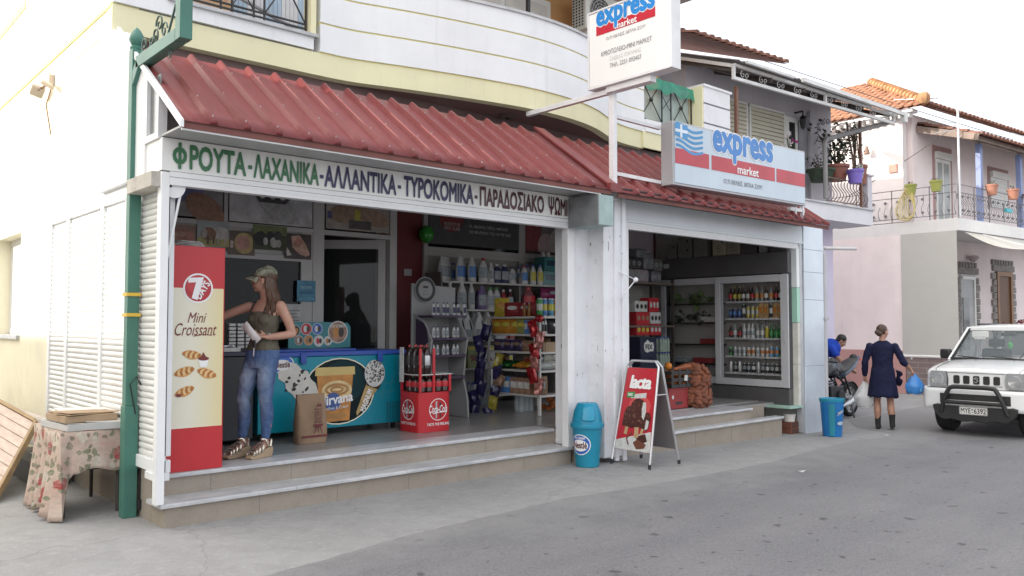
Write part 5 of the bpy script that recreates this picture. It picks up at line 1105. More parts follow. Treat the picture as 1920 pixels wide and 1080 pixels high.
def can(label,r,h,mats,group,name="can"):
    o = MB().lathe([(0,0),(r * .85,0),(r,.06 * h),(r,.32 * h),(r,.68 * h),(r,.92 * h),(r * .8,.985 * h),(r * .74,.985 * h),(r * .72,.96 * h),(0,.96 * h)],(0,0,0),14,m=[0,0,1,2,1,0,0,0,0],cap=False).build(name,mats,None); return tag(o,label,name.replace('_',' '),group)
def pack(label,w,d,h,mats,group=None,name="packet",puff=0.,cat=None):
    """a carton or a pillow bag with a printed front (faces -y)"""
    t = thing(name,label,cat or name.replace('_',' '),(0,0,0),0,group); mb = MB()
    if puff:
        n = 7; vs = []; fs = []
        for sgn in (-1,1):
            for i in range(n + 1):
                for j in range(n + 1):
                    u,v = i / n,j / n; e = (math.sin(math.pi * u) ** .5) * (math.sin(math.pi * v) ** .6) if 0 < i < n and 0 < j < n else 0
                    vs.append(((u - .5) * w * (1 - .06 * e),sgn * d / 2 * e + random.uniform(-.004,.004),v * h))
        k = (n + 1) ** 2
        for s_ in range(2):
            for i in range(n):
                for j in range(n): q = [s_ * k + a * (n + 1) + b for a,b in ((i,j),(i + 1,j),(i + 1,j + 1),(i,j + 1))]; fs.append(q if s_ else q[::-1])
        mb.add(vs,fs,0); mb.build("bag",mats[0],t)
        F = Fr((-w / 2,-d / 2 - .004,0),(1,0,0),(0,0,1)); MB().disc(F,w * .5,h * .62,w * .28,h * .14,.003,0).build("print",mats[1],t)
    else:
        mb.box(-w / 2,w / 2,-d / 2,d / 2,0,h,0); mb.build("carton",mats[0],t,.003)
        F = Fr((-w / 2,-d / 2,0),(1,0,0),(0,0,1)); MB().rect(F,w * .1,h * .35,w * .9,h * .75,.002,0).build("print",mats[1],t)
    return t
# ================================================================= long wall shelving
ws = thing("wall_shelving","long white wall shelving filled with detergents at the back of the shop","shelving",(6.6,3.32,FZ))
M_SHELF = mat("shelf_white",(.52,.51,.48),.45,var=.05,dirt=.15); LV = [2.24,1.82,1.36,.93,.50]
for zz in LV: MB().box(-1.55,1.6,-.22,.2,zz - FZ - .03,zz - FZ).build("shelf_board",M_SHELF,ws,.003)
MB().box(-1.57,-1.54,-.2,.2,0,2.0).box(1.6,1.63,-.2,.2,0,2.0).box(0,.03,-.2,.2,0,2.0).box(-1.54,1.6,.2,.215,0,2.0).build("upright",mat("shelf_back",(.20,.19,.18),.6),ws)
y0 = 3.20
g1 = "plain white detergent bottles at the left end of the top shelf"
row(bottle("white detergent bottle with hidden label at the left end of the top shelf",.13,.09,.37,M_PW_,M_PW_,M_LGREY,group=g1),[(5.11,3.2,2.24),(5.21,3.28,2.24),(5.30,3.30,2.24)])
g2 = "blue labelled white detergent bottles"
row(bottle("white detergent bottle with a big blue round label on the top shelf",.16,.09,.38,M_PW_,M_PW_,M_LBLUE,group=g2),[(5.40,y0 - .06,2.24),(5.52,y0 + .05,2.24),(5.66,y0 - .05,2.24),(5.57,3.36,2.24)])
row(bottle("white detergent bottle with a red brown cap right of the blue labelled ones",.17,.10,.38,M_PW_,M_CAPR,M_LGREY),[(5.87,y0 - .05,2.24)])
row(bottle("smaller slim white bottle between the red capped bottle and the navy packs",.12,.08,.31,M_PW_,M_PW_,M_LGREY),[(6.03,y0 - .06,2.24)])
g3 = "navy pouches on the top shelf"
row(bottle("dark navy detergent jug with pale swirl on the top shelf",.17,.1,.30,M_NAVY,M_PW_,M_LGREY,group=g3),[(6.15,y0 - .04,2.24),(6.30,y0 - .05,2.24)])
g4 = "small white bottles with grey blue labels on the top shelf"
row(bottle("short white bottle with grey blue label in the middle of the top shelf",.14,.09,.27,M_PW_,M_NAVY,M_LGREY,group=g4),[(6.44,y0 - .08,2.24),(6.53,y0,2.24),(6.60,y0 + .07,2.24)])
row(bottle("white bottle with red cap and blue label right of the grey labelled ones",.15,.09,.30,M_PW_,M_CAPR,M_LBLUE),[(6.73,y0 - .07,2.24)])
g5 = "yellow labelled spray bottles with navy caps"
row(bottle("white bottle with yellow label and navy cap on the top shelf",.13,.08,.33,M_PW_,M_CAPB,M_LYEL,group=g5),[(6.93,y0 - .06,2.24),(7.07,y0 - .07,2.24),(6.88,3.34,2.24),(7.0,3.34,2.24)])
M_TEAL = mat("teal_wrap",(.04,.20,.20),.25,var=.3,ns=9,spec=.6)
row(pack("teal plastic wrapped pack on the top shelf, lower of two",.42,.24,.23,[M_TEAL,mat("dark_teal_window",(.02,.06,.10),.2,var=.5,ns=14)],name="wrapped_pack"),[(7.36,3.22,2.24)],jit=0)
row(pack("teal plastic wrapped pack on the top shelf, upper of two",.42,.24,.23,[M_TEAL,MATS["dark_teal_window"]],name="wrapped_pack"),[(7.36,3.22,2.475)],jit=0)
row(pack("orange and clear wrapped pack at the right end of the top shelf",.34,.24,.40,[mat("orange_wrap",(.45,.13,.05),.25,var=.5,ns=9),M_CLEAR],name="wrapped_pack"),[(7.82,3.22,2.24)],jit=0)
for i,x in enumerate((7.10,7.22)): o = can("small white lidded tub on the teal packs, " + ("left" if i == 0 else "right") + " of two",.035,.08,[M_PW_,M_PW_,M_PW_],None,"tub"); o.location = (x + .1,3.2,2.71)
# second shelf
row(bottle("tall white bottle with a blue strip, first on the second shelf",.13,.09,.40,M_PW_,M_PW_,M_LBLUE),[(5.20,y0 - .08,1.82)])
row(bottle("tall white rounded bottle with grey oval label on the second shelf",.18,.1,.41,M_PW_,M_PW_,M_LGREY),[(5.42,y0 - .08,1.82)])
row(bottle("narrow white bottle beside the rounded one on the second shelf",.13,.09,.40,M_PW_,M_PW_,M_LGREY),[(5.62,y0 - .08,1.82)])
row(bottle("purple softener bottle on the second shelf",.20,.1,.36,M_PURPLE,M_PURPLE,M_LGREY),[(5.83,y0 - .06,1.82)])
g6 = "white refill bottles on the second shelf"
row(bottle("white refill bottle right of the purple one on the second shelf",.15,.09,.35,M_PW_,M_LGRN,M_LGREY,group=g6),[(6.02,y0 - .05,1.82),(6.14,y0 - .06,1.82)])
row(bottle("red cleaning bottle with white cap on the second shelf",.13,.08,.32,M_PRED,M_PW_,M_LRED),[(6.28,y0 - .06,1.82)])
row(bottle("dark red bottle with white cap beside the red one",.12,.08,.33,mat("plastic_darkred",(.10,.02,.03),.4),M_PW_,M_LGREY),[(6.42,y0 - .05,1.82)])
row(bottle("large round pinkish bottle at the right of the second shelf",.27,.14,.38,mat("plastic_rose",(.26,.09,.10),.35),M_CAPR,M_LRED),[(6.86,y0,1.82)])
g7 = "magenta wrapped packs on the second shelf"
row(pack("magenta plastic wrapped hygiene pack at the right of the second shelf",.40,.22,.19,[mat("magenta_wrap",(.26,.03,.12),.3,var=.4,ns=12),M_LGREY],g7,"wrapped_pack",puff=1),[(7.32,3.2,1.82),(7.36,3.22,2.0),(7.74,3.2,1.84)])
random.seed(21)
row(bottle("mixed coloured cleaning bottle in the back row of the wall shelves",.11,.08,.30,M_PW_,M_CAPB,M_LBLUE,group="back row cleaning bottles, blue caps"),[(5.3 + i * .17,3.40,2.24 if i % 2 else 1.82) for i in range(12)])
row(bottle("dark cleaning bottle with grey label in the back row of the wall shelves",.11,.08,.33,M_NAVY,M_CAPR,M_LGREY,group="back row cleaning bottles, red caps"),[(5.4 + i * .19,3.41,1.82 if i % 2 else 1.36) for i in range(11)])
row(pack("small coloured carton at the right half of the wall shelving",.16,.12,.24,[M_PRED,M_LWHT],"red cartons on the wall shelves","carton"),[(6.3 + i * .2,3.2,1.36 if i < 5 else .93) for i in range(10)])
row(pack("dark blue carton at the right half of the wall shelving",.15,.12,.22,[M_NAVY,M_LYEL],"dark blue cartons on the wall shelves","carton"),[(6.2 + i * .2,3.2,.93 if i < 4 else .50) for i in range(9)])
# third shelf : jugs with handles
def jug(label,group):
    t = thing("handled_jug",label,"bottle",(0,0,0),0,group); mb = MB()
    F = Fr((0,0,0),(1,0,0),(0,0,1)); P = [(-.11,0),(.10,0),(.115,.05),(.11,.17),(.07,.27),(.02,.36),(.02,.385),(-.045,.385),(-.045,.36),(-.075,.30),(-.115,.18)]
    mb.prism(P,F,-.05,.05); mb.build("body",M_PW_,t,.018,seg=3)
    MB().lathe([(0,.38),(.036,.38),(.034,.42),(0,.425)],(-.012,0,0),12,cap=False).build("cap",M_PW_,t); MB().shape([(.045,.14),(.075,.16),(.04,.28),(.012,.315),(.018,.25)],F,.0535).build("handle_hole",M_DARK,t,flat=True); MB().rect(F,-.085,.04,.085,.155,.0535).build("label",M_LGREY,t,flat=True); return t
row(jug("white handled softener jug on the third shelf","white handled jugs"),[(5.36 + i * .20,3.12 + .04 * (i % 2),1.36) for i in range(5)] + [(5.5,3.32,1.36),(5.85,3.34,1.36)],4)
# skip boxes
M_SKG = mat("washing_box_green",(.28,.32,.14),.5,var=.15,ns=8)
def washbox(lab,w,mm,txt,x):
    t = thing("washing_powder_box",lab,"box",(x,3.13,.93)); MB().box(-w / 2,w / 2,-.06,.14,0,.33).build("carton",mm,t,.004)
    F = Fr((-w / 2,-.061,0),(1,0,0),(0,0,1)); MB().rect(F,.0,.27,w,.33,.001).build("top_band",M_LYEL,t,flat=True)
    if txt: MB().text(txt,F,w * .18,.08,w * .72,.21,.003,bold=.03,rot=14).build("lettering",mat("red_script",(.28,.03,.05),.4),t,flat=True,norm=False)
washbox("pale green washing powder box with red lettering, left of two",.27,M_SKG,"Skip",5.34); washbox("pale green washing powder box with red lettering, right of two",.27,M_SKG,"Skip",5.64); washbox("grey white washing powder box beside the green boxes",.24,M_LWHT,"A",5.93)
# water packs on the floor, packs under the shelf
def waterpack(label,x,y,z,nx=3,ny=2,s=1.,name="water_pack",tint=None,handle=None):
    t = thing(name,label,"bottle pack",(x,y,z)); mb = MB(); cp = MB()
    for i in range(nx):
        for j in range(ny):
            c = ((i - (nx - 1) / 2) * .088 * s,(j - (ny - 1) / 2) * .088 * s,0)
            pr = [(0,0),(.038,0),(.042,.02)] + [(.042 - .004 * (k % 2),.04 + .02 * k) for k in range(9)] + [(.040,.225),(.026,.28),(.014,.30)]
            mb.lathe([(a * s,b * s) for a,b in pr],c,12,cap=False); cp.lathe([(0,.295 * s),(.017 * s,.295 * s),(.017 * s,.325 * s),(0,.325 * s)],c,8,cap=False)
    mb.build("bottles",tint or M_CLEAR,t); cp.build("caps",M_CAPB,t); return t
waterpack("shrink wrapped pack of clear water bottles on the floor under the wire shelf unit",5.62,1.95,FZ,3,2)
t = waterpack("large white wrapped bottle pack with dark lettering on the floor by the soda stand",5.15,3.0,FZ,4,2,1.05); MB().box(-.20,.20,-.105,.105,.12,.44).build("wrap",mat("white_wrap",(.45,.46,.47),.3,var=.15,ns=8),t,.02); F = Fr((-.2,-.108,0),(1,0,0),(0,0,1)); MB().text("IOΛH",F,.10,.24,.34,.32,.002,0,bold=.01).shape([(.02,.28),(.06,.28),(.24,.44),(.18,.44)],F,.002,1).build("lettering",[NVY,M_PRED],t,flat=True,norm=False)
waterpack("second wrapped water pack behind the lettered one on the floor",5.72,3.1,FZ,4,2,1.05)
# ================================================================= white wire shelf unit (end stand)
gd = thing("shelf_stand","white metal shelf stand of snacks in the middle of the shop front","shelving",(5.34,1.34,FZ)); GL = [1.70,1.46,1.22,.97,.64]
M_GW = mat("stand_white",(.60,.59,.57),.45,var=.05,dirt=.12)
for x,y in ((0,0),(.95,0),(0,1.05),(.95,1.05)): MB().box(x - .015,x + .02,y - .015,y + .02,0,GL[0] - FZ).build("post",M_GW,gd,.003)
for zz in GL: MB().box(-.012,.965,-.012,1.07,zz - FZ - .028,zz - FZ).build("shelf_board",M_GW,gd,.003)
MB().box(.5,.51,.0,1.05,GL[4] - FZ + .001,GL[0] - FZ - .03).build("divider",mat("stand_back",(.25,.24,.24),.6),gd)
def gput(o,pts,rz=0,jit=.006): row(o,[(5.34 + a,1.34 + b,zz) for a,b,zz in pts],rz,jit)
M_CHIPO = mat("chips_orange",(.60,.28,.04),.3,var=.35,ns=14); M_CHIPY = mat("chips_yellow",(.62,.48,.06),.3,var=.3,ns=14); M_CHIPD = mat("snack_dark",(.05,.035,.10),.3,var=.5,ns=14); M_CHIPT = mat("snack_tan",(.30,.20,.13),.35,var=.4,ns=14); M_RFOIL = mat("red_foil",(.30,.015,.02),.18,.35,var=.5,ns=14)
gput(pack("tan and red snack bag standing in the back half of the shelf stand",.18,.08,.19,[M_CHIPT,M_PRED],"snack bags in the back half of the stand","snack_bag",1),[(.3,.2 + .17 * i,(1.22,1.46,.97)[i % 3]) for i in range(6)] + [(.32,.3 + .2 * i,1.70) for i in range(4)] + [(.3,.25 + .2 * i,.64) for i in range(4)],-75)
# left face (towards -x) : bags lean on the shelf, so rotate them to face -x
gput(pack("orange chips bag on the stand's second shelf",.22,.09,.21,[M_CHIPO,M_LYEL],"orange chips bags","chips_bag",1),[(.10,.95,1.46),(.10,.76,1.46),(.12,.58,1.46)],-70)
gput(pack("yellow green chips bag nearer the front of the stand",.20,.08,.20,[mat("chips_green",(.34,.36,.12),.3,var=.35,ns=14),M_CHIPY],None,"chips_bag",1),[(.10,.44,1.46)],-70)
gput(pack("blue topped snack carton between the chips bags on the stand",.06,.08,.19,[M_LBLUE,M_LWHT],None,"carton"),[(.08,.32,1.46)],-80)
gput(pack("tan and yellow snack bag at the front corner of the second shelf",.20,.09,.20,[M_CHIPT,M_CHIPO],None,"snack_bag",1),[(.10,.16,1.46)],-70)
gput(pack("dark purple snack bag on the stand's third shelf",.20,.09,.16,[M_CHIPD,M_CHIPT],"dark purple snack bags","snack_bag",1),[(.1,.92,1.22),(.1,.72,1.22),(.12,.55,1.22)],-75)
gput(pack("brown biscuit bag on the stand's third shelf",.17,.10,.15,[M_CHIPT,mat("pinkish_print",(.35,.18,.15),.4)],"brown biscuit bags","snack_bag",1),[(.12,.38,1.22),(.1,.22,1.22),(.1,.1,1.22)],-75)
def lying(label,body,cap,pts,group):
    t = thing("soda_bottle",label,"bottle",(0,0,0),0,group); T_ = Matrix.Rotation(R(-90),3,'Y')
    MB().lathe([(0,0),(.05,0),(.055,.03),(.055,.2),(.03,.28),(.014,.32)],(0.16,0,.055),12,T=T_,cap=False).build("body",body,t); MB().lathe([(0,.315),(.018,.315),(.018,.345),(0,.345)],(0.16,0,.055),8,T=T_,cap=False).build("cap",cap,t)
    gput(t,pts,0)
M_SODG = glass("green_soda",(.02,.10,.03),.9,.1); M_SODO = glass("orange_soda",(.50,.22,.03),.9,.1); M_SODC = glass("pale_soda",(.45,.47,.46),.8,.12)
lying("green soda bottle lying with its neck outward on the fourth shelf",M_SODG,M_LGRN,[(.18,.93,.97),(.18,.80,.97),(.18,.67,.97)],"green soda bottles lying")
lying("orange soda bottle lying on the fourth shelf of the stand",M_SODO,M_LORG,[(.18,.52,.97),(.18,.39,.97)],"orange soda bottles lying")
lying("clear soda bottle with yellow cap lying at the stand's front corner",M_SODC,M_LYEL,[(.18,.22,.97),(.18,.09,.97),(.18,.155,1.07)],"clear soda bottles lying")
gput(pack("blue and white snack box on the stand's lowest shelf",.12,.16,.22,[M_LBLUE,M_LWHT],"blue snack boxes","snack_box"),[(.08,.95,.64),(.08,.82,.64),(.08,.69,.64)],-85)
gput(pack("brown and white snack box on the stand's lowest shelf",.13,.16,.22,[mat("snack_brown",(.30,.18,.12),.4,var=.5,ns=14),M_LWHT],"brown white snack boxes","snack_box"),[(.08,.54,.64),(.08,.40,.64),(.08,.26,.64)],-85)
gput(pack("tall pale snack box at the lowest front corner of the stand",.16,.2,.25,[M_CHIPT,M_LWHT],None,"snack_box"),[(.12,.10,.64)],-45)
# front face (towards the street)
gput(bottle("white upright bottle with black oval print on the stand's front side",.055,.05,.21,M_PW_,M_PW_,M_LBLACK,group="black printed white bottles"),[(.06,.07,1.46),(.12,.07,1.46),(.18,.08,1.46),(.09,.14,1.46),(.15,.14,1.46)])
gput(pack("black snack bag with white print on the stand's front side",.30,.12,.20,[mat("black_bag",(.03,.03,.035),.3,var=.4,ns=10),M_LWHT],None,"snack_bag",1),[(.40,.12,1.46)],0)
t = thing("open_carton","open brown cardboard tray on the third shelf of the stand","cardboard box",(5.34 + .33,1.46,1.22)); MB().box(-.24,.24,-.1,-.095,0,.13).box(-.24,.24,.1,.105,0,.13).box(-.24,-.235,-.095,.1,0,.13).box(.235,.24,-.095,.1,0,.13).box(-.235,.235,-.095,.1,0,.006).build("tray",M_CARD,t)
gput(pack("clear grey bag of pasta lying on the fourth shelf, lower one",.5,.14,.12,[mat("pasta_bag",(.42,.42,.36),.2,var=.2,ns=10),M_LWHT],None,"bag",1),[(.42,.12,.97)],0); gput(pack("clear grey bag of pasta lying on the fourth shelf, upper one",.45,.14,.12,[MATS["pasta_bag"],M_LWHT],None,"bag",1),[(.40,.13,1.085)],4)
gput(pack("dark blue carton at the right of the third shelf behind the tray",.2,.14,.12,[M_NAVY,M_LGREY],None,"carton"),[(.45,.32,1.22)])
t = thing("fruit_sack","orange net of fruit lying on the floor under the shelf stand","sack",(5.34 + .75,1.75,FZ)); mb = MB()
for i in range(22): mb.ell((random.uniform(-.2,.2),random.uniform(-.12,.12),.04 + random.uniform(0,.12)),.042,0,8,5)
mb.build("oranges",mat("orange_fruit",(.42,.12,.03),.5,var=.3),t)
# on top of the stand
gput(pack("yellow chips bag leaning on top of the shelf stand",.22,.10,.27,[M_CHIPY,M_CHIPO],None,"chips_bag",1),[(.16,.95,1.70)],-50)
gput(pack("red snack bag lying on top of the stand beside the yellow bag",.26,.12,.20,[M_PRED,M_LWHT],"red snack bags on the stand","snack_bag",1),[(.14,.68,1.70),(.2,.45,1.70)],-60)
gput(bottle("small amber sauce bottle on top of the stand",.05,.05,.19,mat("amber",(.35,.15,.05),.2),M_PW_,None,group="amber sauce bottles"),[(.08,.38,1.70),(.1,.30,1.70)])
for i,(lb_,m1,m2) in enumerate((("green",M_LGRN,M_LWHT),("blue",M_LBLUE,M_LYEL),("pale blue",mat("label_cyan",(.08,.30,.48),.4,var=.3,ns=30),M_LYEL),("orange",M_LORG,M_LYEL))):
    o = can(f"{lb_} snack tube standing on top of the shelf stand",.042,.25,[M_LWHT,m1,m2],"snack tubes on the stand","snack_tube"); o.location = (5.42 + i * .105,1.42 + .02 * (i % 2),1.70)
gput(pack("small blue packet at the right front on top of the stand",.14,.08,.11,[M_LBLUE,M_LWHT],None,"packet"),[(.50,.08,1.70)])
gput(pack("crinkled dark red bag at the right end on top of the stand",.32,.16,.26,[mat("darkred_bag",(.16,.02,.02),.25,var=.5,ns=10),M_PRED],None,"snack_bag",1),[(.78,.12,1.70)])
# hanging strips of bags
def strip(name,label,x,y,ztop,n,w,h,mats,tilt,cat="snack strip"):
    t = thing(name,label,cat,(x,y,ztop));
    for k in range(n):
        m_ = mats[k % len(mats)]; mb = MB(); a = random.uniform(-.5,.5)
        T_ = Matrix.Translation((tilt * k * h * .8 + random.uniform(-.02,.02),random.uniform(-.03,.03),-h * .8 * (k + 1))) @ Matrix.Rotation(a - .6,4,'Z') @ Matrix.Rotation(random.uniform(-.4,.4),4,'Y') @ Matrix.Rotation(random.uniform(-.3,.3),4,'X')
        n_ = 5; vs = []
        for s_ in (-1,1):
            for i in range(n_ + 1):
                for j in range(n_ + 1):
                    e = (math.sin(math.pi * i / n_) ** .6) * (math.sin(math.pi * j / n_) ** .6) if 0 < i < n_ and 0 < j < n_ else 0
                    vs.append(T_ @ Vector(((i / n_ - .5) * w,s_ * .05 * e + random.uniform(-.014,.014),j / n_ * h * 1.2)))
        kk = (n_ + 1) ** 2; fs = []
        for s_ in range(2):
            for i in range(n_):
                for j in range(n_): fs.append([s_ * kk + a_ * (n_ + 1) + b_ for a_,b_ in ((i,j),(i + 1,j),(i + 1,j + 1),(i,j + 1))])
        mb.add(vs,fs); mb.build("bag",m_,t)
    MB().tube([(0,.04,.02),(tilt * n * h * .75,.04,-n * h * .75)],.006,5).build("hanger",M_GW,t); return t
M_CROI = mat("croissant_bag",(.022,.018,.075),.25,var=.6,ns=7); M_CROY = mat("croissant_bag_yellow",(.30,.25,.04),.25,var=.6,ns=9)
strip("bag_strip","upright strip of dark blue croissant bags leaning left of the shelf stand",5.10,2.25,1.52,8,.13,.19,[M_CROI],-.12)
strip("bag_strip","strip of purple bags with yellow prints hanging nearest the shelf stand",5.22,2.08,1.12,6,.13,.18,[M_CROY,M_CROI,MATS["snack_brown"],M_CROI],-.12)
tag(MB().tube([(0,0,0),(0.0,0,.6)],.012,6).ell((0,0,0),.03).build("strip_stand",M_GW,None),"thin white foot of the croissant bag strips","stand"); bpy.data.objects["strip_stand"].location = (5.15,2.1,FZ)
strip("foil_strip","strip of shiny red foil bags hanging on the front post of the shelf stand",5.20,1.26,1.58,6,.12,.19,[M_RFOIL,mat("red_foil_pale",(.40,.16,.14),.2,.3,var=.7,ns=16)],0.02)
t = thing("foil_ball","small crumpled red foil wrapper tied above the foil strip","wrapper",(5.30,1.30,1.67)); MB().ell((0,0,0),(.07,.05,.055),n=9,k=6).build("foil",M_RFOIL,t)
# ================================================================= beauty display
bd = thing("beauty_display","curved white cosmetics display stand with a round crest sign by the maroon wall","display stand",(4.0,1.95,FZ))
M_DSP = mat("display_white",(.36,.36,.36),.4,var=.05); M_DSV = mat("display_violet",(.07,.045,.09),.4)
F = Fr((0,.30,0),(1,0,0),(0,0,1)); mb = MB(); mb.prism([(-.10,0),(.62,0),(.62,1.72),(-.10,1.76)],F,-.02,.0); mb.build("back_panel",M_DSP,bd)
F2 = Fr((-.06,.0,0),(0,-1,0),(0,0,1)); pr = [(-.30,0),(.12,0),(.10,.25),(.02,.5),(.06,.85),(.10,1.02),(.0,1.18),(-.10,1.28),(-.30,1.36)]
MB().prism(pr,F2,-.012,.012).build("side_panel",M_DSP,bd,.004); MB().prism(pr,Fr((.52,0,0),(0,-1,0),(0,0,1)),-.012,.012).build("side_panel",M_DSP,bd,.004)
MB().prism([(-.05,.95),(.04,1.0),(.0,1.16),(-.06,1.24),(-.24,1.3),(-.24,.95)],F2,.0125,.016).build("violet_inset",M_DSV,bd)
for zz in (1.34,1.05,.83,.55): MB().box(-.045,.505,-.10,.28,zz - .03,zz).build("shelf_board",M_DSV,bd,.003)
cs = MB(); F3 = Fr((.1,.275,1.68),(1,0,0),(0,0,1)); cs.disc(F3,0,0,.17,d=.004,m=0).ring(F3,0,0,.16,.045,.006,1).rect(F3,-.04,.02,.04,.05,.007,1).rect(F3,-.07,-.03,.07,-.015,.007,2).rect(F3,-.05,-.07,.05,-.055,.007,2); cs.build("round_sign",[M_DSP,M_LBLACK,M_LGREY],bd,flat=True)
for gi,(zz,n_,hh,lb) in enumerate(((1.34,7,.17,"small upright cosmetics bottle on the top of the cosmetics display"),(1.05,6,.15,"small cosmetics bottle on the middle shelf of the cosmetics display"),(.83,6,.13,"small cosmetics tub on the lower shelf of the cosmetics display"))):
    o = bottle(lb,.055,.045,hh,M_PW_,M_NAVY if gi != 2 else M_PW_,M_NAVY if gi == 0 else M_LGREY,group=f"cosmetics bottles, display shelf {gi}")
    row(o,[(4.0 + .01 + i * .083,1.92 + .03 * (i % 2),FZ + zz) for i in range(n_)],0,.004)
# ================================================================= soda display
ck = thing("soda_display","red round cornered soda display base with white script logos","display stand",(3.12,.98,FZ)); M_CRED = mat("soda_red",(.50,.022,.03),.3,var=.04)
def rrect(x0,x1,y0,y1,r,n=6):
    P = []
    for cx_,cy_,a0 in ((x1 - r,y1 - r,0),(x0 + r,y1 - r,90),(x0 + r,y0 + r,180),(x1 - r,y0 + r,270)): P += [(cx_ + r * math.cos(R(a0 + 90 * i / n)),cy_ + r * math.sin(R(a0 + 90 * i / n))) for i in range(n + 1)]
    return P
FU = Fr((0,0,0),(1,0,0),(0,1,0)); MB().prism(rrect(0,.46,0,.42,.07),FU,0,.45).build("base",M_CRED,ck)
MB().prism(rrect(.0,.50,-.0,.44,.05),FU,.645,.655).build("shelf_board",M_GW,ck); pb_ = MB()
for x in (.02,.21): pb_.box(x - .015,x + .015,.0,.02,.45,.95).box(x - .015,x + .015,.36,.38,.45,.95)
for x in (.44,): pb_.box(x - .015,x + .015,.0,.02,.45,.645).box(x - .015,x + .015,.36,.38,.45,.645)
pb_.build("upright",M_CRED,ck,.003)
def cola_logo(F,cx,cy,r,par):
    g = MB(); g.ring(F,cx,cy,r,.008,.002,0); g.shape([(cx - .035,cy + .09),(cx - .012,cy + .10),(cx - .016,cy - .10),(cx - .036,cy - .10)],F,.002,1).shape([(cx + .02,cy + .09),(cx + .042,cy + .07),(cx + .04,cy - .09),(cx + .022,cy - .10)],F,.002,2)
    g.text("Coca-Cola",F,cx - r * 1.02,cy - .035,cx + r * 1.02,cy + .05,.004,0,bold=.015,shear=.3); g.stroke(F,[(cx - r * .6,cy - .045),(cx - .0,cy - .035),(cx + r * .9,cy - .03)],.008,.004,0); g.text("TASTE THE FEELING",F,cx - r * 1.25,cy - r - .055,cx + r * 1.25,cy - r - .025,.003,0,bold=.02)
    g.build("logo",[M_SIGNW,M_SILV,M_LBLACK],par,flat=True,norm=False)
cola_logo(Fr((0,0,0),(1,0,0),(0,0,1)),.265,.25,.125,ck); cola_logo(Fr((0,.42,0),(0,-1,0),(0,0,1)),.21,.25,.115,ck)
def cola(label,lab,h,group):
    t = thing("soda_bottle",label,"bottle",(0,0,0),0,group); MB().lathe([(0,0),(.045,0),(.052,.03 * h),(.052,.30 * h),(.046,.36 * h),(.052,.42 * h),(.052,.66 * h),(.035,.84 * h),(.014,.94 * h)],(0,0,0),14,cap=False).build("body",M_COLA,t); MB().lathe([(.053,.30 * h),(.054,.32 * h),(.054,.62 * h),(.053,.64 * h)],(0,0,0),16,cap=False).build("label",lab,t,norm=False); MB().lathe([(0,.93 * h),(.017,.93 * h),(.017,h),(0,h)],(0,0,0),10,cap=False).build("cap",M_CAPR,t); return t
row(cola("dark soda bottle with red label on the lower tier of the soda display",M_LRED,.185,"red labelled soda bottles, lower tier"),[(3.12 + a,.98 + b,FZ + .452) for a,b in ((.08,.07),(.19,.07),(.31,.07),(.41,.07),(.08,.18),(.08,.29),(.2,.2),(.34,.2))],0,.003)
row(cola("dark soda bottle with silver label on the upper tier of the soda display",M_SILV,.33,"silver labelled soda bottles, upper tier"),[(3.12 + a,.98 + b,FZ + .656) for a,b in ((.155,.075),(.16,.18))],0,.003)
row(cola("dark soda bottle with black and red label on the upper tier of the soda display",mat("label_dark",(.04,.035,.035),.4,var=.4,ns=20),.33,"black labelled soda bottles, upper tier"),[(3.12 + a,.98 + b,FZ + .656) for a,b in ((.065,.075),(.065,.18),(.065,.29),(.16,.29))],0,.003)
MB().box(-.022,-.016,.28,.36,.56,.96).build("leaflet",M_LWHT,ck)
# ================================================================= ice cream freezer
fz = thing("ice_cream_freezer","teal ice cream chest freezer with blue lid and large ice cream prints","freezer",(1.45,1.5,FZ))
M_TEALF = gradient("freezer_teal",(.0,.27,.36),(.0,.20,.28),0,1.82); M_BLID = mat("freezer_blue",(.025,.075,.36),.35)
MB().box(0,1.82,0,.68,.08,.875).build("body",M_TEALF,fz,.008); MB().box(-.015,1.835,-.02,.70,.875,.925).box(.02,1.2,.05,.66,.925,.95).build("lid",M_BLID,fz,.006)
for x in (.5,1.47): MB().box(x - .035,x + .035,-.035,-.02,.80,.91).box(x - .022,x + .022,-.042,-.034,.795,.825).build("latch",[M_BLID],fz,.003)
for x in (.1,1.72):
    for y in (.08,.6): MB().lathe([(0,-.015),(.035,-.015),(.035,.015),(0,.015)],(x,y,.036),12,T=Matrix.Rotation(R(90),3,'Y'),cap=False).box(x - .02,x + .02,y - .02,y + .02,.04,.08).build("caster",M_BLACK,fz)
F = Fr((0,-.001,0),(1,0,0),(0,0,1)); zf = lambda v: v - FZ
g = MB(); g.disc(F,.96,zf(.85),.45,.37,.002,1).disc(F,.96,zf(.85),.435,.357,.003,0).disc(F,1.0,zf(.95),.28,.24,.004,2)
g.build("dark_disc_print",[mat("freezer_dark_teal",(.002,.010,.012),.45,spec=.2),M_CREAM,mat("freezer_mid_teal",(.004,.030,.036),.45,spec=.2)],fz,flat=True)
g = MB(); x0 = .66; x1 = 1.14
g.shape([(.675,zf(1.03)),(1.125,zf(1.03)),(1.08,zf(.52)),(.71,zf(.52))],F,.006,0).shape([(.65,zf(1.03)),(1.15,zf(1.03)),(1.145,zf(1.12)),(.655,zf(1.12))],F,.007,1).disc(F,.92,zf(.86),.19,.11,.008,2).ring(F,.92,zf(.87),.15,.03,.009,3,ry=.07).ring(F,.92,zf(.87),.085,.025,.009,3,ry=.04).disc(F,.87,zf(.74),.10,.10,.010,4).disc(F,.92,zf(.58),.13,.03,.010,3)
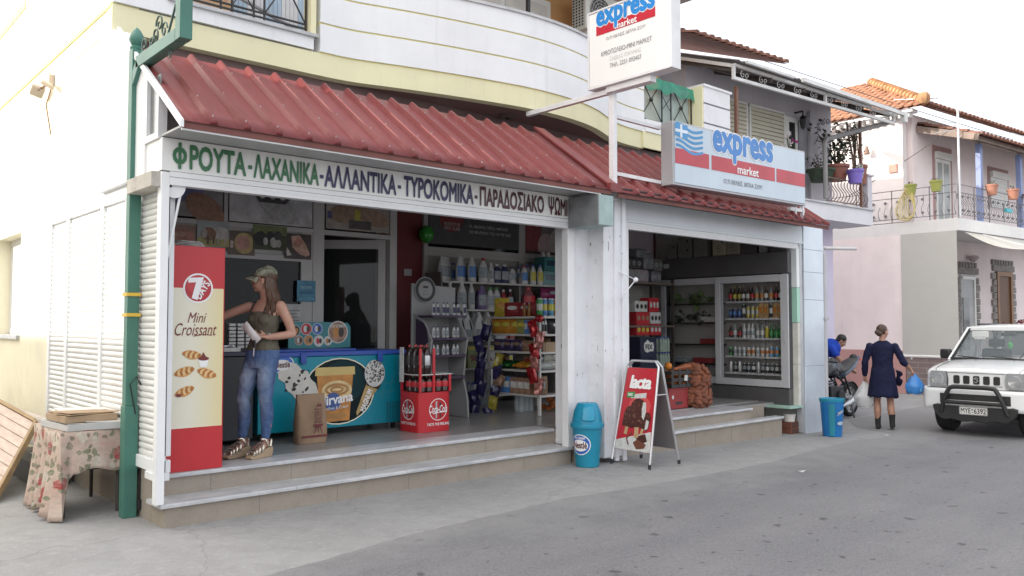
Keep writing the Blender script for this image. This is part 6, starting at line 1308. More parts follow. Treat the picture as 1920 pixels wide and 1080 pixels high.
g.build("tub_print",[mat("caramel_print",(.50,.22,.05),.4,var=.25,ns=8),mat("gold_print",(.60,.45,.16),.3),mat("vanilla_print",(.68,.52,.26),.4,var=.2,ns=12),mat("toffee_print",(.40,.20,.06),.4),mat("blue_ball_print",(.05,.10,.30),.3)],fz,flat=True)
MB().text("Nirvana",F,.675,zf(.71),1.12,zf(.82),.012,bold=.03,shear=.1,rot=6).text("Pralines & Cream",F,.76,zf(.655),1.06,zf(.69),.012,rot=4).build("lettering",M_SIGNW,fz,flat=True,norm=False)
g = MB(); g.shape([(1.24,zf(.62)),(1.18,zf(.56)),(1.17,zf(.60)),(1.30,zf(.92)),(1.46,zf(.86))],F,.006,0).shape([(1.295,zf(.90)),(1.465,zf(.84)),(1.5,zf(.90)),(1.33,zf(.98))],F,.007,2)
g.disc(F,1.41,zf(1.03),.135,.155,.008,1)
for k in range(60):
    a = random.uniform(0,6.28); r_ = math.sqrt(random.random()) * .95; px_,pz_ = 1.41 + .128 * r_ * math.cos(a),zf(1.04) + .145 * r_ * math.sin(a); rot = random.uniform(0,3.14);
    g.stroke(F,[(px_ - .014 * math.cos(rot),pz_ - .014 * math.sin(rot)),(px_ + .014 * math.cos(rot),pz_ + .014 * math.sin(rot))],.011,.010 + .00002 * k,2)
g.build("cone_print",[mat("cone_gold",(.42,.30,.12),.35,var=.3,ns=14),M_LWHT,mat("cocoa_print",(.03,.02,.018),.4)],fz,flat=True,norm=False)
MB().text("MAGNUM",F,1.17,zf(.69),1.43,zf(.765),.010,bold=.03,rot=66).build("lettering",M_SIGNW,fz,flat=True,norm=False)
g = MB(); P = [(.22,1.10),(.30,1.13),(.36,1.19),(.43,1.17),(.50,1.10),(.56,1.09),(.60,1.0),(.66,.95),(.70,.82),(.60,.60),(.55,.62),(.38,.85),(.31,.90),(.30,.97),(.22,1.02)]
g.shape([(x,zf(y)) for x,y in P],F,.006,0)
for k in range(16): px_,pz_ = random.uniform(.30,.62),random.uniform(.86,1.12); g.disc(F,px_,zf(pz_),random.uniform(.01,.035),random.uniform(.008,.02),.0075 + .0001 * k,1,9,rot=random.uniform(0,90))
g.build("stick_print",[mat("cream_ice_print",(.62,.60,.54),.45,var=.1,ns=10),MATS["cocoa_print"]],fz,flat=True,norm=False)
def nestle(F,cx,cy,rx,ry,par,d=.004,top=None):
    g = MB(); g.disc(F,cx,cy,rx,ry,d,0).disc(F,cx,cy,rx * .92,ry * .92,d + .001,1).disc(F,cx - rx * .05,cy - ry * .08,rx * .80,ry * .56,d + .002,0)
    g.text("Nestlé",F,cx - rx * .72,cy - ry * .36,cx + rx * .66,cy + ry * .30,d + .004,2,bold=.03)
    g.build("logo",[M_SIGNW,mat("oval_blue",(.03,.13,.48),.35),mat("brown_lettering",(.12,.035,.03),.4)],par,flat=True,norm=False)
    if top: MB().text(top,F,cx - rx * .5,cy + ry * .52,cx + rx * .5,cy + ry * .76,d + .004,bold=.03).build("lettering",M_SIGNW,par,flat=True,norm=False)
nestle(F,.27,zf(1.17),.13,.10,fz)
g = MB()
for r_ in range(11):
    for c_ in range(5): g.rect(F,1.575 + c_ * .038,.10 + r_ * .021,1.60 + c_ * .038,.108 + r_ * .021,.002)
g.build("vent_slots",M_LBLACK,fz,flat=True)
g = MB();
for a,b,c_,e in ((1.50,.36,1.56,.62),(1.60,.36,1.66,.62),(1.45,.43,1.70,.45),(1.46,.53,1.71,.55)): g.stroke(F,[(a,b),(c_,e)],.025,.0025)
g.build("hash_print",mat("teal_light_print",(.02,.21,.27),.3),fz,flat=True,norm=False)
# topper board with product pictures
tp = thing("price_topper","teal ice cream price board with round product pictures standing on the freezer","sign board",(2.02,1.98,FZ + .951)); FT = Fr((0,-.012,0),(1,0,0),(0,0,1))
MB().prism([(0,0),(.80,0),(.80,.24),(.76,.29),(.4,.30),(0,.30)],FT,-.012,0).build("board",mat("topper_teal",(.02,.20,.22),.35,var=.1),tp)
g = MB(); cols = [MATS["oval_blue"],M_LRED,MATS["caramel_print"],M_LWHT,MATS["cocoa_print"],MATS["snack_brown"]]
for x,y,r_,a,b in ((.08,.2,.06,4,3),(.22,.22,.065,1,3),(.36,.22,.062,0,3),(.13,.09,.05,5,3),(.25,.09,.055,2,5),(.38,.08,.06,3,1),(.50,.08,.05,3,2),(.63,.18,.12,5,2)):
    g.disc(FT,x,y,r_ * 1.1,d=.002,m=3).disc(FT,x,y,r_,d=.003,m=a).disc(FT,x - r_ * .2,y,r_ * .35,r_ * .6,.004,b).disc(FT,x + r_ * .35,y,r_ * .3,r_ * .5,.004,4 if a != 4 else 2)
g.text("ice cream",FT,.53,.235,.72,.28,.005,3,bold=.02); g.build("picture_print",cols,tp,flat=True,norm=False)
# dark chest cabinet on the left with egg trays
dk = thing("dark_cabinet","dark blue black chest cabinet half hidden behind the woman","cabinet",(.80,1.45,FZ)); MB().box(-.2,.58,0,.7,.05,.90).build("body",mat("cabinet_dark",(.009,.010,.015),.35,var=.2),dk,.01); MB().box(-.22,.60,-.02,.72,.90,.945).build("lid",mat("cabinet_lid",(.016,.02,.05),.35),dk,.006)
eg = thing("card_rack","grey wire rack of small white boxes standing on the dark cabinet","rack",(1.32,1.65,FZ + .946)); mb = MB();
for i in range(3):
    for j in range(7): mb.box(-.13 + i * .09,-.06 + i * .09,-.02,.02,.03 + j * .038,.058 + j * .038)
mb.build("boxes",M_LWHT,eg,.002); MB().box(-.15,.16,.022,.03,0,.30).build("rack_back",M_DARK,eg)
tr = thing("foil_tray","shiny tray of small wrapped sweets on the dark cabinet's edge","tray",(1.08,1.52,FZ + .946)); MB().box(-.14,.16,-.06,.06,0,.04).build("tray",M_LWHT,tr,.003); mb = MB()
for i in range(24): mb.ell((random.uniform(-.12,.14),random.uniform(-.05,.05),.055),(.018,.012,.014),0,7,5)
mb.build("sweets",M_SILV,tr)
# charcoal bag
cb = thing("charcoal_bag","brown paper charcoal bag with dark red grill print standing before the freezer","paper bag",(1.87,1.16,FZ)); n = 10; vs = []; fs = []
for j in range(n + 1):
    t_ = j / n; dep = .085 * (1 - .82 * max(0,t_ - .45) / .55); wd_x = .165 + .006 * math.sin(5 * t_)
    for i in range(20):
        a = 2 * math.pi * i / 20; ex = abs(math.cos(a)) ** .45 * math.copysign(1,math.cos(a)); ey = abs(math.sin(a)) ** .45 * math.copysign(1,math.sin(a)); vs.append((ex * wd_x + random.uniform(-.004,.004),ey * dep + random.uniform(-.006,.006) + .02 * max(0,t_ - .6),.50 * t_ + (random.uniform(-.006,.006) if j == n else 0)))
fs = [(j * 20 + i,j * 20 + (i + 1) % 20,(j + 1) * 20 + (i + 1) % 20,(j + 1) * 20 + i) for j in range(n) for i in range(20)] + [tuple(range(20))[::-1],tuple(n * 20 + i for i in range(20))]
MB().add(vs,fs).build("bag",mat("kraft_paper",(.30,.205,.135),.85,var=.14,ns=5,bmp=.4,bs=14,spec=.15),cb,angle=60)
F = Fr((-.16,-.095,0),(1,0,0),(0,0,1)); g = MB(); g.rect(F,.012,.065,.308,.085,.003)
for i,tx in enumerate(("ΨΗΣΕ","ΜΕΡΟΣ","ΣΤΟ","ΚΑΡ","ΒΟΥΝΟ")): g.text(tx,F,.155 + .01 * (i % 2),.335 - i * .032,.245,.36 - i * .032,.003 - .0 * i,bold=.02)
g.shape([(.14,.195),(.26,.195),(.235,.165),(.165,.165)],F,.003).stroke(F,[(.18,.165),(.155,.10)],.008,.003).stroke(F,[(.22,.165),(.245,.10)],.008,.003).stroke(F,[(.2,.165),(.2,.11)],.008,.003).shape([(.17,.375),(.20,.42),(.205,.39),(.225,.41),(.24,.375)],F,.003)
g.T(Matrix.Rotation(0,4,'X')).build("grill_print",mat("maroon_print",(.14,.025,.03),.6),cb,flat=True,norm=False)
# ================================================================= drinks fridge on the right side wall (faces -x)
fr = thing("drinks_fridge","large grey drinks cooler with two sliding glass doors in the right opening","fridge",(9.5,.06,FZ)); z = lambda v: v - FZ
M_FRS = mat("fridge_steel",(.15,.145,.15),.42,.5,var=.12,ns=2); M_FRW = mat("fridge_frame",(.50,.50,.52),.4,var=.04); M_FIN = mat("fridge_inside",(.07,.07,.075),.5,var=.1)
MB().box(0.0,.72,0,2.5,z(2.40),z(2.74)).build("top_housing",M_FRS,fr,.006); MB().box(0.0,.72,0,2.5,z(.335),z(.58)).build("base_housing",M_FRS,fr,.006); MB().box(.68,.72,0,2.5,z(.58),z(2.40)).box(0.03,.68,0,.03,z(.58),z(2.40)).box(0.03,.68,2.47,2.5,z(.58),z(2.40)).build("inner_wall",M_FIN,fr)
MB().box(-.004,.001,2.30,2.42,z(2.58),z(2.66)).build("sticker",M_LWHT,fr)
def fdoor(ya,yb,x,nm="sliding_door"):
    d = MB(); d.box(x,x + .035,ya,ya + .13,z(.60),z(2.38)).box(x,x + .035,yb - .10,yb,z(.60),z(2.38)).box(x,x + .035,ya + .13,yb - .10,z(2.27),z(2.38)).box(x,x + .035,ya + .13,yb - .10,z(.60),z(.71)); o = d.build(nm,M_FRW,fr,.004); MB().box(x + .014,x + .02,ya + .13,yb - .10,z(.71),z(2.27)).build("pane",glass("fridge_glass",(.02,.022,.023),.10,.02),o); return o
o = fdoor(.0,1.34,-.02); MB().tube([(-.03,.06,1.12),(-.05,.06,1.10),(-.05,.06,.95),(-.03,.06,.93)],.007,6).build("handle",M_GREYP,o); fdoor(1.22,2.5,.018)
SHF = [2.04,1.75,1.41,1.13,.85]; M_FSH = mat("fridge_shelf",(.55,.55,.56),.4,var=.05)
for zz in (1.97,1.69,1.37,1.07,.80): MB().box(.06,.66,.05,1.20,z(zz) - .028,z(zz)).build("shelf_board",M_FSH,fr)
for zz in (1.95,1.62,1.25,.92): MB().box(.06,.66,1.30,2.45,z(zz) - .02,z(zz)).build("shelf_board",mat("dark_shelf",(.022,.024,.026),.5),fr)
def longneck(label,glass_m,lab,cap,h,r,group):
    t = thing("drink_bottle",label,"bottle",(0,0,0),0,group); MB().lathe([(0,0),(r,0),(r,.58 * h),(r * .45,.74 * h),(r * .38,.95 * h)],(0,0,0),12,cap=False).build("body",glass_m,t); MB().lathe([(r * 1.02,.2 * h),(r * 1.02,.5 * h)],(0,0,0),12,cap=False).build("label",lab,t,norm=False); MB().lathe([(0,.94 * h),(r * .45,.94 * h),(r * .42,h),(0,h)],(0,0,0),10,cap=False).build("cap",cap,t); return t
M_GB = mat("brown_glass",(.05,.022,.010),.12,spec=.6); M_GG = mat("green_glass",(.02,.13,.035),.15,spec=.6); M_GC = mat("clear_glass_bottle",(.24,.27,.27),.15,spec=.6); M_BLK = mat("can_black",(.03,.03,.035),.3,.3); M_CANY = mat("can_yellow",(.55,.45,.05),.35); M_CANG = mat("can_green",(.05,.30,.08),.35); M_CANB = mat("can_lightblue",(.10,.32,.55),.35); M_CANO = mat("can_orange",(.55,.20,.05),.35); M_JU = mat("juice_carton",(.45,.30,.14),.45,var=.4,ns=25)
def frow(zz,items,ya=.16,yb=1.17,x=9.62):
    n = len(items); d = (yb - ya) / n
    for i,o in enumerate(items):
        if o: o.location = (x + random.uniform(-.01,.015),.06 + yb - d * (i + .5),zz); o.rotation_euler = (0,0,R(-90 + random.uniform(-10,10)))
def fam(proto,n): return [proto] + [dup(proto) for _ in range(n - 1)]
def ln_(lb,g,l,c,h=.24,r=.034): return longneck(lb,g,l,c,h,r,lb.split(' in ')[0] + "s")
a = fam(ln_("red capped dark soda bottle in the cooler's top row",M_COLA,M_LRED,M_CAPR),3); b = fam(ln_("yellow labelled brown bottle in the cooler's top row",M_GB,M_LYEL,M_LYEL),2); c = fam(ln_("black and white labelled bottle in the cooler's top row",M_GB,M_LWHT,M_LBLACK),4); d = fam(ln_("orange red slim bottle in the cooler's top row",M_GC,M_LORG,M_CAPR),3)
frow(1.97,[a[0],b[0],b[1],c[0],c[1],a[1],d[0],d[1],c[2],d[2],a[2],c[3]])
def cn(lb,mats,h=.165,r=.031): return can(lb,r,h,mats,lb.split(' in ')[0] + "s","drink_can")
a = fam(cn("dark blue slim can in the cooler's second row",[M_SILV,M_NAVY,M_LBLUE]),3); b = fam(cn("tall black can with white print in the cooler's second row",[M_SILV,M_BLK,M_LWHT],.24),2); c = fam(cn("tall yellow can in the cooler's second row",[M_SILV,M_CANY,M_LWHT],.2,.026),3); d = fam(pack("brown and orange juice carton in the cooler's second row",.075,.06,.24,[M_JU,M_LORG],"brown and orange juice cartons","juice_carton"),4)
frow(1.69,[a[0],a[1],a[2],b[0],c[0],c[1],c[2],d[0],d[1],b[1],d[2],d[3]])
a = fam(ln_("dark red labelled small bottle in the cooler's third row",M_COLA,M_LRED,M_CAPR,.2),2); b = fam(ln_("white capped milk bottle in the cooler's third row",M_PW_,M_LGREY,M_PW_,.23,.036),3); c = fam(ln_("clear long necked bottle in the cooler's third row",M_GC,M_LWHT,M_LBLACK,.24),3); d = fam(cn("yellow tall can in the cooler's third row",[M_SILV,M_CANY,M_CANY],.19),1); e = fam(ln_("green glass bottle in the cooler's third row",M_GG,M_LGRN,M_LGRN,.22),3)
frow(1.37,[a[0],c[0],a[1],b[0],b[1],b[2],c[1],c[2],d[0],e[0],e[1],e[2]])
a = fam(cn("white printed can in the cooler's fourth row",[M_SILV,M_LWHT,M_LGREY],.15),4); b = fam(cn("orange and cream can in the cooler's fourth row",[M_SILV,M_LWHT,M_CANO],.15),4); c = fam(cn("light blue and orange can in the cooler's fourth row",[M_SILV,M_CANB,M_CANO],.165),2); d = fam(cn("dark green can in the cooler's fourth row",[M_SILV,M_CANG,M_BLK],.15),2)
frow(1.07,[d[0],a[0],a[1],a[2],b[0],b[1],a[3],b[2],b[3],c[0],c[1],d[1]])
a = fam(cn("black can with grey print in the cooler's lowest row",[M_SILV,M_BLK,M_LGREY],.16),6); b = fam(cn("silver tall can in the cooler's lowest row",[M_SILV,M_SILV,M_LWHT],.18),3); c = fam(cn("black and white can in the cooler's lowest row",[M_SILV,M_BLK,M_LWHT],.16),3)
frow(.80,[b[0],a[0],b[1],a[1],a[2],c[0],b[2],a[3],c[1],a[4],c[2],a[5]])
# produce behind the left door
gr = thing("leafy_greens","bunch of pale leafy greens behind the left cooler door","vegetables",(9.72,1.95,1.955)); mb = MB()
for i in range(70): p = Vector((random.uniform(-.08,.08),random.uniform(-.42,.42),random.uniform(.0,.12))); leaf(mb,p,random.uniform(.10,.2))
mb.build("leaves",mat("celery_leaf",(.16,.24,.09),.6,var=.4,ns=6),gr,norm=False,flat=True)
gr = thing("dark_greens","heap of dark salad greens on the second shelf behind the left cooler door","vegetables",(9.72,2.0,1.625)); mb = MB()
for i in range(90): leaf(mb,(random.uniform(-.08,.08),random.uniform(-.4,.4),random.uniform(0,.16)),random.uniform(.06,.13))
mb.build("leaves",M_LEAFD,gr,norm=False,flat=True)
for i,(lb,y,zz,m_,l_) in enumerate((("white styrofoam tray on the second cooler shelf left door",1.62,1.63,M_LWHT,.30),("red meat tray on the third shelf behind the left cooler door",1.62,1.255,M_PRED,.34),("red fruit tray on the lowest shelf behind the left cooler door",1.75,.925,M_PRED,.40),("grey carton on the lowest shelf behind the left cooler door",2.2,.925,M_LGREY,.3))):
    t = thing("produce_tray",lb,"tray",(9.70,y,zz)); MB().box(-.10,.10,-l_ / 2,l_ / 2,0,.09).build("tray",m_,t,.006)
# things on the cooler roof
M_CANI = mat("khaki_canister",(.34,.33,.23),.5,var=.1); M_BOXD = mat("dark_carton",(.075,.07,.068),.7,var=.2); M_BOXG = mat("grey_brown_carton",(.17,.16,.15),.75,var=.15)
def toproof(label,y,w,h,m_,kind="carton",holes=0,dz=0.,x=9.62):
    t = thing(kind,label,"canister" if kind == "canister" else "box",(x,y,2.745 + dz)); MB().box(-.11,.14,-w / 2,w / 2,0,h).build("body",m_,t,.015 if kind == "canister" else .004)
    F = Fr((-.112,w / 2,0),(0,-1,0),(0,0,1)); g = MB()
    if kind == "canister": g.ring(F,w * .5,h * .52,.045,.007,.003,ry=.028).disc(F,w * .78,h * .86,.026,d=.003).ring(F,w * .5,h * .25,.03,.004,.003,ry=.01); g.build("moulding",M_BOXD,t,flat=True)
    elif holes:
        for k in range(holes): g.disc(F,w * .72,h * (.8 - .42 * k),.022,d=.003)
        g.build("hand_hole",M_LBLACK,t,flat=True)
    return t
toproof("khaki plastic canister on the cooler, left of two",1.33,.26,.27,M_CANI,"canister"); toproof("brown grey plastic canister on the cooler, right of two",1.06,.26,.27,mat("brown_canister",(.26,.24,.19),.5,var=.1),"canister")
toproof("small dark carton with hand hole at the left end of the cooler roof",2.31,.20,.25,M_BOXG,holes=1); toproof("tall grey brown carton with two hand holes on the cooler roof",2.03,.28,.36,M_BOXG,holes=2); toproof("plain grey brown carton next to the tall one on the cooler roof",1.71,.26,.31,M_BOXG)
toproof("wide dark carton at the back of the cooler roof",1.65,.7,.42,M_BOXD,holes=1,x=9.92); toproof("dark box right of the canisters on the cooler roof",.76,.28,.22,M_BOXD); toproof("black striped box near the right end of the cooler roof",.50,.14,.24,mat("striped_box",(.22,.22,.22),.5,var=.7,ns=30)); toproof("dark low box at the right end of the cooler roof",.26,.24,.14,M_BOXD)
# window with plain pink panes at the back
bw = MB().box(8.60,8.68,2.80,2.85,2.5,3.35).box(9.66,9.70,2.81,2.85,2.5,3.35).build("window",mat("dark_red_frame",(.10,.035,.035),.5),mk); MB().box(8.68,9.66,2.83,2.845,2.5,3.35).box(9.70,10.25,2.83,2.845,2.5,3.35).build("pane",mat("pink_board",(.62,.53,.60),.7,var=.06),bw)
# storage rack with household paper and drinks
rk = thing("storage_rack","dark storage rack of paper rolls and drink packs at the back of the right opening","rack",(8.75,2.45,FZ))
rb_ = MB();
for x in (-.62,.62): rb_.box(x - .02,x + .02,-.28,-.24,0,2.0).box(x - .02,x + .02,.2,.24,0,2.0)
rb_.build("post",M_TLEG,rk)
for zz in (1.93,1.20,.48): MB().box(-.64,.64,-.29,.25,zz - .03,zz).build("shelf_board",mat("rack_board",(.16,.13,.11),.7,var=.15),rk)
def paperpack(label,x,y,zz,w,h,m_):
    t = thing("paper_roll_pack",label,"paper rolls",(x,y,zz)); MB().box(-w / 2,w / 2,-.13,.13,0,h).build("wrap",m_,t,.03,seg=3); F = Fr((-w / 2,-.132,0),(1,0,0),(0,0,1)); g = MB(); n = max(2,int(w / .11))
    for i in range(n): g.ring(F,w * (i + .5) / n,h * .5,.04,.025,.003)
    g.build("roll_ends",M_LGREY,t,flat=True)
M_GRW = mat("grey_wrap",(.20,.20,.22),.35,var=.25,ns=8)
paperpack("white and purple wrapped paper pack on the rack's top shelf",8.55,2.40,2.305,.56,.22,mat("whitepurple_wrap",(.36,.31,.33),.4,var=.4,ns=5)); paperpack("grey roll pack beside the purple one on the top of the rack",9.02,2.38,2.305,.26,.20,M_GRW); paperpack("dark wrapped pack stacked second on the rack top, left",8.45,2.42,2.53,.42,.18,M_BOXD); paperpack("grey wrapped roll pack stacked second on the rack top, middle",8.84,2.40,2.53,.26,.28,M_GRW); paperpack("dark wrapped pack stacked second on the rack top, right end",9.12,2.42,2.51,.24,.22,M_BOXG); paperpack("grey roll pack at the very top of the paper pile",8.68,2.42,2.72,.26,.16,M_GRW)
def sixpack(label,x,zz,m1,m2,w=.26,h=.20):
    t = thing("drink_multipack",label,"drink pack",(x,2.28,zz)); MB().box(-w / 2,w / 2,-.09,.12,0,h).build("wrap",m1,t,.006); F = Fr((-w / 2,-.091,0),(1,0,0),(0,0,1)); g = MB()
    for i in range(3): g.disc(F,w * (i + .5) / 3,h * .5,w * .11,h * .22,.003)
    g.build("print",m2,t,flat=True)
sixpack("white topped dark multipack on the rack, upper left",8.52,1.80,M_LWHT,M_LBLACK,.32,.18); sixpack("red and white multipack on the rack, upper right",8.86,1.80,M_LRED,M_LWHT,.26,.24); sixpack("red multipack with pale round labels, middle layer left",8.56,1.60,M_LRED,M_CHIPT,.34,.195); sixpack("white multipack at the right of the middle layer",8.90,1.60,M_LWHT,M_LBLACK,.28,.195); sixpack("red multipack with yellow round labels, bottom layer left",8.56,1.405,M_LRED,M_LYEL,.34,.19); sixpack("red multipack with pale round labels, bottom layer right",8.90,1.405,M_LRED,M_LWHT,.30,.19)
M_NCR = mat("navy_crate",(.018,.022,.05),.45,var=.15)
for i in range(3):
    lbn = ("bottom","middle","top")[i]
    t = thing("beer_crate",f"navy blue bottle crate, {lbn} one of its stack by the paint column","crate",(8.30,2.02,FZ + .012 + i * .335)); c_ = MB()
    c_.box(-.2,.2,-.15,-.135,0,.33).box(-.2,.2,.135,.15,0,.33).box(-.2,-.185,-.135,.135,0,.33).box(.185,.2,-.135,.135,0,.33).box(-.185,.185,-.135,.135,0,.02); c_.box(-.205,.205,-.156,-.15,.30,.33).box(-.205,.205,-.156,-.15,0,.03); c_.build("crate",M_NCR,t,.004)
    F = Fr((-.2,-.158,0),(1,0,0),(0,0,1))
    if i == 2: MB().shape([(.1,.10),(.16,.08),(.22,.10),(.31,.10),(.33,.16),(.31,.24),(.22,.25),(.16,.29),(.12,.25),(.08,.24),(.07,.16)],F,.002,0).text("FIX",F,.11,.13,.29,.215,.004,1,bold=.04).build("logo",[M_LWHT,M_LBLACK],t,flat=True,norm=False)
    for k in range(2): MB().lathe([(0,.02),(.03,.02),(.03,.22),(.013,.30),(.013,.36),(0,.36)],(-.1 + k * .2,0,0),10,cap=False).build("bottle",M_GB,t) if i == 2 else None
for i in range(4): waterpack(f"shrink wrapped green tinted bottle pack, layer {('lowest', 'second', 'third', 'top')[i]} of the stack beside the navy crates",8.84,2.0,FZ + .01 + i * .25,4,2,.76,"bottle_pack",glass("greenish_bottles",(.34,.42,.36),.7,.15))
# crates and potato sack by the right step
M_CRATER = mat("red_crate",(.28,.03,.03),.45,var=.12); M_CRATEB = mat("black_crate",(.03,.03,.03),.5,var=.15)
rc = thing("red_crate","dark red plastic crate standing on the right step floor behind the board sign","crate",(7.50,.85,.372)); c_ = MB(); c_.box(-.22,.22,-.17,-.155,0,.30).box(-.22,.22,.155,.17,0,.30).box(-.22,-.205,-.155,.155,0,.30).box(.205,.22,-.155,.155,0,.30).box(-.205,.205,-.155,.155,0,.02).box(-.225,.225,-.178,-.17,.27,.30); c_.build("crate",M_CRATER,rc,.005); F = Fr((-.22,-.172,0),(1,0,0),(0,0,1)); MB().rect(F,.14,.06,.30,.10,.002).build("slot",M_LBLACK,rc); MB().disc(F,.08,.17,.022,.03,.002).build("mark",M_LWHT,rc)
kc = thing("black_crate","black slatted crate of vegetables on top of the red crate","crate",(7.58,.84,.676)); c_ = MB()
for zz in (.0,.09,.19): c_.box(-.27,.27,-.19,-.18,zz,zz + .05).box(-.27,.27,.18,.19,zz,zz + .05).box(-.27,-.26,-.18,.18,zz,zz + .05).box(.26,.27,-.18,.18,zz,zz + .05)
for x in (-.265,-.09,.09,.265): c_.box(x - .025,x + .025,-.196,-.19,0,.27)
c_.box(-.26,.26,-.18,.18,0,.015).build("crate",M_CRATEB,kc,.003); F = Fr((-.27,-.197,0),(1,0,0),(0,0,1)); MB().shape([(.27,.10),(.35,.09),(.36,.17),(.29,.18)],F,.002).build("price_tag",M_LWHT,kc)
vg = thing("sweet_potatoes","heap of orange sweet potatoes filling the black crate","vegetables",(7.58,.84,.70)); mb = MB()
for i in range(44): mb.ell((random.uniform(-.2,.2),random.uniform(-.15,.15),random.uniform(.0,.2)),(.075,.04,.04),0,8,6,Matrix.Rotation(random.uniform(0,3),3,'Z'))
mb.build("roots",mat("sweet_potato",(.40,.14,.05),.7,var=.3),vg)
oo = thing("orange","single orange lying on the sweet potatoes at the crate's left edge","fruit",(7.42,.80,.985)); MB().ell((0,0,0),.055).build("fruit",mat("orange_skin",(.62,.20,.02),.45,var=.1,bmp=.2),oo)
ps_ = thing("potato_sack","bulging orange net sack of potatoes tied at its middle on the right step","sack",(7.98,.72,.358)); mb = MB(); random.seed(3)
def rr_(zz):
    for (a,ra),(b,rb2) in zip(((0,.20),(.10,.275),(.24,.265),(.30,.225),(.36,.25),(.48,.25),(.60,.17)),((.10,.275),(.24,.265),(.30,.225),(.36,.25),(.48,.25),(.60,.17),(.66,.05))):
        if a <= zz <= b: return ra + (rb2 - ra) * (zz - a) / (b - a)
    return .05
for zz in [.04 + .052 * i for i in range(12)]:
    n = max(5,int(rr_(zz) * 44 / 1.0 * .9))
    for k in range(n):
        a = 2 * math.pi * (k + .5 * random.random()) / n; r_ = rr_(zz) - .03; T_ = Matrix.Rotation(a,3,'Z') @ Matrix.Rotation(random.uniform(-.6,.6),3,'X'); s_ = random.uniform(.85,1.2)
        mb.ell((r_ * math.cos(a),r_ * .8 * math.sin(a),zz + random.uniform(-.012,.012)),(.034 * s_,.062 * s_,.036 * s_),0,9,6,T_)
mb.build("potatoes",mat("potato_skin",(.20,.070,.038),.75,var=.35,ns=9,bmp=.2,bs=60),ps_); random.seed(11)
nt_ = MB(); nt_.lathe([(rr_(.03 + .6 * i / 20) * 1.0 - .035,.03 + .6 * i / 20) for i in range(21)],(0,0,0),24,sy=.8); nt_.build("net",mat("orange_net",(.30,.09,.035),.6,var=.3,ns=20),ps_); MB().tube([(-.05,0,.62),(-.22,.05,.60),(-.42,.1,.57)],[.05,.05,.02],8).build("sack_neck",MATS["orange_net"],ps_)
# rubbish in the hollow under the threshold
hb = thing("hollow_bricks","stack of reddish hollow bricks with a white tub on top by the metal pillar","bricks",(9.60,.12,gz(9.6))); M_RBR = mat("hollow_brick",(.20,.075,.05),.9,var=.3,bmp=.3)
for zz in (0,.095):
    o = MB().box(-.12,.12,-.09,.09,zz,zz + .09).build("brick",M_RBR,hb,.003); g = MB(); F = Fr((-.12,-.091,zz),(1,0,0),(0,0,1))
    for i in range(4):
        for j in range(2): g.rect(F,.015 + i * .057,.012 + j * .037,.055 + i * .057,.038 + j * .037,.001)
    g.build("hole",M_LBLACK,o,flat=True)
tb_ = thing("plastic_tub","dirty white plastic tub sitting on the hollow bricks","tub",(9.58,.12,gz(9.6) + .187)); MB().lathe([(0,0),(.08,0),(.095,.10),(.10,.10),(.10,.115),(0,.115)],(0,0,0),16,cap=False).build("tub",M_CARDW,tb_)
# ================================================================= swing top bin
bn = thing("swing_bin","turquoise swing top bin with an oval ice cream logo beside the column","bin",(4.56,-.25,0),-42)
M_TQ = mat("bin_turquoise",(.012,.235,.36),.38,var=.05,dirt=.12,dirtc=(.03,.16,.22)); M_TQL = mat("bin_lid_turquoise",(.015,.25,.40),.38,var=.05)
MB().lathe([(0,0),(.125,0),(.132,.008),(.172,.45),(.16,.45),(.125,.02),(0,.02)],(0,0,0),36,cap=False).build("body",M_TQ,bn)
lid = MB().lathe([(.165,.435),(.188,.435),(.192,.46),(.188,.485),(.172,.49),(.168,.53),(.150,.62),(.118,.695),(.105,.708),(.0,.715)],(0,0,0),36,cap=False).build("lid",M_TQL,bn)
fl2 = MB(); P = []
for a0,a1,zz in ((-26,26,.70),(-27,27,.64),(-28,28,.58),(-26,26,.535),(-15,15,.515)):
    r_ = {.70: .116,.64: .146,.58: .161,.535: .1695,.515: .172}[zz]; P.append([(r_ * math.sin(R(a0 + (a1 - a0) * i / 10)),-r_ * math.cos(R(a0 + (a1 - a0) * i / 10)),zz) for i in range(11)])
vs = [Vector(p) * 1.0 + Vector((p[0] * .022,p[1] * .022,0)) for rw in P for p in rw]; fl2.add(vs,[(j * 11 + i,j * 11 + i + 1,j * 11 + 12 + i,j * 11 + 11 + i) for j in range(4) for i in range(10)]); thick(fl2.build("swing_flap",mat("bin_flap",(.018,.27,.43),.35,var=.03),lid,norm=False),.004)
class CylFr:
    """label wrapped on a tapering round body: x is arc length, y is height"""
    def __init__(s,r0,k,a0): s.r0,s.k,s.a0 = r0,k,a0
    def p(s,x,y,d=0.): r_ = s.r0 + s.k * y + d; a = s.a0 + x / s.r0; return Vector((r_ * math.sin(a),-r_ * math.cos(a),y))
nestle(CylFr(.133,.086,R(-36)),0.0,.255,.105,.115,bn,.003,"ICE CREAM")
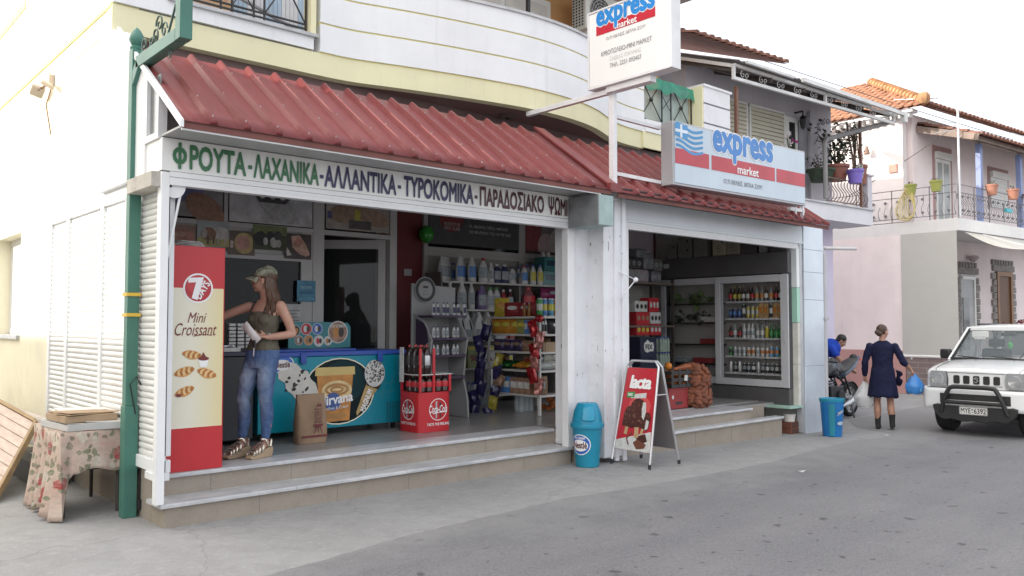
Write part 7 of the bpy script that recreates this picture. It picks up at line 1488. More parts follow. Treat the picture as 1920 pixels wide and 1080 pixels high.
# ================================================================= board sign
asg = thing("board_sign","folding metal board sign with a red ice cream poster on the pavement","sign",(5.17,-.58,0)); M_TUBE = mat("aluminium_tube",(.55,.55,.57),.32,.7,var=.05); H = 1.17
fa = MB()
def leg(x0,x1,nm):
    m_ = MB(); yw = .275; top = .215
    m_.tube([(x0,-yw,.02),(x1 + (x0 - x1) * .05,-top - .015,H - .06),(x1,-top + .04,H),(x1,top - .04,H),(x1 + (x0 - x1) * .05,top + .015,H - .06),(x0,yw,.02)],.013,8); return m_.build(nm,M_TUBE,asg)
fA = leg(-.26,-.015,"front_frame"); fB = leg(.27,.02,"rear_frame")
MB().lathe([(0,0),(.018,0),(.018,.05),(0,.05)],(-.26,-.275,0),8).lathe([(0,0),(.018,0),(.018,.05),(0,.05)],(-.26,.275,0),8).lathe([(0,0),(.018,0),(.018,.05),(0,.05)],(.27,-.275,0),8).lathe([(0,0),(.018,0),(.018,.05),(0,.05)],(.27,.275,0),8).build("rubber_foot",M_BLACK,asg)
def quadpanel(xb,xt,zb,zt,wb,wt,d):
    b_ = Vector((xb,0,zb)); t_ = Vector((xt,0,zt)); v = (t_ - b_); F = Fr(b_,(0,-1,0),v); L_ = v.length; mb = MB(); mb.prism([(-wb,0),(wb,0),(wt,L_),(-wt,L_)],F,-.004,.004); return mb,F,L_
lerpx = lambda zz,x0,x1: x0 + (x1 - x0) * zz / H
mb,F,L_ = quadpanel(lerpx(.17,-.26,-.015),lerpx(1.09,-.26,-.015),.17,1.09,.258,.21,0); pnl = mb.build("poster_panel",mat("poster_red",(.50,.03,.045),.3,var=.06),asg)
mb,F2_,_ = quadpanel(lerpx(.17,.27,.02),lerpx(1.09,.27,.02),.17,1.09,.258,.21,0); mb.build("rear_panel",mat("grey_sheet",(.20,.20,.205),.45,.3,var=.08),asg)
MB().bar((lerpx(.80,-.26,-.015),-.24,.80),(lerpx(.80,.27,.02),-.24,.80),.012,.014).bar((lerpx(.80,-.26,-.015),.24,.80),(lerpx(.80,.27,.02),.24,.80),.012,.014).build("hinge_stay",M_TUBE,asg)
F = Fr(F.p(0,0,.0045),F.u,F.v)
MB().text("lacta",F,-.15,.70,.165,.855,.004,bold=.045,shear=.12,space=.85).build("lettering",M_SIGNW,asg,flat=True,norm=False)
g = MB(); g.shape([(-.255,0.001),(.255,0.001),(.24,.23),(-.255,.10)],F,.002,0).shape([(-.11,.585),(.11,.60),(.11,.66),(-.11,.63)],F,.003,0).shape([(-.17,.59),(-.06,.60),(-.06,.665),(-.17,.655)],F,.004,1); g.disc(F,.03,.50,.16,.12,.0015,2)
g.build("poster_print",[M_LWHT,M_LGRN,mat("poster_red_light",(.60,.09,.09),.3)],asg,flat=True,norm=False)
MB().text("NEO",F,-.155,.61,-.08,.645,.006,bold=.03).build("lettering",M_SIGNW,asg,flat=True,norm=False)
g = MB()
def stickice(x,y,rot,s,o_):
    c_,s_ = math.cos(R(rot)),math.sin(R(rot)); q = lambda a,b: (x + (a * c_ - b * s_) * s,y + (a * s_ + b * c_) * s)
    g.shape([q(*p) for p in ((-.18,-1.5),(.18,-1.5),(.18,-.7),(-.18,-.7))],F,o_,2)
    P = [(-.62,-.8),(.62,-.8),(.66,.4)] + [(.62 * math.cos(R(a)),.5 + .62 * math.sin(R(a))) for a in range(10,171,20)] + [(-.66,.4)]
    g.shape([q(*p) for p in P],F,o_ + .0006,0)
    for k in range(16): a,b = random.uniform(-.5,.5),random.uniform(-.6,.95); g.stroke(F,[q(a,b),q(a + random.uniform(-.12,.12),b + .12)],.008,o_ + .0012 + .00002 * k,1)
stickice(-.10,.36,-8,.125,.004); stickice(.02,.40,4,.17,.006)
g.shape([(.085,.55),(.125,.55),(.14,.45),(.12,.35),(.09,.38),(.075,.47)],F,.010,3); stickice(.14,.33,-14,.10,.0085); g.shape([(.16,.36),(.20,.34),(.19,.26),(.15,.24)],F,.012,3)
g.shape([(.03,.16),(.16,.20),(.20,.12),(.08,.07)],F,.004,0).shape([(-.0,.09),(.06,.13),(.19,.085),(.17,.04),(.06,.02)],F,.005,4).stroke(F,[(-.03,.2),(-.1,.13),(-.06,.06)],.02,.004,4)
g.build("ice_cream_print",[mat("chocolate_print",(.075,.022,.016),.4,var=.3,ns=30),mat("almond_print",(.26,.13,.07),.5),mat("stick_wood_print",(.50,.33,.18),.5),M_LWHT,mat("milk_chocolate_print",(.17,.06,.035),.4)],asg,flat=True,norm=False)
# ================================================================= blue bin by the pillar
bb = thing("open_bin","open blue plastic bin with pale ice cream stickers in front of the metal pillar","bin",(9.80,-.47,gz(9.8)),-48); M_BB = mat("bin_blue",(.012,.16,.44),.4,var=.12,ns=3,dirt=.15,dirtc=(.02,.1,.2))
MB().lathe([(0,0),(.135,0),(.14,.01),(.175,.53),(.185,.53),(.19,.575),(.18,.58),(.168,.56),(.135,.03),(0,.03)],(0,0,0),32,m=[0,0,0,1,1,1,1,0,0],cap=False,sy=.86).build("body",[M_BB,M_TQ],bb)
CF = CylFr(.142,.066,R(10)); MB().add([CF.p(x,y,.002) for y in (.02,.50) for x in (-.10,-.075,-.05,-.025)],[(0,1,5,4),(1,2,6,5),(2,3,7,6)]).build("faded_strip",mat("faded_teal",(.012,.22,.30),.45),bb,norm=False)
MB().disc(CF,.06,.21,.055,.03,.0025,0).build("sticker",mat("pale_sticker",(.34,.48,.62),.5),bb,flat=True)
MB().text("BOSS",CF,.015,.195,.105,.225,.0045,bold=.03).text("MAXIBON",CF,.01,.36,.105,.40,.0045,bold=.03,rot=24).stroke(CF,[(.0,.33),(.05,.35),(.11,.40)],.006,.003).build("lettering",M_LWHT,bb,flat=True,norm=False)
# small litter on the ground
for lb,x,y in (("white paper scrap on the asphalt near the walking woman",10.55,-.95),("small white paper scrap on the asphalt before the board sign",6.2,-1.95)):
    t = thing("paper_scrap",lb,"litter",(x,y,gz(x) + .006)); MB().add([(-.04,-.03,0),(.05,-.02,.012),(.04,.03,0),(-.03,.035,.008)],[(0,1,2,3)]).build("scrap",M_LWHT,t,norm=False)
# small pendulum bracket on the column
hk = thing("column_hook","bent white wire bracket fixed to the chipped white column","bracket",(5.12,-.25,2.0)); MB().tube([(-.03,0,.22),(.16,-.12,.12),(-.02,0,-.14)],.008,6).ell((.16,-.12,.12),.03,0,8,6).build("wire",M_PAINT,hk)
# overhead cables
cable("overhead_cable","thin black cable crossing the white sky above the pergola house",[(11.56,3.7,7.70),(24.6,1.4,6.98)],.009,.05)
cable("wall_cable","black cable looping down the lavender wall corner behind the rain pipe",[(11.2,.75,3.3),(12.6,1.9,.9)],.012,-.12)
cable("overhead_cable","thin cable running from the pink house corner to its antenna pole",[(18.65,3.6,4.9),(18.9,.9,6.4)],.008,.05)
# ================================================================= people
def meld(mb,name,mats,parent,voxel=.0065,smooth=4,cut=None):
    """many overlapping forms grown together into one continuous skin"""
    me = bpy.data.meshes.new("t"); me.from_pydata([tuple(p) for p in mb.v],[],mb.f)
    bm = bmesh.new(); bm.from_mesh(me); bmesh.ops.recalc_face_normals(bm,faces=bm.faces); bm.to_mesh(me); bm.free()
    ob = bpy.data.objects.new("t",me); COL.objects.link(ob)
    r = ob.modifiers.new("r",'REMESH'); r.mode = 'VOXEL'; r.voxel_size = voxel
    s = ob.modifiers.new("s",'SMOOTH'); s.factor = .5; s.iterations = smooth
    dg = bpy.context.evaluated_depsgraph_get(); dg.update()
    out = bpy.data.meshes.new_from_object(ob.evaluated_get(dg)); bpy.data.objects.remove(ob); bpy.data.meshes.remove(me)
    out.name = name; out.materials.clear()
    for m in (mats if isinstance(mats,list) else [mats]): out.materials.append(m)
    out.polygons.foreach_set('use_smooth',[True] * len(out.polygons)); out.polygons.foreach_set('material_index',[0] * len(out.polygons))
    o = bpy.data.objects.new(name,out); COL.objects.link(o)
    if parent is not None: o.parent = parent
    return o
def folds(o,size=.07,st=.014):
    """soft cloth folds in the surface itself"""
    t = bpy.data.textures.get('fold%.3f' % size) or bpy.data.textures.new('fold%.3f' % size,'CLOUDS'); t.noise_scale = size; t.noise_depth = 2
    d = o.modifiers.new('folds','DISPLACE'); d.texture = t; d.strength = st; d.mid_level = .5; d.texture_coords = 'LOCAL'; return o
def limb(mb,pts,rs,n=14):
    """tapering limb through the joints with eased radii"""
    P = spline([Vector(p) for p in pts],5); k = len(P); rr = []
    for i in range(k):
        t = i / (k - 1) * (len(rs) - 1); a = int(min(t,len(rs) - 2)); f = t - a; f = f * f * (3 - 2 * f)
        A,B = rs[a],rs[a + 1]; A = A if isinstance(A,tuple) else (A,A); B = B if isinstance(B,tuple) else (B,B); rr.append((A[0] + (B[0] - A[0]) * f,A[1] + (B[1] - A[1]) * f))
    mb.tube(P,rr,n); mb.ell(P[0],max(rr[0]) * .98,0,12,8); mb.ell(P[-1],max(rr[-1]) * .98,0,12,8)
def spline3(P,n=4): return spline([Vector(p) for p in P],n)
def rings(mb,rows,n=24,cap=True):
    """stack of horizontal ovals (cx, cy, z, rx, ry): trunk, skirt, jeans top"""
    vs = []; fs = []; k = len(rows)
    for cx,cy,z,rx,ry in rows: vs += [(cx + rx * math.cos(2 * math.pi * j / n),cy + ry * math.sin(2 * math.pi * j / n),z) for j in range(n)]
    fs = [(i * n + j,i * n + (j + 1) % n,(i + 1) * n + (j + 1) % n,(i + 1) * n + j) for i in range(k - 1) for j in range(n)]
    if cap: fs += [tuple(range(n))[::-1],tuple((k - 1) * n + j for j in range(n))]
    return mb.add(vs,fs)
def hand(mb,wrist,d,palm_n,side=1,curl=.5,s=1.):
    """palm, four unequal bent fingers and a thumb from the palm's side; d = reach, palm_n = way the palm faces"""
    w = Vector(wrist); d = Vector(d).normalized(); n = Vector(palm_n); n = (n - d * n.dot(d)).normalized(); sd = d.cross(n) * side
    mb.tube([w,w + d * .03 * s,w + d * .06 * s,w + d * .088 * s],[(.026 * s,.019 * s),(.034 * s,.016 * s),(.040 * s,.015 * s),(.038 * s,.012 * s)],12) if abs(d.cross(Vector((0,0,1))).normalized().dot(sd)) > .5 else mb.tube([w,w + d * .03 * s,w + d * .06 * s,w + d * .088 * s],[.024 * s,.027 * s,.027 * s,.022 * s],12)
    for i,(off,L_) in enumerate(((.030,.070),(.010,.078),(-.010,.073),(-.029,.056))):
        b = w + d * .080 * s + sd * off * s; P = [b]; a = 0
        for q in (.45,.32,.23): a += curl * (.9 + .1 * i); P.append(P[-1] + (d * math.cos(a) + n * math.sin(a)) * L_ * q * s)
        mb.tube([b - d * .02 * s] + P,[.0095 * s,.0092 * s,.0086 * s,.0078 * s,.006 * s],8); mb.ell(P[-1],.0062 * s,0,8,6)
    b = w + d * .025 * s + sd * .03 * s; P = [w + d * .015 * s + sd * .012 * s,b,b + (d * .7 + sd * .55 + n * .3 * curl) * .034 * s,b + (d * .95 + sd * .35 + n * .9 * curl) * .058 * s]; mb.tube(P,[.013 * s,.0125 * s,.0105 * s,.0075 * s],8); mb.ell(P[-1],.008 * s,0,8,6)
def head(mb,c,yaw,pitch=0.,roll=0.,s=1.):
    """skull, jaw, nose, lips, brow, ears; returns the head's matrix (-y is the face)"""
    M_ = Matrix.Translation(Vector(c)) @ Matrix.Rotation(R(yaw),4,'Z') @ Matrix.Rotation(R(pitch),4,'X') @ Matrix.Rotation(R(roll),4,'Y') @ Matrix.Scale(s,4); T3 = M_.to_3x3(); q = lambda *p: M_ @ Vector(p)
    mb.ell(q(0,.012,.035),(.076,.094,.088),0,20,14,T3); mb.ell(q(0,-.022,-.035),(.060,.066,.078),0,18,12,T3); mb.ell(q(0,-.055,-.092),(.026,.022,.022),0,12,8,T3)
    mb.ell(q(0,-.070,.022),(.052,.022,.014),0,12,8,T3); mb.ell(q(-.034,-.066,-.022),(.024,.018,.022),0,10,8,T3); mb.ell(q(.034,-.066,-.022),(.024,.018,.022),0,10,8,T3)
    mb.tube([q(0,-.080,.018),q(0,-.094,-.006),q(0,-.108,-.026),q(0,-.092,-.036)],[.008 * s,.010 * s,.0135 * s,.010 * s],8); mb.ell(q(0,-.084,-.058),(.022,.013,.0065),0,10,6,T3); mb.ell(q(0,-.082,-.070),(.019,.013,.007),0,10,6,T3)
    for sx in (-1,1): mb.ell(q(.078 * sx,.012,-.012),(.010,.020,.032),0,10,8,T3)
    return M_
def face_parts(M_,par,lipc,iris=(.10,.06,.04)):
    e = MB(); T3 = M_.to_3x3()
    for sx in (-1,1): e.ell(M_ @ Vector((.033 * sx,-.074,.002)),(.013,.010,.009),0,10,8,T3)
    e.build("eye",mat("eye_white",(.55,.53,.52),.3),par); i_ = MB()
    for sx in (-1,1): i_.ell(M_ @ Vector((.033 * sx,-.0815,.002)),(.006,.004,.006),0,8,6,T3)
    i_.build("iris",mat("iris_dark",iris,.3),par); b = MB()
    for sx in (-1,1): b.tube([M_ @ Vector((.016 * sx,-.0895,.022)),M_ @ Vector((.035 * sx,-.0885,.028)),M_ @ Vector((.054 * sx,-.074,.022))],[.0035,.004,.0025],6)
    b.build("eyebrow",mat("brow_brown",(.05,.03,.02),.8),par); l = MB(); l.ell(M_ @ Vector((0,-.0905,-.0575)),(.019,.0075,.0052),0,12,6,T3).ell(M_ @ Vector((0,-.0885,-.0695)),(.016,.0075,.006),0,12,6,T3); l.build("lips",mat("lips_" + str(lipc),lipc,.45),par)
def skinmat(name,c):
    if name in MATS: return MATS[name]
    m,nt,b = nodes(name); v = coords(nt); f = noise(nt,v,9,4); nt.links.new(mixc(nt,ramp(nt,f,[(.3,0.),(.7,1.)]),[x * .9 for x in c],[min(1,x * 1.1) for x in c]),b.inputs['Base Color'])
    b.inputs['Roughness'].default_value = .5; b.inputs['Subsurface Weight'].default_value = .12; b.inputs['Subsurface Radius'].default_value = (.02,.008,.005); b.inputs['Subsurface Scale'].default_value = .3; MATS[name] = m; return m
def fabric(name,c,fold=.5,fs=9.,var=.2,stretch=1.0,rough=.85):
    if name in MATS: return MATS[name]
    m,nt,b = nodes(name); v = coords(nt,stretch); f = noise(nt,v,fs,4,.6,.8); g = noise(nt,v,220,2)
    nt.links.new(mixc(nt,ramp(nt,f,[(.3,0.),(.72,1.)]),[x * (1 - var) for x in c],[min(1,x * (1 + var)) for x in c]),b.inputs['Base Color']); b.inputs['Roughness'].default_value = rough; b.inputs['Specular IOR Level'].default_value = .2
    bump(nt,b,f,fold,.02); MATS[name] = m; return m
SKIN = skinmat("fair_skin",(.46,.26,.19)); SKIN2 = skinmat("tan_skin",(.36,.19,.13))
# ---- woman in the cap, standing on the step
pw = thing("person","woman in camouflage cap, olive tank top and jeans reaching to the snack display","person",(1.02,.68,FZ),-68)
B = MB()
hipc,che,nk = Vector((.05,.07,.96)),Vector((.055,.085,1.27)),Vector((.065,.085,1.455))
rings(B,[(.04,.06,.84,.135,.10),(.045,.065,.92,.168,.118),(.05,.07,.99,.158,.108),(.052,.078,1.08,.124,.088),(.054,.082,1.15,.122,.086),(.056,.08,1.24,.142,.100),(.058,.078,1.31,.152,.105),(.06,.085,1.38,.158,.082),(.062,.09,1.425,.125,.062),(.064,.09,1.46,.07,.052)])
for sx in (-.060,.064): B.ell((.056 + sx,.012,1.272),(.058,.052,.054))
limb(B,[(.064,.088,1.44),(.066,.075,1.50),(.068,.06,1.555)],[.052,.047,.050])
HM = head(B,(.072,.045,1.635),-62,-7)
LSH,LEL,LWR = (.225,.105,1.395),(.300,.190,1.135),(.175,-.005,1.105)
limb(B,[LSH,((.225 + .30) / 2 + .012,.15,1.265),LEL],[.052,.045,.038]); limb(B,[LEL,(.25,.08,1.118),LWR],[.038,.036,.025])
RSH,REL,RWR = (-.115,.06,1.39),(-.31,-.10,1.29),(-.46,-.30,1.36)
limb(B,[RSH,(-.215,-.02,1.345),REL],[.05,.043,.037]); limb(B,[REL,(-.39,-.20,1.325),RWR],[.037,.034,.024])
hand(B,LWR,(-.75,-.55,.12),(.3,-.5,.8),1,.55,.95); hand(B,RWR,(-.55,-.8,.12),(0,-.1,-1),-1,.2,.95)
LH,LK,LA = (.125,.065,.90),(.135,.02,.53),(.105,.055,.15); RH,RK,RA = (-.035,.065,.90),(-.075,-.045,.53),(-.105,-.015,.15)
for H_,K_,A_ in ((LH,LK,LA),(RH,RK,RA)):
    limb(B,[H_,((H_[0] + K_[0]) / 2,(H_[1] + K_[1]) / 2 - .012,.72),K_],[.088,.075,.054]); limb(B,[K_,((K_[0] + A_[0]) / 2,(K_[1] + A_[1]) / 2 + .022,.36),A_],[.052,.052,.031])
    B.ell((A_[0],A_[1] + .012,.125),(.030,.036,.04)); B.tube([(A_[0],A_[1] + .02,.115),(A_[0],A_[1] - .07,.085),(A_[0] - .003,A_[1] - .15,.055)],[(.030,.03),(.036,.026),(.032,.016)],12)
body = meld(B,"body",SKIN,pw,.006,4); face_parts(HM,pw,(.36,.10,.09))
# jeans
J = MB(); rings(J,[(.042,.062,.82,.150,.112),(.045,.066,.92,.178,.127),(.05,.07,.985,.172,.119),(.05,.072,1.03,.158,.108)])
for H_,K_,A_ in ((LH,LK,LA),(RH,RK,RA)):
    limb(J,[(H_[0],H_[1],.89),((H_[0] + K_[0]) / 2,(H_[1] + K_[1]) / 2 - .012,.72),K_],[.095,.083,.061]); A2 = (A_[0] * .9 + K_[0] * .1,A_[1] * .9 + K_[1] * .1,.19); limb(J,[K_,((K_[0] + A_[0]) / 2,(K_[1] + A_[1]) / 2 + .022,.37),A2],[.060,.059,.041])
def jeans_mat():
    m,nt,b = nodes("faded_jeans"); v = coords(nt); f = noise(nt,v,7,4,.6,.6); g = noise(nt,coords(nt,(1,1,.35)),60,3); sx = N(nt,"ShaderNodeSeparateXYZ"); nt.links.new(v,sx.inputs[0])
    c = mixc(nt,ramp(nt,f,[(.3,0.),(.7,1.)]),(.045,.085,.20),(.085,.14,.27))
    # worn pale areas on the front of thighs and knees
    sy = N(nt,"ShaderNodeMapRange"); nt.links.new(sx.outputs[1],sy.inputs[0]); sy.inputs[1].default_value = .03; sy.inputs[2].default_value = -.07
    zr = ramp(nt,N(nt,"ShaderNodeMath",operation='MULTIPLY').outputs[0],[(0,0.),(1,1.)]) if False else None
    mz = N(nt,"ShaderNodeMapRange"); nt.links.new(sx.outputs[2],mz.inputs[0]); mz.inputs[1].default_value = .1; mz.inputs[2].default_value = 1.1
    zz = ramp(nt,mz.outputs[0],[(.22,0.),(.42,.8),(.5,.35),(.66,1.),(.82,0.)]); mu = N(nt,"ShaderNodeMath",operation='MULTIPLY'); nt.links.new(sy.outputs[0],mu.inputs[0]); nt.links.new(zz,mu.inputs[1])
    c = mixc(nt,mu.outputs[0],c,(.27,.33,.43)); c = mixc(nt,ramp(nt,g,[(.4,0.),(.8,.25)]),c,(.2,.26,.36))
    nt.links.new(c,b.inputs['Base Color']); b.inputs['Roughness'].default_value = .85; b.inputs['Specular IOR Level'].default_value = .2; bump(nt,b,f,.7,.02); return m
folds(meld(J,"jeans",jeans_mat(),pw,.008,3),.05,.018)
# tank top with thin straps
K = MB(); rings(K,[(.048,.070,.985,.176,.126),(.05,.072,1.03,.160,.112),(.053,.079,1.09,.137,.100),(.055,.082,1.15,.134,.097),(.057,.079,1.22,.148,.110),(.058,.077,1.29,.155,.113),(.059,.078,1.325,.146,.108),(.06,.080,1.345,.13,.096)])
for sx in (-.060,.064): K.ell((.057 + sx,.010,1.268),(.063,.058,.060))
top = meld(K,"tank_top",fabric("olive_jersey",(.115,.105,.078),.5,8),pw,.007,3); folds(top,.05,.010)
st = MB()
for x0,x1 in ((-.02,-.022),(.145,.15)): st.tube(spline3([(x0,-.028,1.32),(x0 + .3 * (x1 - x0),-.012,1.375),(x1 * .97,.045,1.435),(x1 * .98,.115,1.44),(x0 * .9 + .01,.175,1.36),(x0 * .8 + .01,.18,1.30)]),.0065,6)
st.build("strap",mat("strap_dark",(.03,.028,.025),.7),pw)
# hair, cap
M_HAIR = mat("auburn_hair",(.085,.042,.024),.45,var=.5,ns=20,stretch=(6,6,1),bmp=.5,bs=60)
Hh = MB(); hq = lambda *p: HM @ Vector(p)
Hh.ell(hq(0,.03,.045),(.086,.094,.088),0,18,12,HM.to_3x3())
random.seed(5)
for k in range(64):
    a = -1.35 + 2.7 * k / 63 + random.uniform(-.04,.04); bx = .085 * math.sin(a); by = .03 + .085 * math.cos(a)
    L_ = random.uniform(.22,.36); wv = random.uniform(-.028,.028)
    Hh.tube(spline3([hq(bx * .9,by * .9,.03),hq(bx * 1.08,by * 1.12,-.06),hq(bx * 1.15 + wv,by * 1.25 + .02,-.15),hq(bx * .95 - wv,by * 1.2 + .03,-.06 - L_ * .7),hq(bx * .9 + wv,by * 1.15 + .035,-.06 - L_)]),[.011] * 12 + [.010,.009,.008,.006,.003],6)
Hh.build("hair",M_HAIR,pw,angle=80); random.seed(7)
def camo():
    m,nt,b = nodes("camouflage"); v = coords(nt); f = noise(nt,v,22,3,.5,.6); g = noise(nt,v,31,2,.5,1.2); c = mixc(nt,ramp(nt,f,[(.47,0.),(.5,1.)]),(.27,.27,.20),(.15,.155,.11)); c = mixc(nt,ramp(nt,g,[(.58,0.),(.61,1.)]),c,(.36,.35,.29)); nt.links.new(c,b.inputs['Base Color']); b.inputs['Roughness'].default_value = .85; return m
Cp = MB(); T3 = HM.to_3x3(); n = 22; vs = []; rw = 7
for j in range(rw + 1):
    ph = math.pi / 2 * j / rw
    for i in range(n): t = 2 * math.pi * i / n; vs.append(hq(.089 * math.cos(t) * math.cos(ph),.012 + .109 * math.sin(t) * math.cos(ph),.038 + .012 * math.sin(t) + .098 * math.sin(ph) ** .85))
Cp.add(vs,[(j * n + i,j * n + (i + 1) % n,(j + 1) * n + (i + 1) % n,(j + 1) * n + i) for j in range(rw) for i in range(n)])
cap = thick(Cp.build("cap",camo(),pw,norm=False),.004); vz = MB(); vs = []
for j in range(6):
    for i in range(11): t = math.pi * (1.12 + .76 * i / 10); r_ = 1 + .085 * j; vs.append(hq(.086 * math.cos(t) * (1 + .02 * j),.012 + .107 * math.sin(t) - .017 * j * abs(math.sin(t)) ** 2,.036 - .006 * j - .012 * (abs(i - 5) / 5) ** 2 * (1 + .4 * j) + .010 * math.sin(t)))
vz.add(vs,[(j * 11 + i,j * 11 + i + 1,j * 11 + 12 + i,j * 11 + 11 + i) for j in range(5) for i in range(10)]); thick(vz.build("visor",camo(),cap,norm=False),.005)
# silver wedge sandals
M_SILS = mat("silver_leather",(.62,.56,.48),.22,.85,var=.2,ns=20,bmp=.2,bs=60); M_CORK = mat("cork_wedge",(.40,.29,.19),.8,var=.15,ns=20)
for A_ in (LA,RA):
    sh = thing("t",None,None); bpy.data.objects.remove(sh)
    F = Fr((A_[0],A_[1],0),(0,-1,0),(0,0,1)); so = MB().prism([(-.055,0),(.20,0),(.215,.018),(.20,.034),(.11,.045),(.03,.075),(-.03,.092),(-.065,.088),(-.068,.05)],F,-.040,.040).build("shoe_sole",M_CORK,pw,.006)
    u_ = MB();
    for (a,za,b_,zb,r_) in ((.185,.036,.175,.066,.011),(.155,.042,.145,.085,.012),(.12,.048,.10,.108,.013),(.075,.06,.055,.132,.013)): u_.tube(spline3([F.p(a,za,-.041),F.p((a + b_) / 2,(za + zb) / 2 + .012,-.039),F.p(b_,zb,0),F.p((a + b_) / 2,(za + zb) / 2 + .012,.039),F.p(a,za,.041)]),(r_),8)
    u_.tube(spline3([F.p(-.03,.095,-.038),F.p(-.045,.15,-.030),F.p(-.05,.155,.0),F.p(-.045,.15,.030),F.p(-.03,.095,.038)]),.012,8); u_.tube(spline3([F.p(.0,.10,-.038),F.p(.02,.16,-.028),F.p(.045,.165,0),F.p(.02,.16,.028),F.p(.0,.10,.038)]),.010,8)
    u_.build("shoe_upper",M_SILS,so)
wb = MB().tube([(LWR[0] + .035 * math.cos(t) * .8,LWR[1] + .02 + .02 * math.sin(t),LWR[2] + .002 + .032 * math.cos(t + 1.2)) for t in [2 * math.pi * i / 12 for i in range(13)]],.006,6).build("bracelet",M_SILV,pw)
# things in her hand
hw = (1.02 + .0,.68,FZ)
def wloc(x,y,z): p = Matrix.Translation((1.02,.68,FZ)) @ Matrix.Rotation(R(-68),4,'Z') @ Vector((x,y,z)); return tuple(p)
wl_ = thing("snack_packet","white and orange ice cream packet clutched in the woman's left hand","packet",wloc(.10,-.10,1.115),-68); mb = MB(); T_ = Matrix.Rotation(R(-38),4,'Y') @ Matrix.Rotation(R(15),4,'X')
n = 6; vs = []
for s_ in (-1,1):
    for i in range(n + 1):
        for j in range(n + 1): e = (math.sin(math.pi * i / n) ** .6) * (math.sin(math.pi * j / n) ** .6) if 0 < i < n and 0 < j < n else 0; vs.append(T_ @ Vector(((i / n - .5) * .085,s_ * .022 * e + random.uniform(-.003,.003),(j / n - .3) * .21)))
kk = (n + 1) ** 2; mb.add(vs,[[s_ * kk + a_ * (n + 1) + b_ for a_,b_ in ((i,j),(i + 1,j),(i + 1,j + 1),(i,j + 1))] for s_ in range(2) for i in range(n) for j in range(n)]); mb.build("wrapper",mat("white_wrapper",(.62,.61,.60),.3,var=.12,ns=12),wl_)
wl2 = MB().box(-.03,.035,-.012,.012,-.07,.09,T=Matrix.Translation((-.045,.012,.03)) @ Matrix.Rotation(R(-52),4,'Y')).build("snack",mat("orange_wrapper",(.45,.20,.05),.4,var=.3,ns=20),wl_,.01)
ky = thing("car_keys","black car key hanging from the woman's left hand below the packet","keys",wloc(.115,-.115,1.06),-68); MB().box(-.016,.016,-.006,.006,-.05,.02).build("fob",M_BLACK,ky,.005); MB().tube([(0,0,-.05),(-.004,0,-.12)],.0045,6).box(-.012,.002,-.002,.002,-.125,-.10).build("blade",M_SILV,ky)
# ---- woman in navy walking away
GP = gz(11.3)
p2 = thing("person","woman in navy dress and black ankle boots walking away with shopping bags","person",(11.32,-.58,GP),112)
B = MB(); rings(B,[(0,.0,.80,.15,.11),(0,0,.92,.175,.125),(0,0,1.02,.15,.105),(0,0,1.12,.14,.10),(0,-.005,1.25,.16,.11),(0,.005,1.35,.17,.09),(0,.01,1.40,.12,.065),(0,.01,1.43,.06,.05)])
limb(B,[(0,.01,1.41),(0,-.005,1.47),(-.005,-.015,1.52)],[.052,.047,.05]); HM2 = head(B,(-.01,-.03,1.595),-38,4,0,.98)
L2 = [(.19,.01,1.36),(.265,.04,1.10),(.275,-.04,.87)]; R2 = [(-.19,.01,1.36),(-.30,.05,1.12),(-.415,-.06,.985)]
for A_ in (L2,R2): limb(B,[A_[0],((A_[0][0] + A_[1][0]) / 2,(A_[0][1] + A_[1][1]) / 2,(A_[0][2] + A_[1][2]) / 2 + .01),A_[1]],[.055,.047,.040]); limb(B,[A_[1],tuple((Vector(A_[1]) + Vector(A_[2])) / 2),A_[2]],[.040,.036,.026])
hand(B,L2[2],(.02,-.1,-1),(-1,0,0),1,.75,.95); hand(B,R2[2],(-.5,-.25,-.8),(.6,0,-.6),-1,.75,.95)
LG = [((.085,.0,.86),(.085,-.05,.46),(.075,.06,.10)),((-.085,.0,.86),(-.10,.01,.46),(-.125,.02,.10))]
LG = [((.085,.0,.86),(.09,-.04,.47),(.085,.02,.10)),((-.085,.0,.86),(-.105,-.02,.47),(-.13,.09,.13))]
for H_,K_,A_ in LG: limb(B,[H_,((H_[0] + K_[0]) / 2,(H_[1] + K_[1]) / 2,.66),K_],[.085,.072,.053]); limb(B,[K_,((K_[0] + A_[0]) / 2,(K_[1] + A_[1]) / 2 + .03,.32),A_],[.052,.057,.036])
meld(B,"body",SKIN2,p2,.007,3); face_parts(HM2,p2,(.30,.12,.10))
M_NAVYD = fabric("navy_dress_cloth",(.012,.014,.042),.5,8,.25)
D = MB(); rings(D,[(0,0,.96,.178,.130),(0,0,1.03,.162,.118),(0,0,1.12,.155,.113),(0,-.003,1.25,.175,.122),(0,.005,1.35,.186,.102),(0,.01,1.41,.135,.078),(0,.012,1.45,.070,.062)])
limb(D,[L2[0],((.19 + .265) / 2,.025,1.24),L2[1]],[.060,.057,.052]); limb(D,[L2[1],tuple((Vector(L2[1]) + Vector(L2[2])) / 2),tuple(Vector(L2[1]).lerp(Vector(L2[2]),.92))],[.055,.050,.040]); limb(D,[R2[0],(-.245,.03,1.25),R2[1]],[.060,.057,.053]); limb(D,[R2[1],tuple(Vector(R2[1]).lerp(Vector(R2[2]),.30))],[.056,.050])
folds(meld(D,"dress_top",M_NAVYD,p2,.009,3),.07,.022)
S_ = MB(); n = 48; vs = []; rowsk = 9
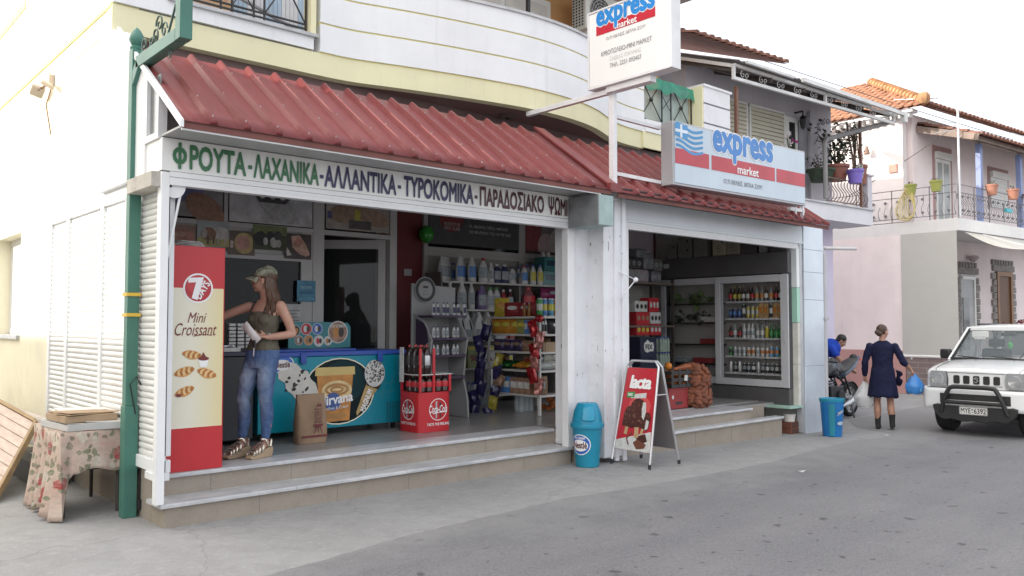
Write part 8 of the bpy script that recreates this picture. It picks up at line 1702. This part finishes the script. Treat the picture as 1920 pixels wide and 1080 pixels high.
for j in range(rowsk + 1):
    t = j / rowsk; z_ = 1.00 - .47 * t; rx = .168 + .058 * t; ry = .122 + .075 * t
    for i in range(n): a = 2 * math.pi * i / n; f = 1 + .05 * t * math.sin(9 * a + 1.2) + .025 * t * math.sin(17 * a); vs.append((rx * math.cos(a) * f,ry * math.sin(a) * f,z_ + .012 * t * math.sin(9 * a)))
S_.add(vs,[(j * n + i,j * n + (i + 1) % n,(j + 1) * n + (i + 1) % n,(j + 1) * n + i) for j in range(rowsk) for i in range(n)]); folds(thick(S_.build("skirt",M_NAVYD,p2,norm=False,angle=80),.005),.09,.018)
Rf = MB(); vs = [(-.19 - .02 * math.sin(k),.06 - .03 * k,.98 - .05 * k) for k in range(6)] + [(-.28 - .03 * math.sin(k * 2.3),.05 - .03 * k,.95 - .05 * k) for k in range(6)]; Rf.add(vs,[(i,i + 1,7 + i,6 + i) for i in range(5)]); thick(Rf.build("ruffle",M_NAVYD,p2,norm=False),.006)
Hh = MB(); hq = lambda *p: HM2 @ Vector(p); T3 = HM2.to_3x3(); Hh.ell(hq(0,.028,.040),(.084,.092,.090),0,18,12,T3); Hh.ell(hq(.012,.118,-.015),(.046,.038,.040),0,14,10,T3); Hh.ell(hq(0,.085,-.03),(.06,.04,.05),0,12,8,T3); meld(Hh,"hair",mat("brown_hair",(.06,.034,.022),.5,var=.4,ns=25,stretch=(1,1,5),bmp=.4,bs=60),p2,.008,2)
M_SUEDE = mat("black_suede",(.014,.013,.014),.8,var=.3)
for H_,K_,A_ in LG:
    bt = MB(); z0 = A_[2] - .10; bt.tube(spline3([(A_[0] * .97 + K_[0] * .03,A_[1],A_[2] + .13),(A_[0],A_[1],A_[2] + .04),(A_[0],A_[1] + .005,A_[2] - .03)]),[.052,.050,.048,.046,.045,.045,.044,.044,.043],14); bt.tube(spline3([(A_[0],A_[1] + .03,z0 + .055),(A_[0],A_[1] - .06,z0 + .05),(A_[0],A_[1] - .14,z0 + .028),(A_[0],A_[1] - .175,z0 + .022)]),[(.040,.045)] * 4 + [(.045,.042)] * 4 + [(.046,.03)] * 4 + [(.03,.018)],12); bt.box(A_[0] - .030,A_[0] + .030,A_[1] - .005,A_[1] + .062,z0,z0 + .07)
    meld(bt,"boot",M_SUEDE,p2,.008,2)
def w2p(x,y,z): return tuple(Matrix.Translation((11.32,-.58,GP)) @ Matrix.Rotation(R(112),4,'Z') @ Vector((x,y,z)))
def shopbag(label,loc,w,h,m_,inner,rz):
    t = thing("shopping_bag",label,"bag",loc,rz); mb = MB(); n = 20; vs = []; rows = 12; random.seed(hash(label) % 1000)
    ph = [random.uniform(0,6.28) for _ in range(4)]
    for j in range(rows + 1):
        u = j / rows; ww = (.012 + (w / 2) * min(1,(u / .62)) ** .9) if u < .75 else w / 2 * (1 - .25 * ((u - .75) / .25) ** 2)
        for i in range(n): a = 2 * math.pi * i / n; cr = 1 + .10 * math.sin(5 * a + ph[0] + 3 * u) + .07 * math.sin(9 * a + ph[1] - 5 * u); vs.append((ww * math.cos(a) * cr,ww * .62 * math.sin(a) * cr,-h * u + .01 * math.sin(3 * a + ph[2])))
    mb.add(vs,[(j * n + i,j * n + (i + 1) % n,(j + 1) * n + (i + 1) % n,(j + 1) * n + i) for j in range(rows) for i in range(n)] + [tuple(rows * n + i for i in range(n))]); mb.build("bag",m_,t,angle=60); c_ = MB()
    for k,(dx,dz) in enumerate(((-.25,.16),(.2,.13),(.0,.34))): c_.box(w * dx - .055,w * dx + .055,-.045,.045,-h + h * dz - .02,-h + h * dz + .08)
    c_.build("groceries",inner,t,.015); return t
shopbag("white translucent shopping bag hanging from the walking woman's left hand",w2p(.285,-.055,.79),.30,.44,mat("white_film",(.66,.66,.67),.35,var=.1,ns=8,alpha=.72),M_LWHT,112)
shopbag("blue translucent shopping bag hanging from the walking woman's right hand",w2p(-.46,-.085,.92),.26,.33,mat("blue_film",(.05,.24,.62),.3,var=.2,ns=8,alpha=.80),M_CANB,112)
random.seed(7)
# ---- man bending over the motorcycle
GM = gz(12.9)
p3 = thing("person","dark haired man in a blue T-shirt bent over the parked motorcycle","person",(13.35,1.40,GM),35)
B = MB(); limb(B,[(0,.28,.92),(0,.14,1.10),(0,-.06,1.25)],[(.17,.12),(.16,.11),(.18,.10)],20); limb(B,[(0,-.06,1.26),(0,-.13,1.31),(0,-.18,1.35)],[.058,.054,.055]); HM3 = head(B,(0,-.245,1.385),0,38)
for sx in (-1,1):
    limb(B,[(.19 * sx,-.04,1.24),(.25 * sx,-.14,1.08),(.27 * sx,-.22,.96)],[.058,.050,.043]); limb(B,[(.27 * sx,-.22,.96),(.22 * sx,-.33,.88),(.16 * sx,-.42,.82)],[.043,.04,.028]); hand(B,(.16 * sx,-.42,.82),(-.3 * sx,-.8,-.4),(-.8 * sx,0,-.3),-sx,.7)
    limb(B,[(.09 * sx,.28,.90),(.10 * sx,.22,.66),(.11 * sx,.14,.47)],[.09,.075,.058]); limb(B,[(.11 * sx,.14,.47),(.115 * sx,.2,.28),(.12 * sx,.22,.09)],[.056,.055,.036]); B.tube([(.12 * sx,.25,.05),(.12 * sx,.1,.04),(.12 * sx,.02,.03)],[.045,.045,.03],10)
meld(B,"body",SKIN2,p3,.008,3); face_parts(HM3,p3,(.30,.12,.10))
D = MB(); limb(D,[(0,.27,.95),(0,.14,1.10),(0,-.05,1.25)],[(.185,.135),(.175,.125),(.195,.115)],20); limb(D,[(0,-.05,1.26),(0,-.12,1.30)],[.07,.066])
for sx in (-1,1): limb(D,[(.19 * sx,-.04,1.245),(.235 * sx,-.12,1.12)],[.075,.070])
meld(D,"t_shirt",fabric("royal_blue_jersey",(.018,.06,.40),.5,9,.2),p3,.009,3); D = MB()
for sx in (-1,1): limb(D,[(.09 * sx,.28,.92),(.10 * sx,.22,.66),(.11 * sx,.14,.47)],[.105,.085,.07]); limb(D,[(.11 * sx,.14,.47),(.115 * sx,.2,.28),(.12 * sx,.22,.12)],[.07,.066,.058])
D.ell((0,.28,.93),(.17,.13,.12)); meld(D,"trousers",fabric("dark_trousers",(.03,.032,.04),.5,9),p3,.01,3)
Hh = MB(); Hh.ell(HM3 @ Vector((0,.022,.045)),(.083,.098,.090),0,18,12,HM3.to_3x3()); Hh.ell(HM3 @ Vector((0,.07,-.02)),(.068,.04,.06),0,14,10,HM3.to_3x3()); meld(Hh,"hair",mat("black_hair",(.014,.012,.011),.5,var=.4,ns=40,bmp=.4,bs=90),p3,.008,2); D = MB()
for sx in (-1,1): D.tube(spline3([(.12 * sx,.28,.05),(.12 * sx,.16,.06),(.12 * sx,.05,.045),(.12 * sx,-.02,.035)]),[.052] * 5 + [.05] * 4 + [.048] * 3 + [.03],12)
meld(D,"shoe",M_SUEDE,p3,.009,2)
# ================================================================= white off-road car facing -x
cr_ = thing("off_road_car","white compact off-road car with black bull bar parked facing the camera","car",(11.42,-1.93,gz(11.4)))
M_CARW = mat("car_white",(.74,.75,.76),.22,var=.02,coat=.6,dirt=.06,dirtc=(.5,.48,.45)); M_TYRE = mat("tyre_rubber",(.018,.018,.018),.85,var=.2); M_GUARD = mat("black_plastic_bar",(.022,.022,.023),.5,var=.15)
def loft(mb,secs,m=0):
    k = len(secs[0]); vs = [p for s in secs for p in s]; n = len(secs)
    return mb.add(vs,[(i * k + j,i * k + (j + 1) % k,(i + 1) * k + (j + 1) % k,(i + 1) * k + j) for i in range(n - 1) for j in range(k)] + [tuple(range(k))[::-1],tuple((n - 1) * k + j for j in range(k))],m)
def sec(x,w,z0,z1,r=.05,crown=.02):
    P = [(-w,z0),(-w - .0,z1 - r)]; P += [(-w + r - r * math.cos(R(a)),z1 - r + r * math.sin(R(a))) for a in (30,60,90)]; P += [(-w * .5,z1 + crown),(0,z1 + crown * 1.3),(w * .5,z1 + crown)]; P += [(w - r + r * math.sin(R(a)),z1 - r + r * math.cos(R(a))) for a in (0,30,60)]; P += [(w,z1 - r),(w,z0)]
    return [Vector((x,y,z)) for y,z in P]
bd_ = MB(); loft(bd_,[sec(.10,.70,.45,.97,.05),sec(.14,.735,.45,1.01,.06),(sec(.30,.755,.42,1.045,.07)),sec(.75,.77,.40,1.10,.07),sec(1.12,.78,.38,1.13,.06),sec(1.4,.785,.38,1.14,.05),sec(3.2,.785,.38,1.14,.05),sec(3.45,.77,.45,1.12,.05)])
body = bd_.build("body",M_CARW,cr_,.012,angle=30)
bm_ = MB(); loft(bm_,[[Vector((x,s * w,z)) for s,z in ((-1,z0),(-1,z1),(1,z1),(1,z0))] for x,w,z0,z1 in ((.0,.66,.43,.70),(.03,.745,.40,.725),(.13,.80,.39,.735),(.42,.81,.40,.735))]); bm_.build("front_bumper",M_CARW,cr_,.03,seg=3)
MB().box(.02,.3,-.56,.56,.50,.64).T(Matrix.Identity(4)); MB().box(-.004,.02,-.50,.50,.50,.645).build("bumper_intake",M_LBLACK,cr_)
FCr = Fr((.099,.0,0),(0,-1,0),(0,0,1)); g = MB()
for i in range(5): cx_ = -.285 + i * .1425; g.prism([(cx_ + x,.86 + y) for x,y in rrect(-.046,.046,-.065,.065,.022,3)],FCr,-.004,.006)
gr_ = g.build("grille_slots",M_LBLACK,cr_); MB().stroke(FCr,[(-.03,.885),(.0,.90),(.03,.885)],.012,.012).stroke(FCr,[(-.03,.885),(.03,.855)],.014,.012).stroke(FCr,[(-.03,.835),(.0,.82),(.03,.855)],.012,.012).build("emblem",M_SILV,cr_)
MB().box(.085,.105,-.36,.36,.765,.785).build("chrome_strip",M_GREYP,cr_)
M_LENS = glass("headlight_lens",(.55,.57,.58),.35,.05)
for s_ in (-1,1):
    F = Fr((.085,-.545 * s_,.86),(0,-1,0),(0,0,1)); P = [(-.135,-.115),(.135,-.115),(.145,.0),(.115,.125),(-.12,.125),(-.14,.02)]; P = P if s_ > 0 else [(-x,y) for x,y in P][::-1]
    h = MB().prism(P,F,-.04,.025).build("headlight",mat("headlight_housing",(.10,.10,.11),.3,.3),cr_,.02); F3 = Fr(F.p(.0,.0,.026),F.u,F.v)
    MB().lathe([(0,-.01),(.05,-.005),(.085,.012),(.092,.02),(.088,.022),(.0,.004)],F3.p(.0,.0,0),24,T=Matrix.Rotation(R(-90),3,'Y'),cap=False).build("reflector",mat("chrome_reflector",(.70,.70,.72),.12,.9),h); MB().prism([(x * .97,y * .97) for x,y in P],F,.045,.05).build("lens",M_LENS,h)
    FB2 = Fr((.045,-.585 * s_,.585),(0,-1,0),(0,0,1)); MB().ring(FB2,0,0,.078,.016,.004).disc(FB2,0,0,.055,d=.006).build("fog_cover",mat("fog_cover_white",(.58,.58,.58),.4),cr_)
# bull bar, skid guard, plate
bb_ = MB(); bb_.tube(spline3([(-.05,-.47,.36),(-.08,-.41,.55),(-.09,-.345,.70),(-.09,-.28,.752),(-.09,0,.758),(-.09,.28,.752),(-.09,.345,.70),(-.08,.41,.55),(-.05,.47,.36)]),.033,12); bb_.tube([(-.075,-.44,.52),(-.075,.44,.52)],.03,10); bb_.build("bull_bar",M_GUARD,cr_)
F = Fr((-.02,0,0),(0,-1,0),(0,0,1)); P = [(-.60,.46),(-.53,.48),(-.44,.46),(.44,.46),(.53,.48),(.60,.46),(.57,.34),(.48,.25),(.40,.24),(.30,.26),(.18,.22),(0,.24),(-.18,.22),(-.30,.26),(-.40,.24),(-.48,.25),(-.57,.34)]; MB().prism(P,F,-.06,.03).build("skid_guard",M_GUARD,cr_,.012); MB().tube([(-.06,-.42,.545),(-.06,.42,.545)],.008,6).build("guard_trim",M_SILV,cr_)
FPl = Fr((-.056,0.0,.40),(0,-1,0),(0,0,1)); pl2 = MB().prism(rrect(-.20,.20,-.062,.062,.012,3),FPl,0,.006).build("number_plate",mat("plate_white",(.70,.70,.68),.35,dirt=.1),cr_); g = MB();
g.text("MYE",FPl,-.175,-.04,-.035,.04,.008,bold=.015).text("6392",FPl,.01,-.04,.18,.04,.008,bold=.015).disc(FPl,-.012,.018,.012,d=.008).disc(FPl,-.012,-.022,.008,d=.008)
for a,b_,c_,d_ in ((-.195,-.058,.195,-.053),(-.195,.053,.195,.058),(-.197,-.055,-.192,.055),(.192,-.055,.197,.055)): g.rect(FPl,a,b_,c_,d_,.0075)
g.build("lettering",M_LBLACK,pl2,flat=True,norm=False)
pg2 = MB()
for s_ in (-1,1): pg2.tube([(.13,.60 * s_,1.012),(.30,.615 * s_,1.052),(.75,.63 * s_,1.107),(1.08,.64 * s_,1.134)],.0045,5).tube([(.13,.60 * s_,1.012),(.105,.58 * s_,.975),(.098,.45 * s_,.96)],.004,5).tube([(.50,.775 * s_,.76),(.52,.775 * s_,1.02)],.004,5)
pg2.tube([(.098,-.45,.965),(.098,.45,.965)],.004,5).tube([(.02,-.70,.728),(.02,.70,.728)],.004,5); pg2.build("panel_gap",M_BLACK,cr_)
for y in (-.28,.28): MB().ell((.92,y,1.135),(.015,.012,.010),0,8,6).build("washer_nozzle",M_BLACK,cr_)
# cabin : frame, roof, glass
zb,zt = 1.135,1.645; xb,xt = 1.06,1.66; wb_,wt_ = .735,.625
cb_ = MB()
for s_ in (-1,1): cb_.bar((xb,s_ * wb_,zb - .02),(xt,s_ * wt_,zt),.055,.07,up=(0,1,0)).bar((2.35,s_ * .755,zb),(2.3,s_ * .64,zt),.05,.10).bar((3.38,s_ * .745,zb),(3.3,s_ * .63,zt),.05,.09).bar((xt - .02,s_ * wt_,zt),(3.3,s_ * .63,zt),.07,.06)
loft(cb_,[[Vector((x,y,z)) for y,z in ((-w,z0),(-w + .03,z0 + .05),(-w * .5,z0 + .072),(0,z0 + .08),(w * .5,z0 + .072),(w - .03,z0 + .05),(w,z0))] for x,w,z0 in ((xt - .06,.60,zt - .035),(xt + .02,.645,zt - .008),(2.4,.66,zt + .006),(3.3,.65,zt - .005))]); cb_.box(3.3,3.42,-.74,.74,.5,zb + .02); cb_.build("cabin",M_CARW,cr_,.01)
ws_ = MB().add([(xb - .005,-wb_ + .02,zb),(xb - .005,wb_ - .02,zb),(xt - .03,wt_ - .01,zt - .01),(xt - .03,-wt_ + .01,zt - .01)],[(0,1,2,3)]).build("windscreen",glass("car_glass",(.30,.36,.38),.22,.02),cr_,norm=False); sm_ = MB(); n_ = [(xb,y,zb) for y in (-wb_ + .02,wb_ - .02)]
for a,b_ in (((xb - .012,-wb_ + .02,zb + .01),(xb - .012,wb_ - .02,zb + .01)),((xt - .04,-wt_ + .02,zt - .015),(xt - .04,wt_ - .02,zt - .015)),((xb - .012,-wb_ + .035,zb),(xt - .036,-wt_ + .025,zt - .01)),((xb - .012,wb_ - .035,zb),(xt - .036,wt_ - .025,zt - .01))): sm_.bar(a,b_,.02,.05)
sm_.build("seal",M_BLACK,ws_)
for y0_,y1_ in ((.1,.62),(-.42,.08)): MB().bar((xb - .02,y0_,zb + .015),(xb + .03,y1_,zb + .06),.018,.014).build("wiper",M_BLACK,cr_)
for s_ in (-1,1): MB().add([(xb + .12,s_ * .75,zb),(2.33,s_ * .757,zb),(2.29,s_ * .645,zt - .03),(xt + .06,s_ * .635,zt - .03)],[(0,1,2,3)]).add([(2.4,s_ * .757,zb),(3.34,s_ * .75,zb),(3.28,s_ * .635,zt - .03),(2.36,s_ * .645,zt - .03)],[(0,1,2,3)]).build("side_window",M_GLASSD,cr_,norm=False); m_ = MB().box(1.20,1.30,s_ * .86 - .09,s_ * .86 + .09,1.14,1.30).build("mirror",M_BLACK,cr_,.03); MB().bar((1.25,s_ * .74,1.15),(1.25,s_ * .82,1.18),.04,.03).build("mirror_arm",M_BLACK,m_)
for s_ in (-1,1): MB().bar((1.9,s_ * .56,zt + .075),(3.2,s_ * .56,zt + .075),.03,.035).bar((1.95,s_ * .56,zt + .03),(1.95,s_ * .56,zt + .08),.03).bar((3.15,s_ * .56,zt + .03),(3.15,s_ * .56,zt + .08),.03).build("roof_rail",M_BLACK,cr_,.006)
M_SEAT = mat("seat_grey",(.08,.085,.095),.8,var=.2)
for y in (-.34,.34): st_ = MB().box(2.0,2.16,y - .22,y + .22,.8,1.30).box(1.65,2.0,y - .22,y + .22,.70,.85).build("seat",M_SEAT,cr_,.04); MB().box(2.04,2.14,y - .12,y + .12,1.33,1.47).build("headrest",M_SEAT,st_,.03)
MB().box(1.08,1.45,-.72,.72,.85,1.10).build("dashboard",M_BLACK,cr_,.03); MB().tube([(1.50 + .05 * math.cos(t),-.34 + .17 * math.sin(t),1.10 + .17 * math.cos(t)) for t in [i * math.pi / 8 for i in range(17)]],.014,6).build("steering_wheel",M_BLACK,cr_)
MB().box(1.60,1.63,-.12,.12,1.52,1.58).build("rear_view_mirror",M_BLACK,cr_,.01); MB().box(1.58,1.60,.30,.56,1.50,1.60).box(1.58,1.60,-.56,-.30,1.50,1.60).build("sun_visor",M_FRM,cr_,.008); MB().box(1.5,1.502,.32,.50,1.47,1.53).build("paper_permit",M_LWHT,cr_)
fr2_ = MB().tube([(1.57,-.03,1.52),(1.57,-.03,1.42)],.003,4).ell((1.57,-.03,1.37),(.025,.04,.06)).build("air_freshener",M_LGRN,cr_)
def wheel(par,loc,r,w,rim,ax='y',nm="wheel"):
    t = thing(nm,None,None,loc); t.parent = par; T_ = Matrix.Rotation(R(90),3,'X'); MB().lathe([(r * .62,-w / 2),(r * .92,-w / 2),(r,-w * .32),(r,w * .32),(r * .92,w / 2),(r * .62,w / 2)],(0,0,0),32,T=T_,cap=False).build("tyre",M_TYRE,t); MB().lathe([(0,-w * .30),(r * .2,-w * .32),(r * .25,-w * .2),(r * .58,-w * .25),(r * .63,-w * .45),(r * .63,w * .45),(r * .58,w * .2),(0,w * .2)],(0,0,0),24,T=T_,cap=False).build("rim",rim,t)
    return t
for x in (.62,2.87):
    for y in (-.60,.60): wheel(cr_,(x,y,.335),.335,.21,M_SILV)
MB().box(.45,3.3,-.5,.5,.26,.42).build("chassis",M_BLACK,cr_); MB().box(.3,1.05,-.80,-.785,.60,.74).box(.3,1.05,.785,.80,.60,.74).build("arch_trim",M_CARW,cr_)
# ================================================================= motorcycle
mc = thing("motorcycle","dark motorcycle with covered seat parked in front of the lavender wall","motorcycle",(12.02,.72,gz(12.5))); M_MC = mat("motorcycle_dark",(.02,.022,.028),.3,.2,var=.2); M_MCG = mat("motorcycle_blue_grey",(.09,.12,.17),.3,.3)
def mwheel(x):
    t = thing("wheel",None,None,(x,0,.315)); t.parent = mc; T_ = Matrix.Rotation(R(90),3,'X')
    MB().lathe([(.245,-.05),(.29,-.058),(.315,-.03),(.318,0),(.315,.03),(.29,.058),(.245,.05)],(0,0,0),36,T=T_,cap=False).build("tyre",M_TYRE,t); sp_ = MB().lathe([(.235,-.035),(.252,-.035),(.252,.035),(.235,.035),(.235,-.035)],(0,0,0),32,T=T_,cap=False).lathe([(0,-.06),(.05,-.06),(.05,.06),(0,.06)],(0,0,0),16,T=T_,cap=False)
    for k in range(10): a = 2 * math.pi * k / 10; sp_.bar((.04 * math.cos(a),0,.04 * math.sin(a)),(.24 * math.cos(a + .15),0,.24 * math.sin(a + .15)),.014,.03)
    sp_.build("rim",M_SILV,t)
mwheel(-.58); mwheel(.76)
fb = MB(); limb(fb,[(-.28,0,.88),(-.05,0,.93),(.15,0,.86)],[(.16,.12),(.19,.15),(.13,.12)],16); fb.build("fuel_tank",M_MCG,mc)
sb2 = MB(); limb(sb2,[(.10,0,.86),(.42,0,.88),(.72,0,.98),(.98,0,1.08)],[(.13,.07),(.15,.065),(.13,.06),(.08,.035)],16); sb2.build("seat",mat("black_vinyl",(.02,.02,.021),.45),mc); tl = MB(); limb(tl,[(.45,0,.80),(.75,0,.90),(1.18,0,1.08)],[(.11,.08),(.12,.07),(.035,.02)],14); tl.build("tail_cowl",M_MCG,mc); MB().box(1.12,1.18,-.05,.05,1.03,1.07).build("tail_light",M_LRED,mc)
en = MB(); en.box(-.22,.26,-.16,.16,.28,.60).lathe([(0,-.2),(.12,-.2),(.12,.2),(0,.2)],(.12,0,.40),18,T=Matrix.Rotation(R(90),3,'X'),cap=False)
for k in range(5): en.box(-.26,-.02,-.14,.14,.50 + k * .045,.525 + k * .045)
en.build("engine",M_MC,mc,.01); fm2 = MB()
for y in (-.09,.09): fm2.tube([(-.42,y * .6,.95),(-.25,y,.55),(-.1,y,.28),(.3,y,.32),(.42,y,.62),(.1,y,.82),(-.42,y * .6,.95)],.02,8).tube([(.3,y * 1.1,.34),(.76,y * 1.1,.315)],.022,8).tube([(.40,y * 1.2,.75),(.62,y * 1.2,.42)],.018,8).tube([(-.42,y,1.0),(-.58,y,.315)],.024,8)
fm2.build("frame",M_MC,mc); MB().tube(spline3([(-.20,-.17,.32),(.1,-.19,.24),(.45,-.19,.30),(.95,-.19,.46)]),[.025] * 6 + [.05] * 6 + [.055],12).build("exhaust",M_SILV,mc)
MB().tube(spline3([(-.36,-.36,1.05),(-.42,-.18,1.06),(-.44,0,1.02),(-.42,.18,1.06),(-.36,.36,1.05)]),.014,8).build("handlebar",M_MC,mc); MB().ell((-.52,0,.96),(.09,.10,.11)).build("headlamp",M_MC,mc)
def fender(x,nm):
    f_ = MB(); vs = []
    for i in range(9): a = R(20 + 120 * i / 8); vs += [(x + .34 * math.cos(a),-.06,.315 + .34 * math.sin(a)),(x + .34 * math.cos(a),.06,.315 + .34 * math.sin(a))]
    thick(f_.add(vs,[(2 * i,2 * i + 1,2 * i + 3,2 * i + 2) for i in range(8)]).build(nm,M_MC,mc,norm=False),.006)
fender(-.58,"front_fender"); fender(.76,"rear_fender"); MB().bar((.52,-.14,.34),(.35,-.30,.03),.02,.03).build("side_stand",M_MC,mc)
cv = thing("seat_cover","crumpled black cover thrown over the motorcycle's seat","cover",(11.98,.70,gz(12.5) + .93)); mb = MB(); n = 22; vs = []
for j in range(15):
    for i in range(n + 1):
        u = i / n * 2 - 1; v = j / 14 * 2 - 1; vs.append((.30 * v,.21 * u * (1 - .15 * abs(v)),.16 - .20 * abs(u) ** 2.2 - .06 * v * v + .022 * math.sin(9 * u + 7 * v) + .016 * math.sin(15 * u - 11 * v + 1)))
mb.add(vs,[(j * (n + 1) + i,j * (n + 1) + i + 1,(j + 1) * (n + 1) + i + 1,(j + 1) * (n + 1) + i) for j in range(14) for i in range(n)]); thick(mb.build("sheet",mat("black_tarpaulin",(.028,.028,.032),.45,var=.3,bmp=.3,bs=20),cv,norm=False,angle=80),.006)
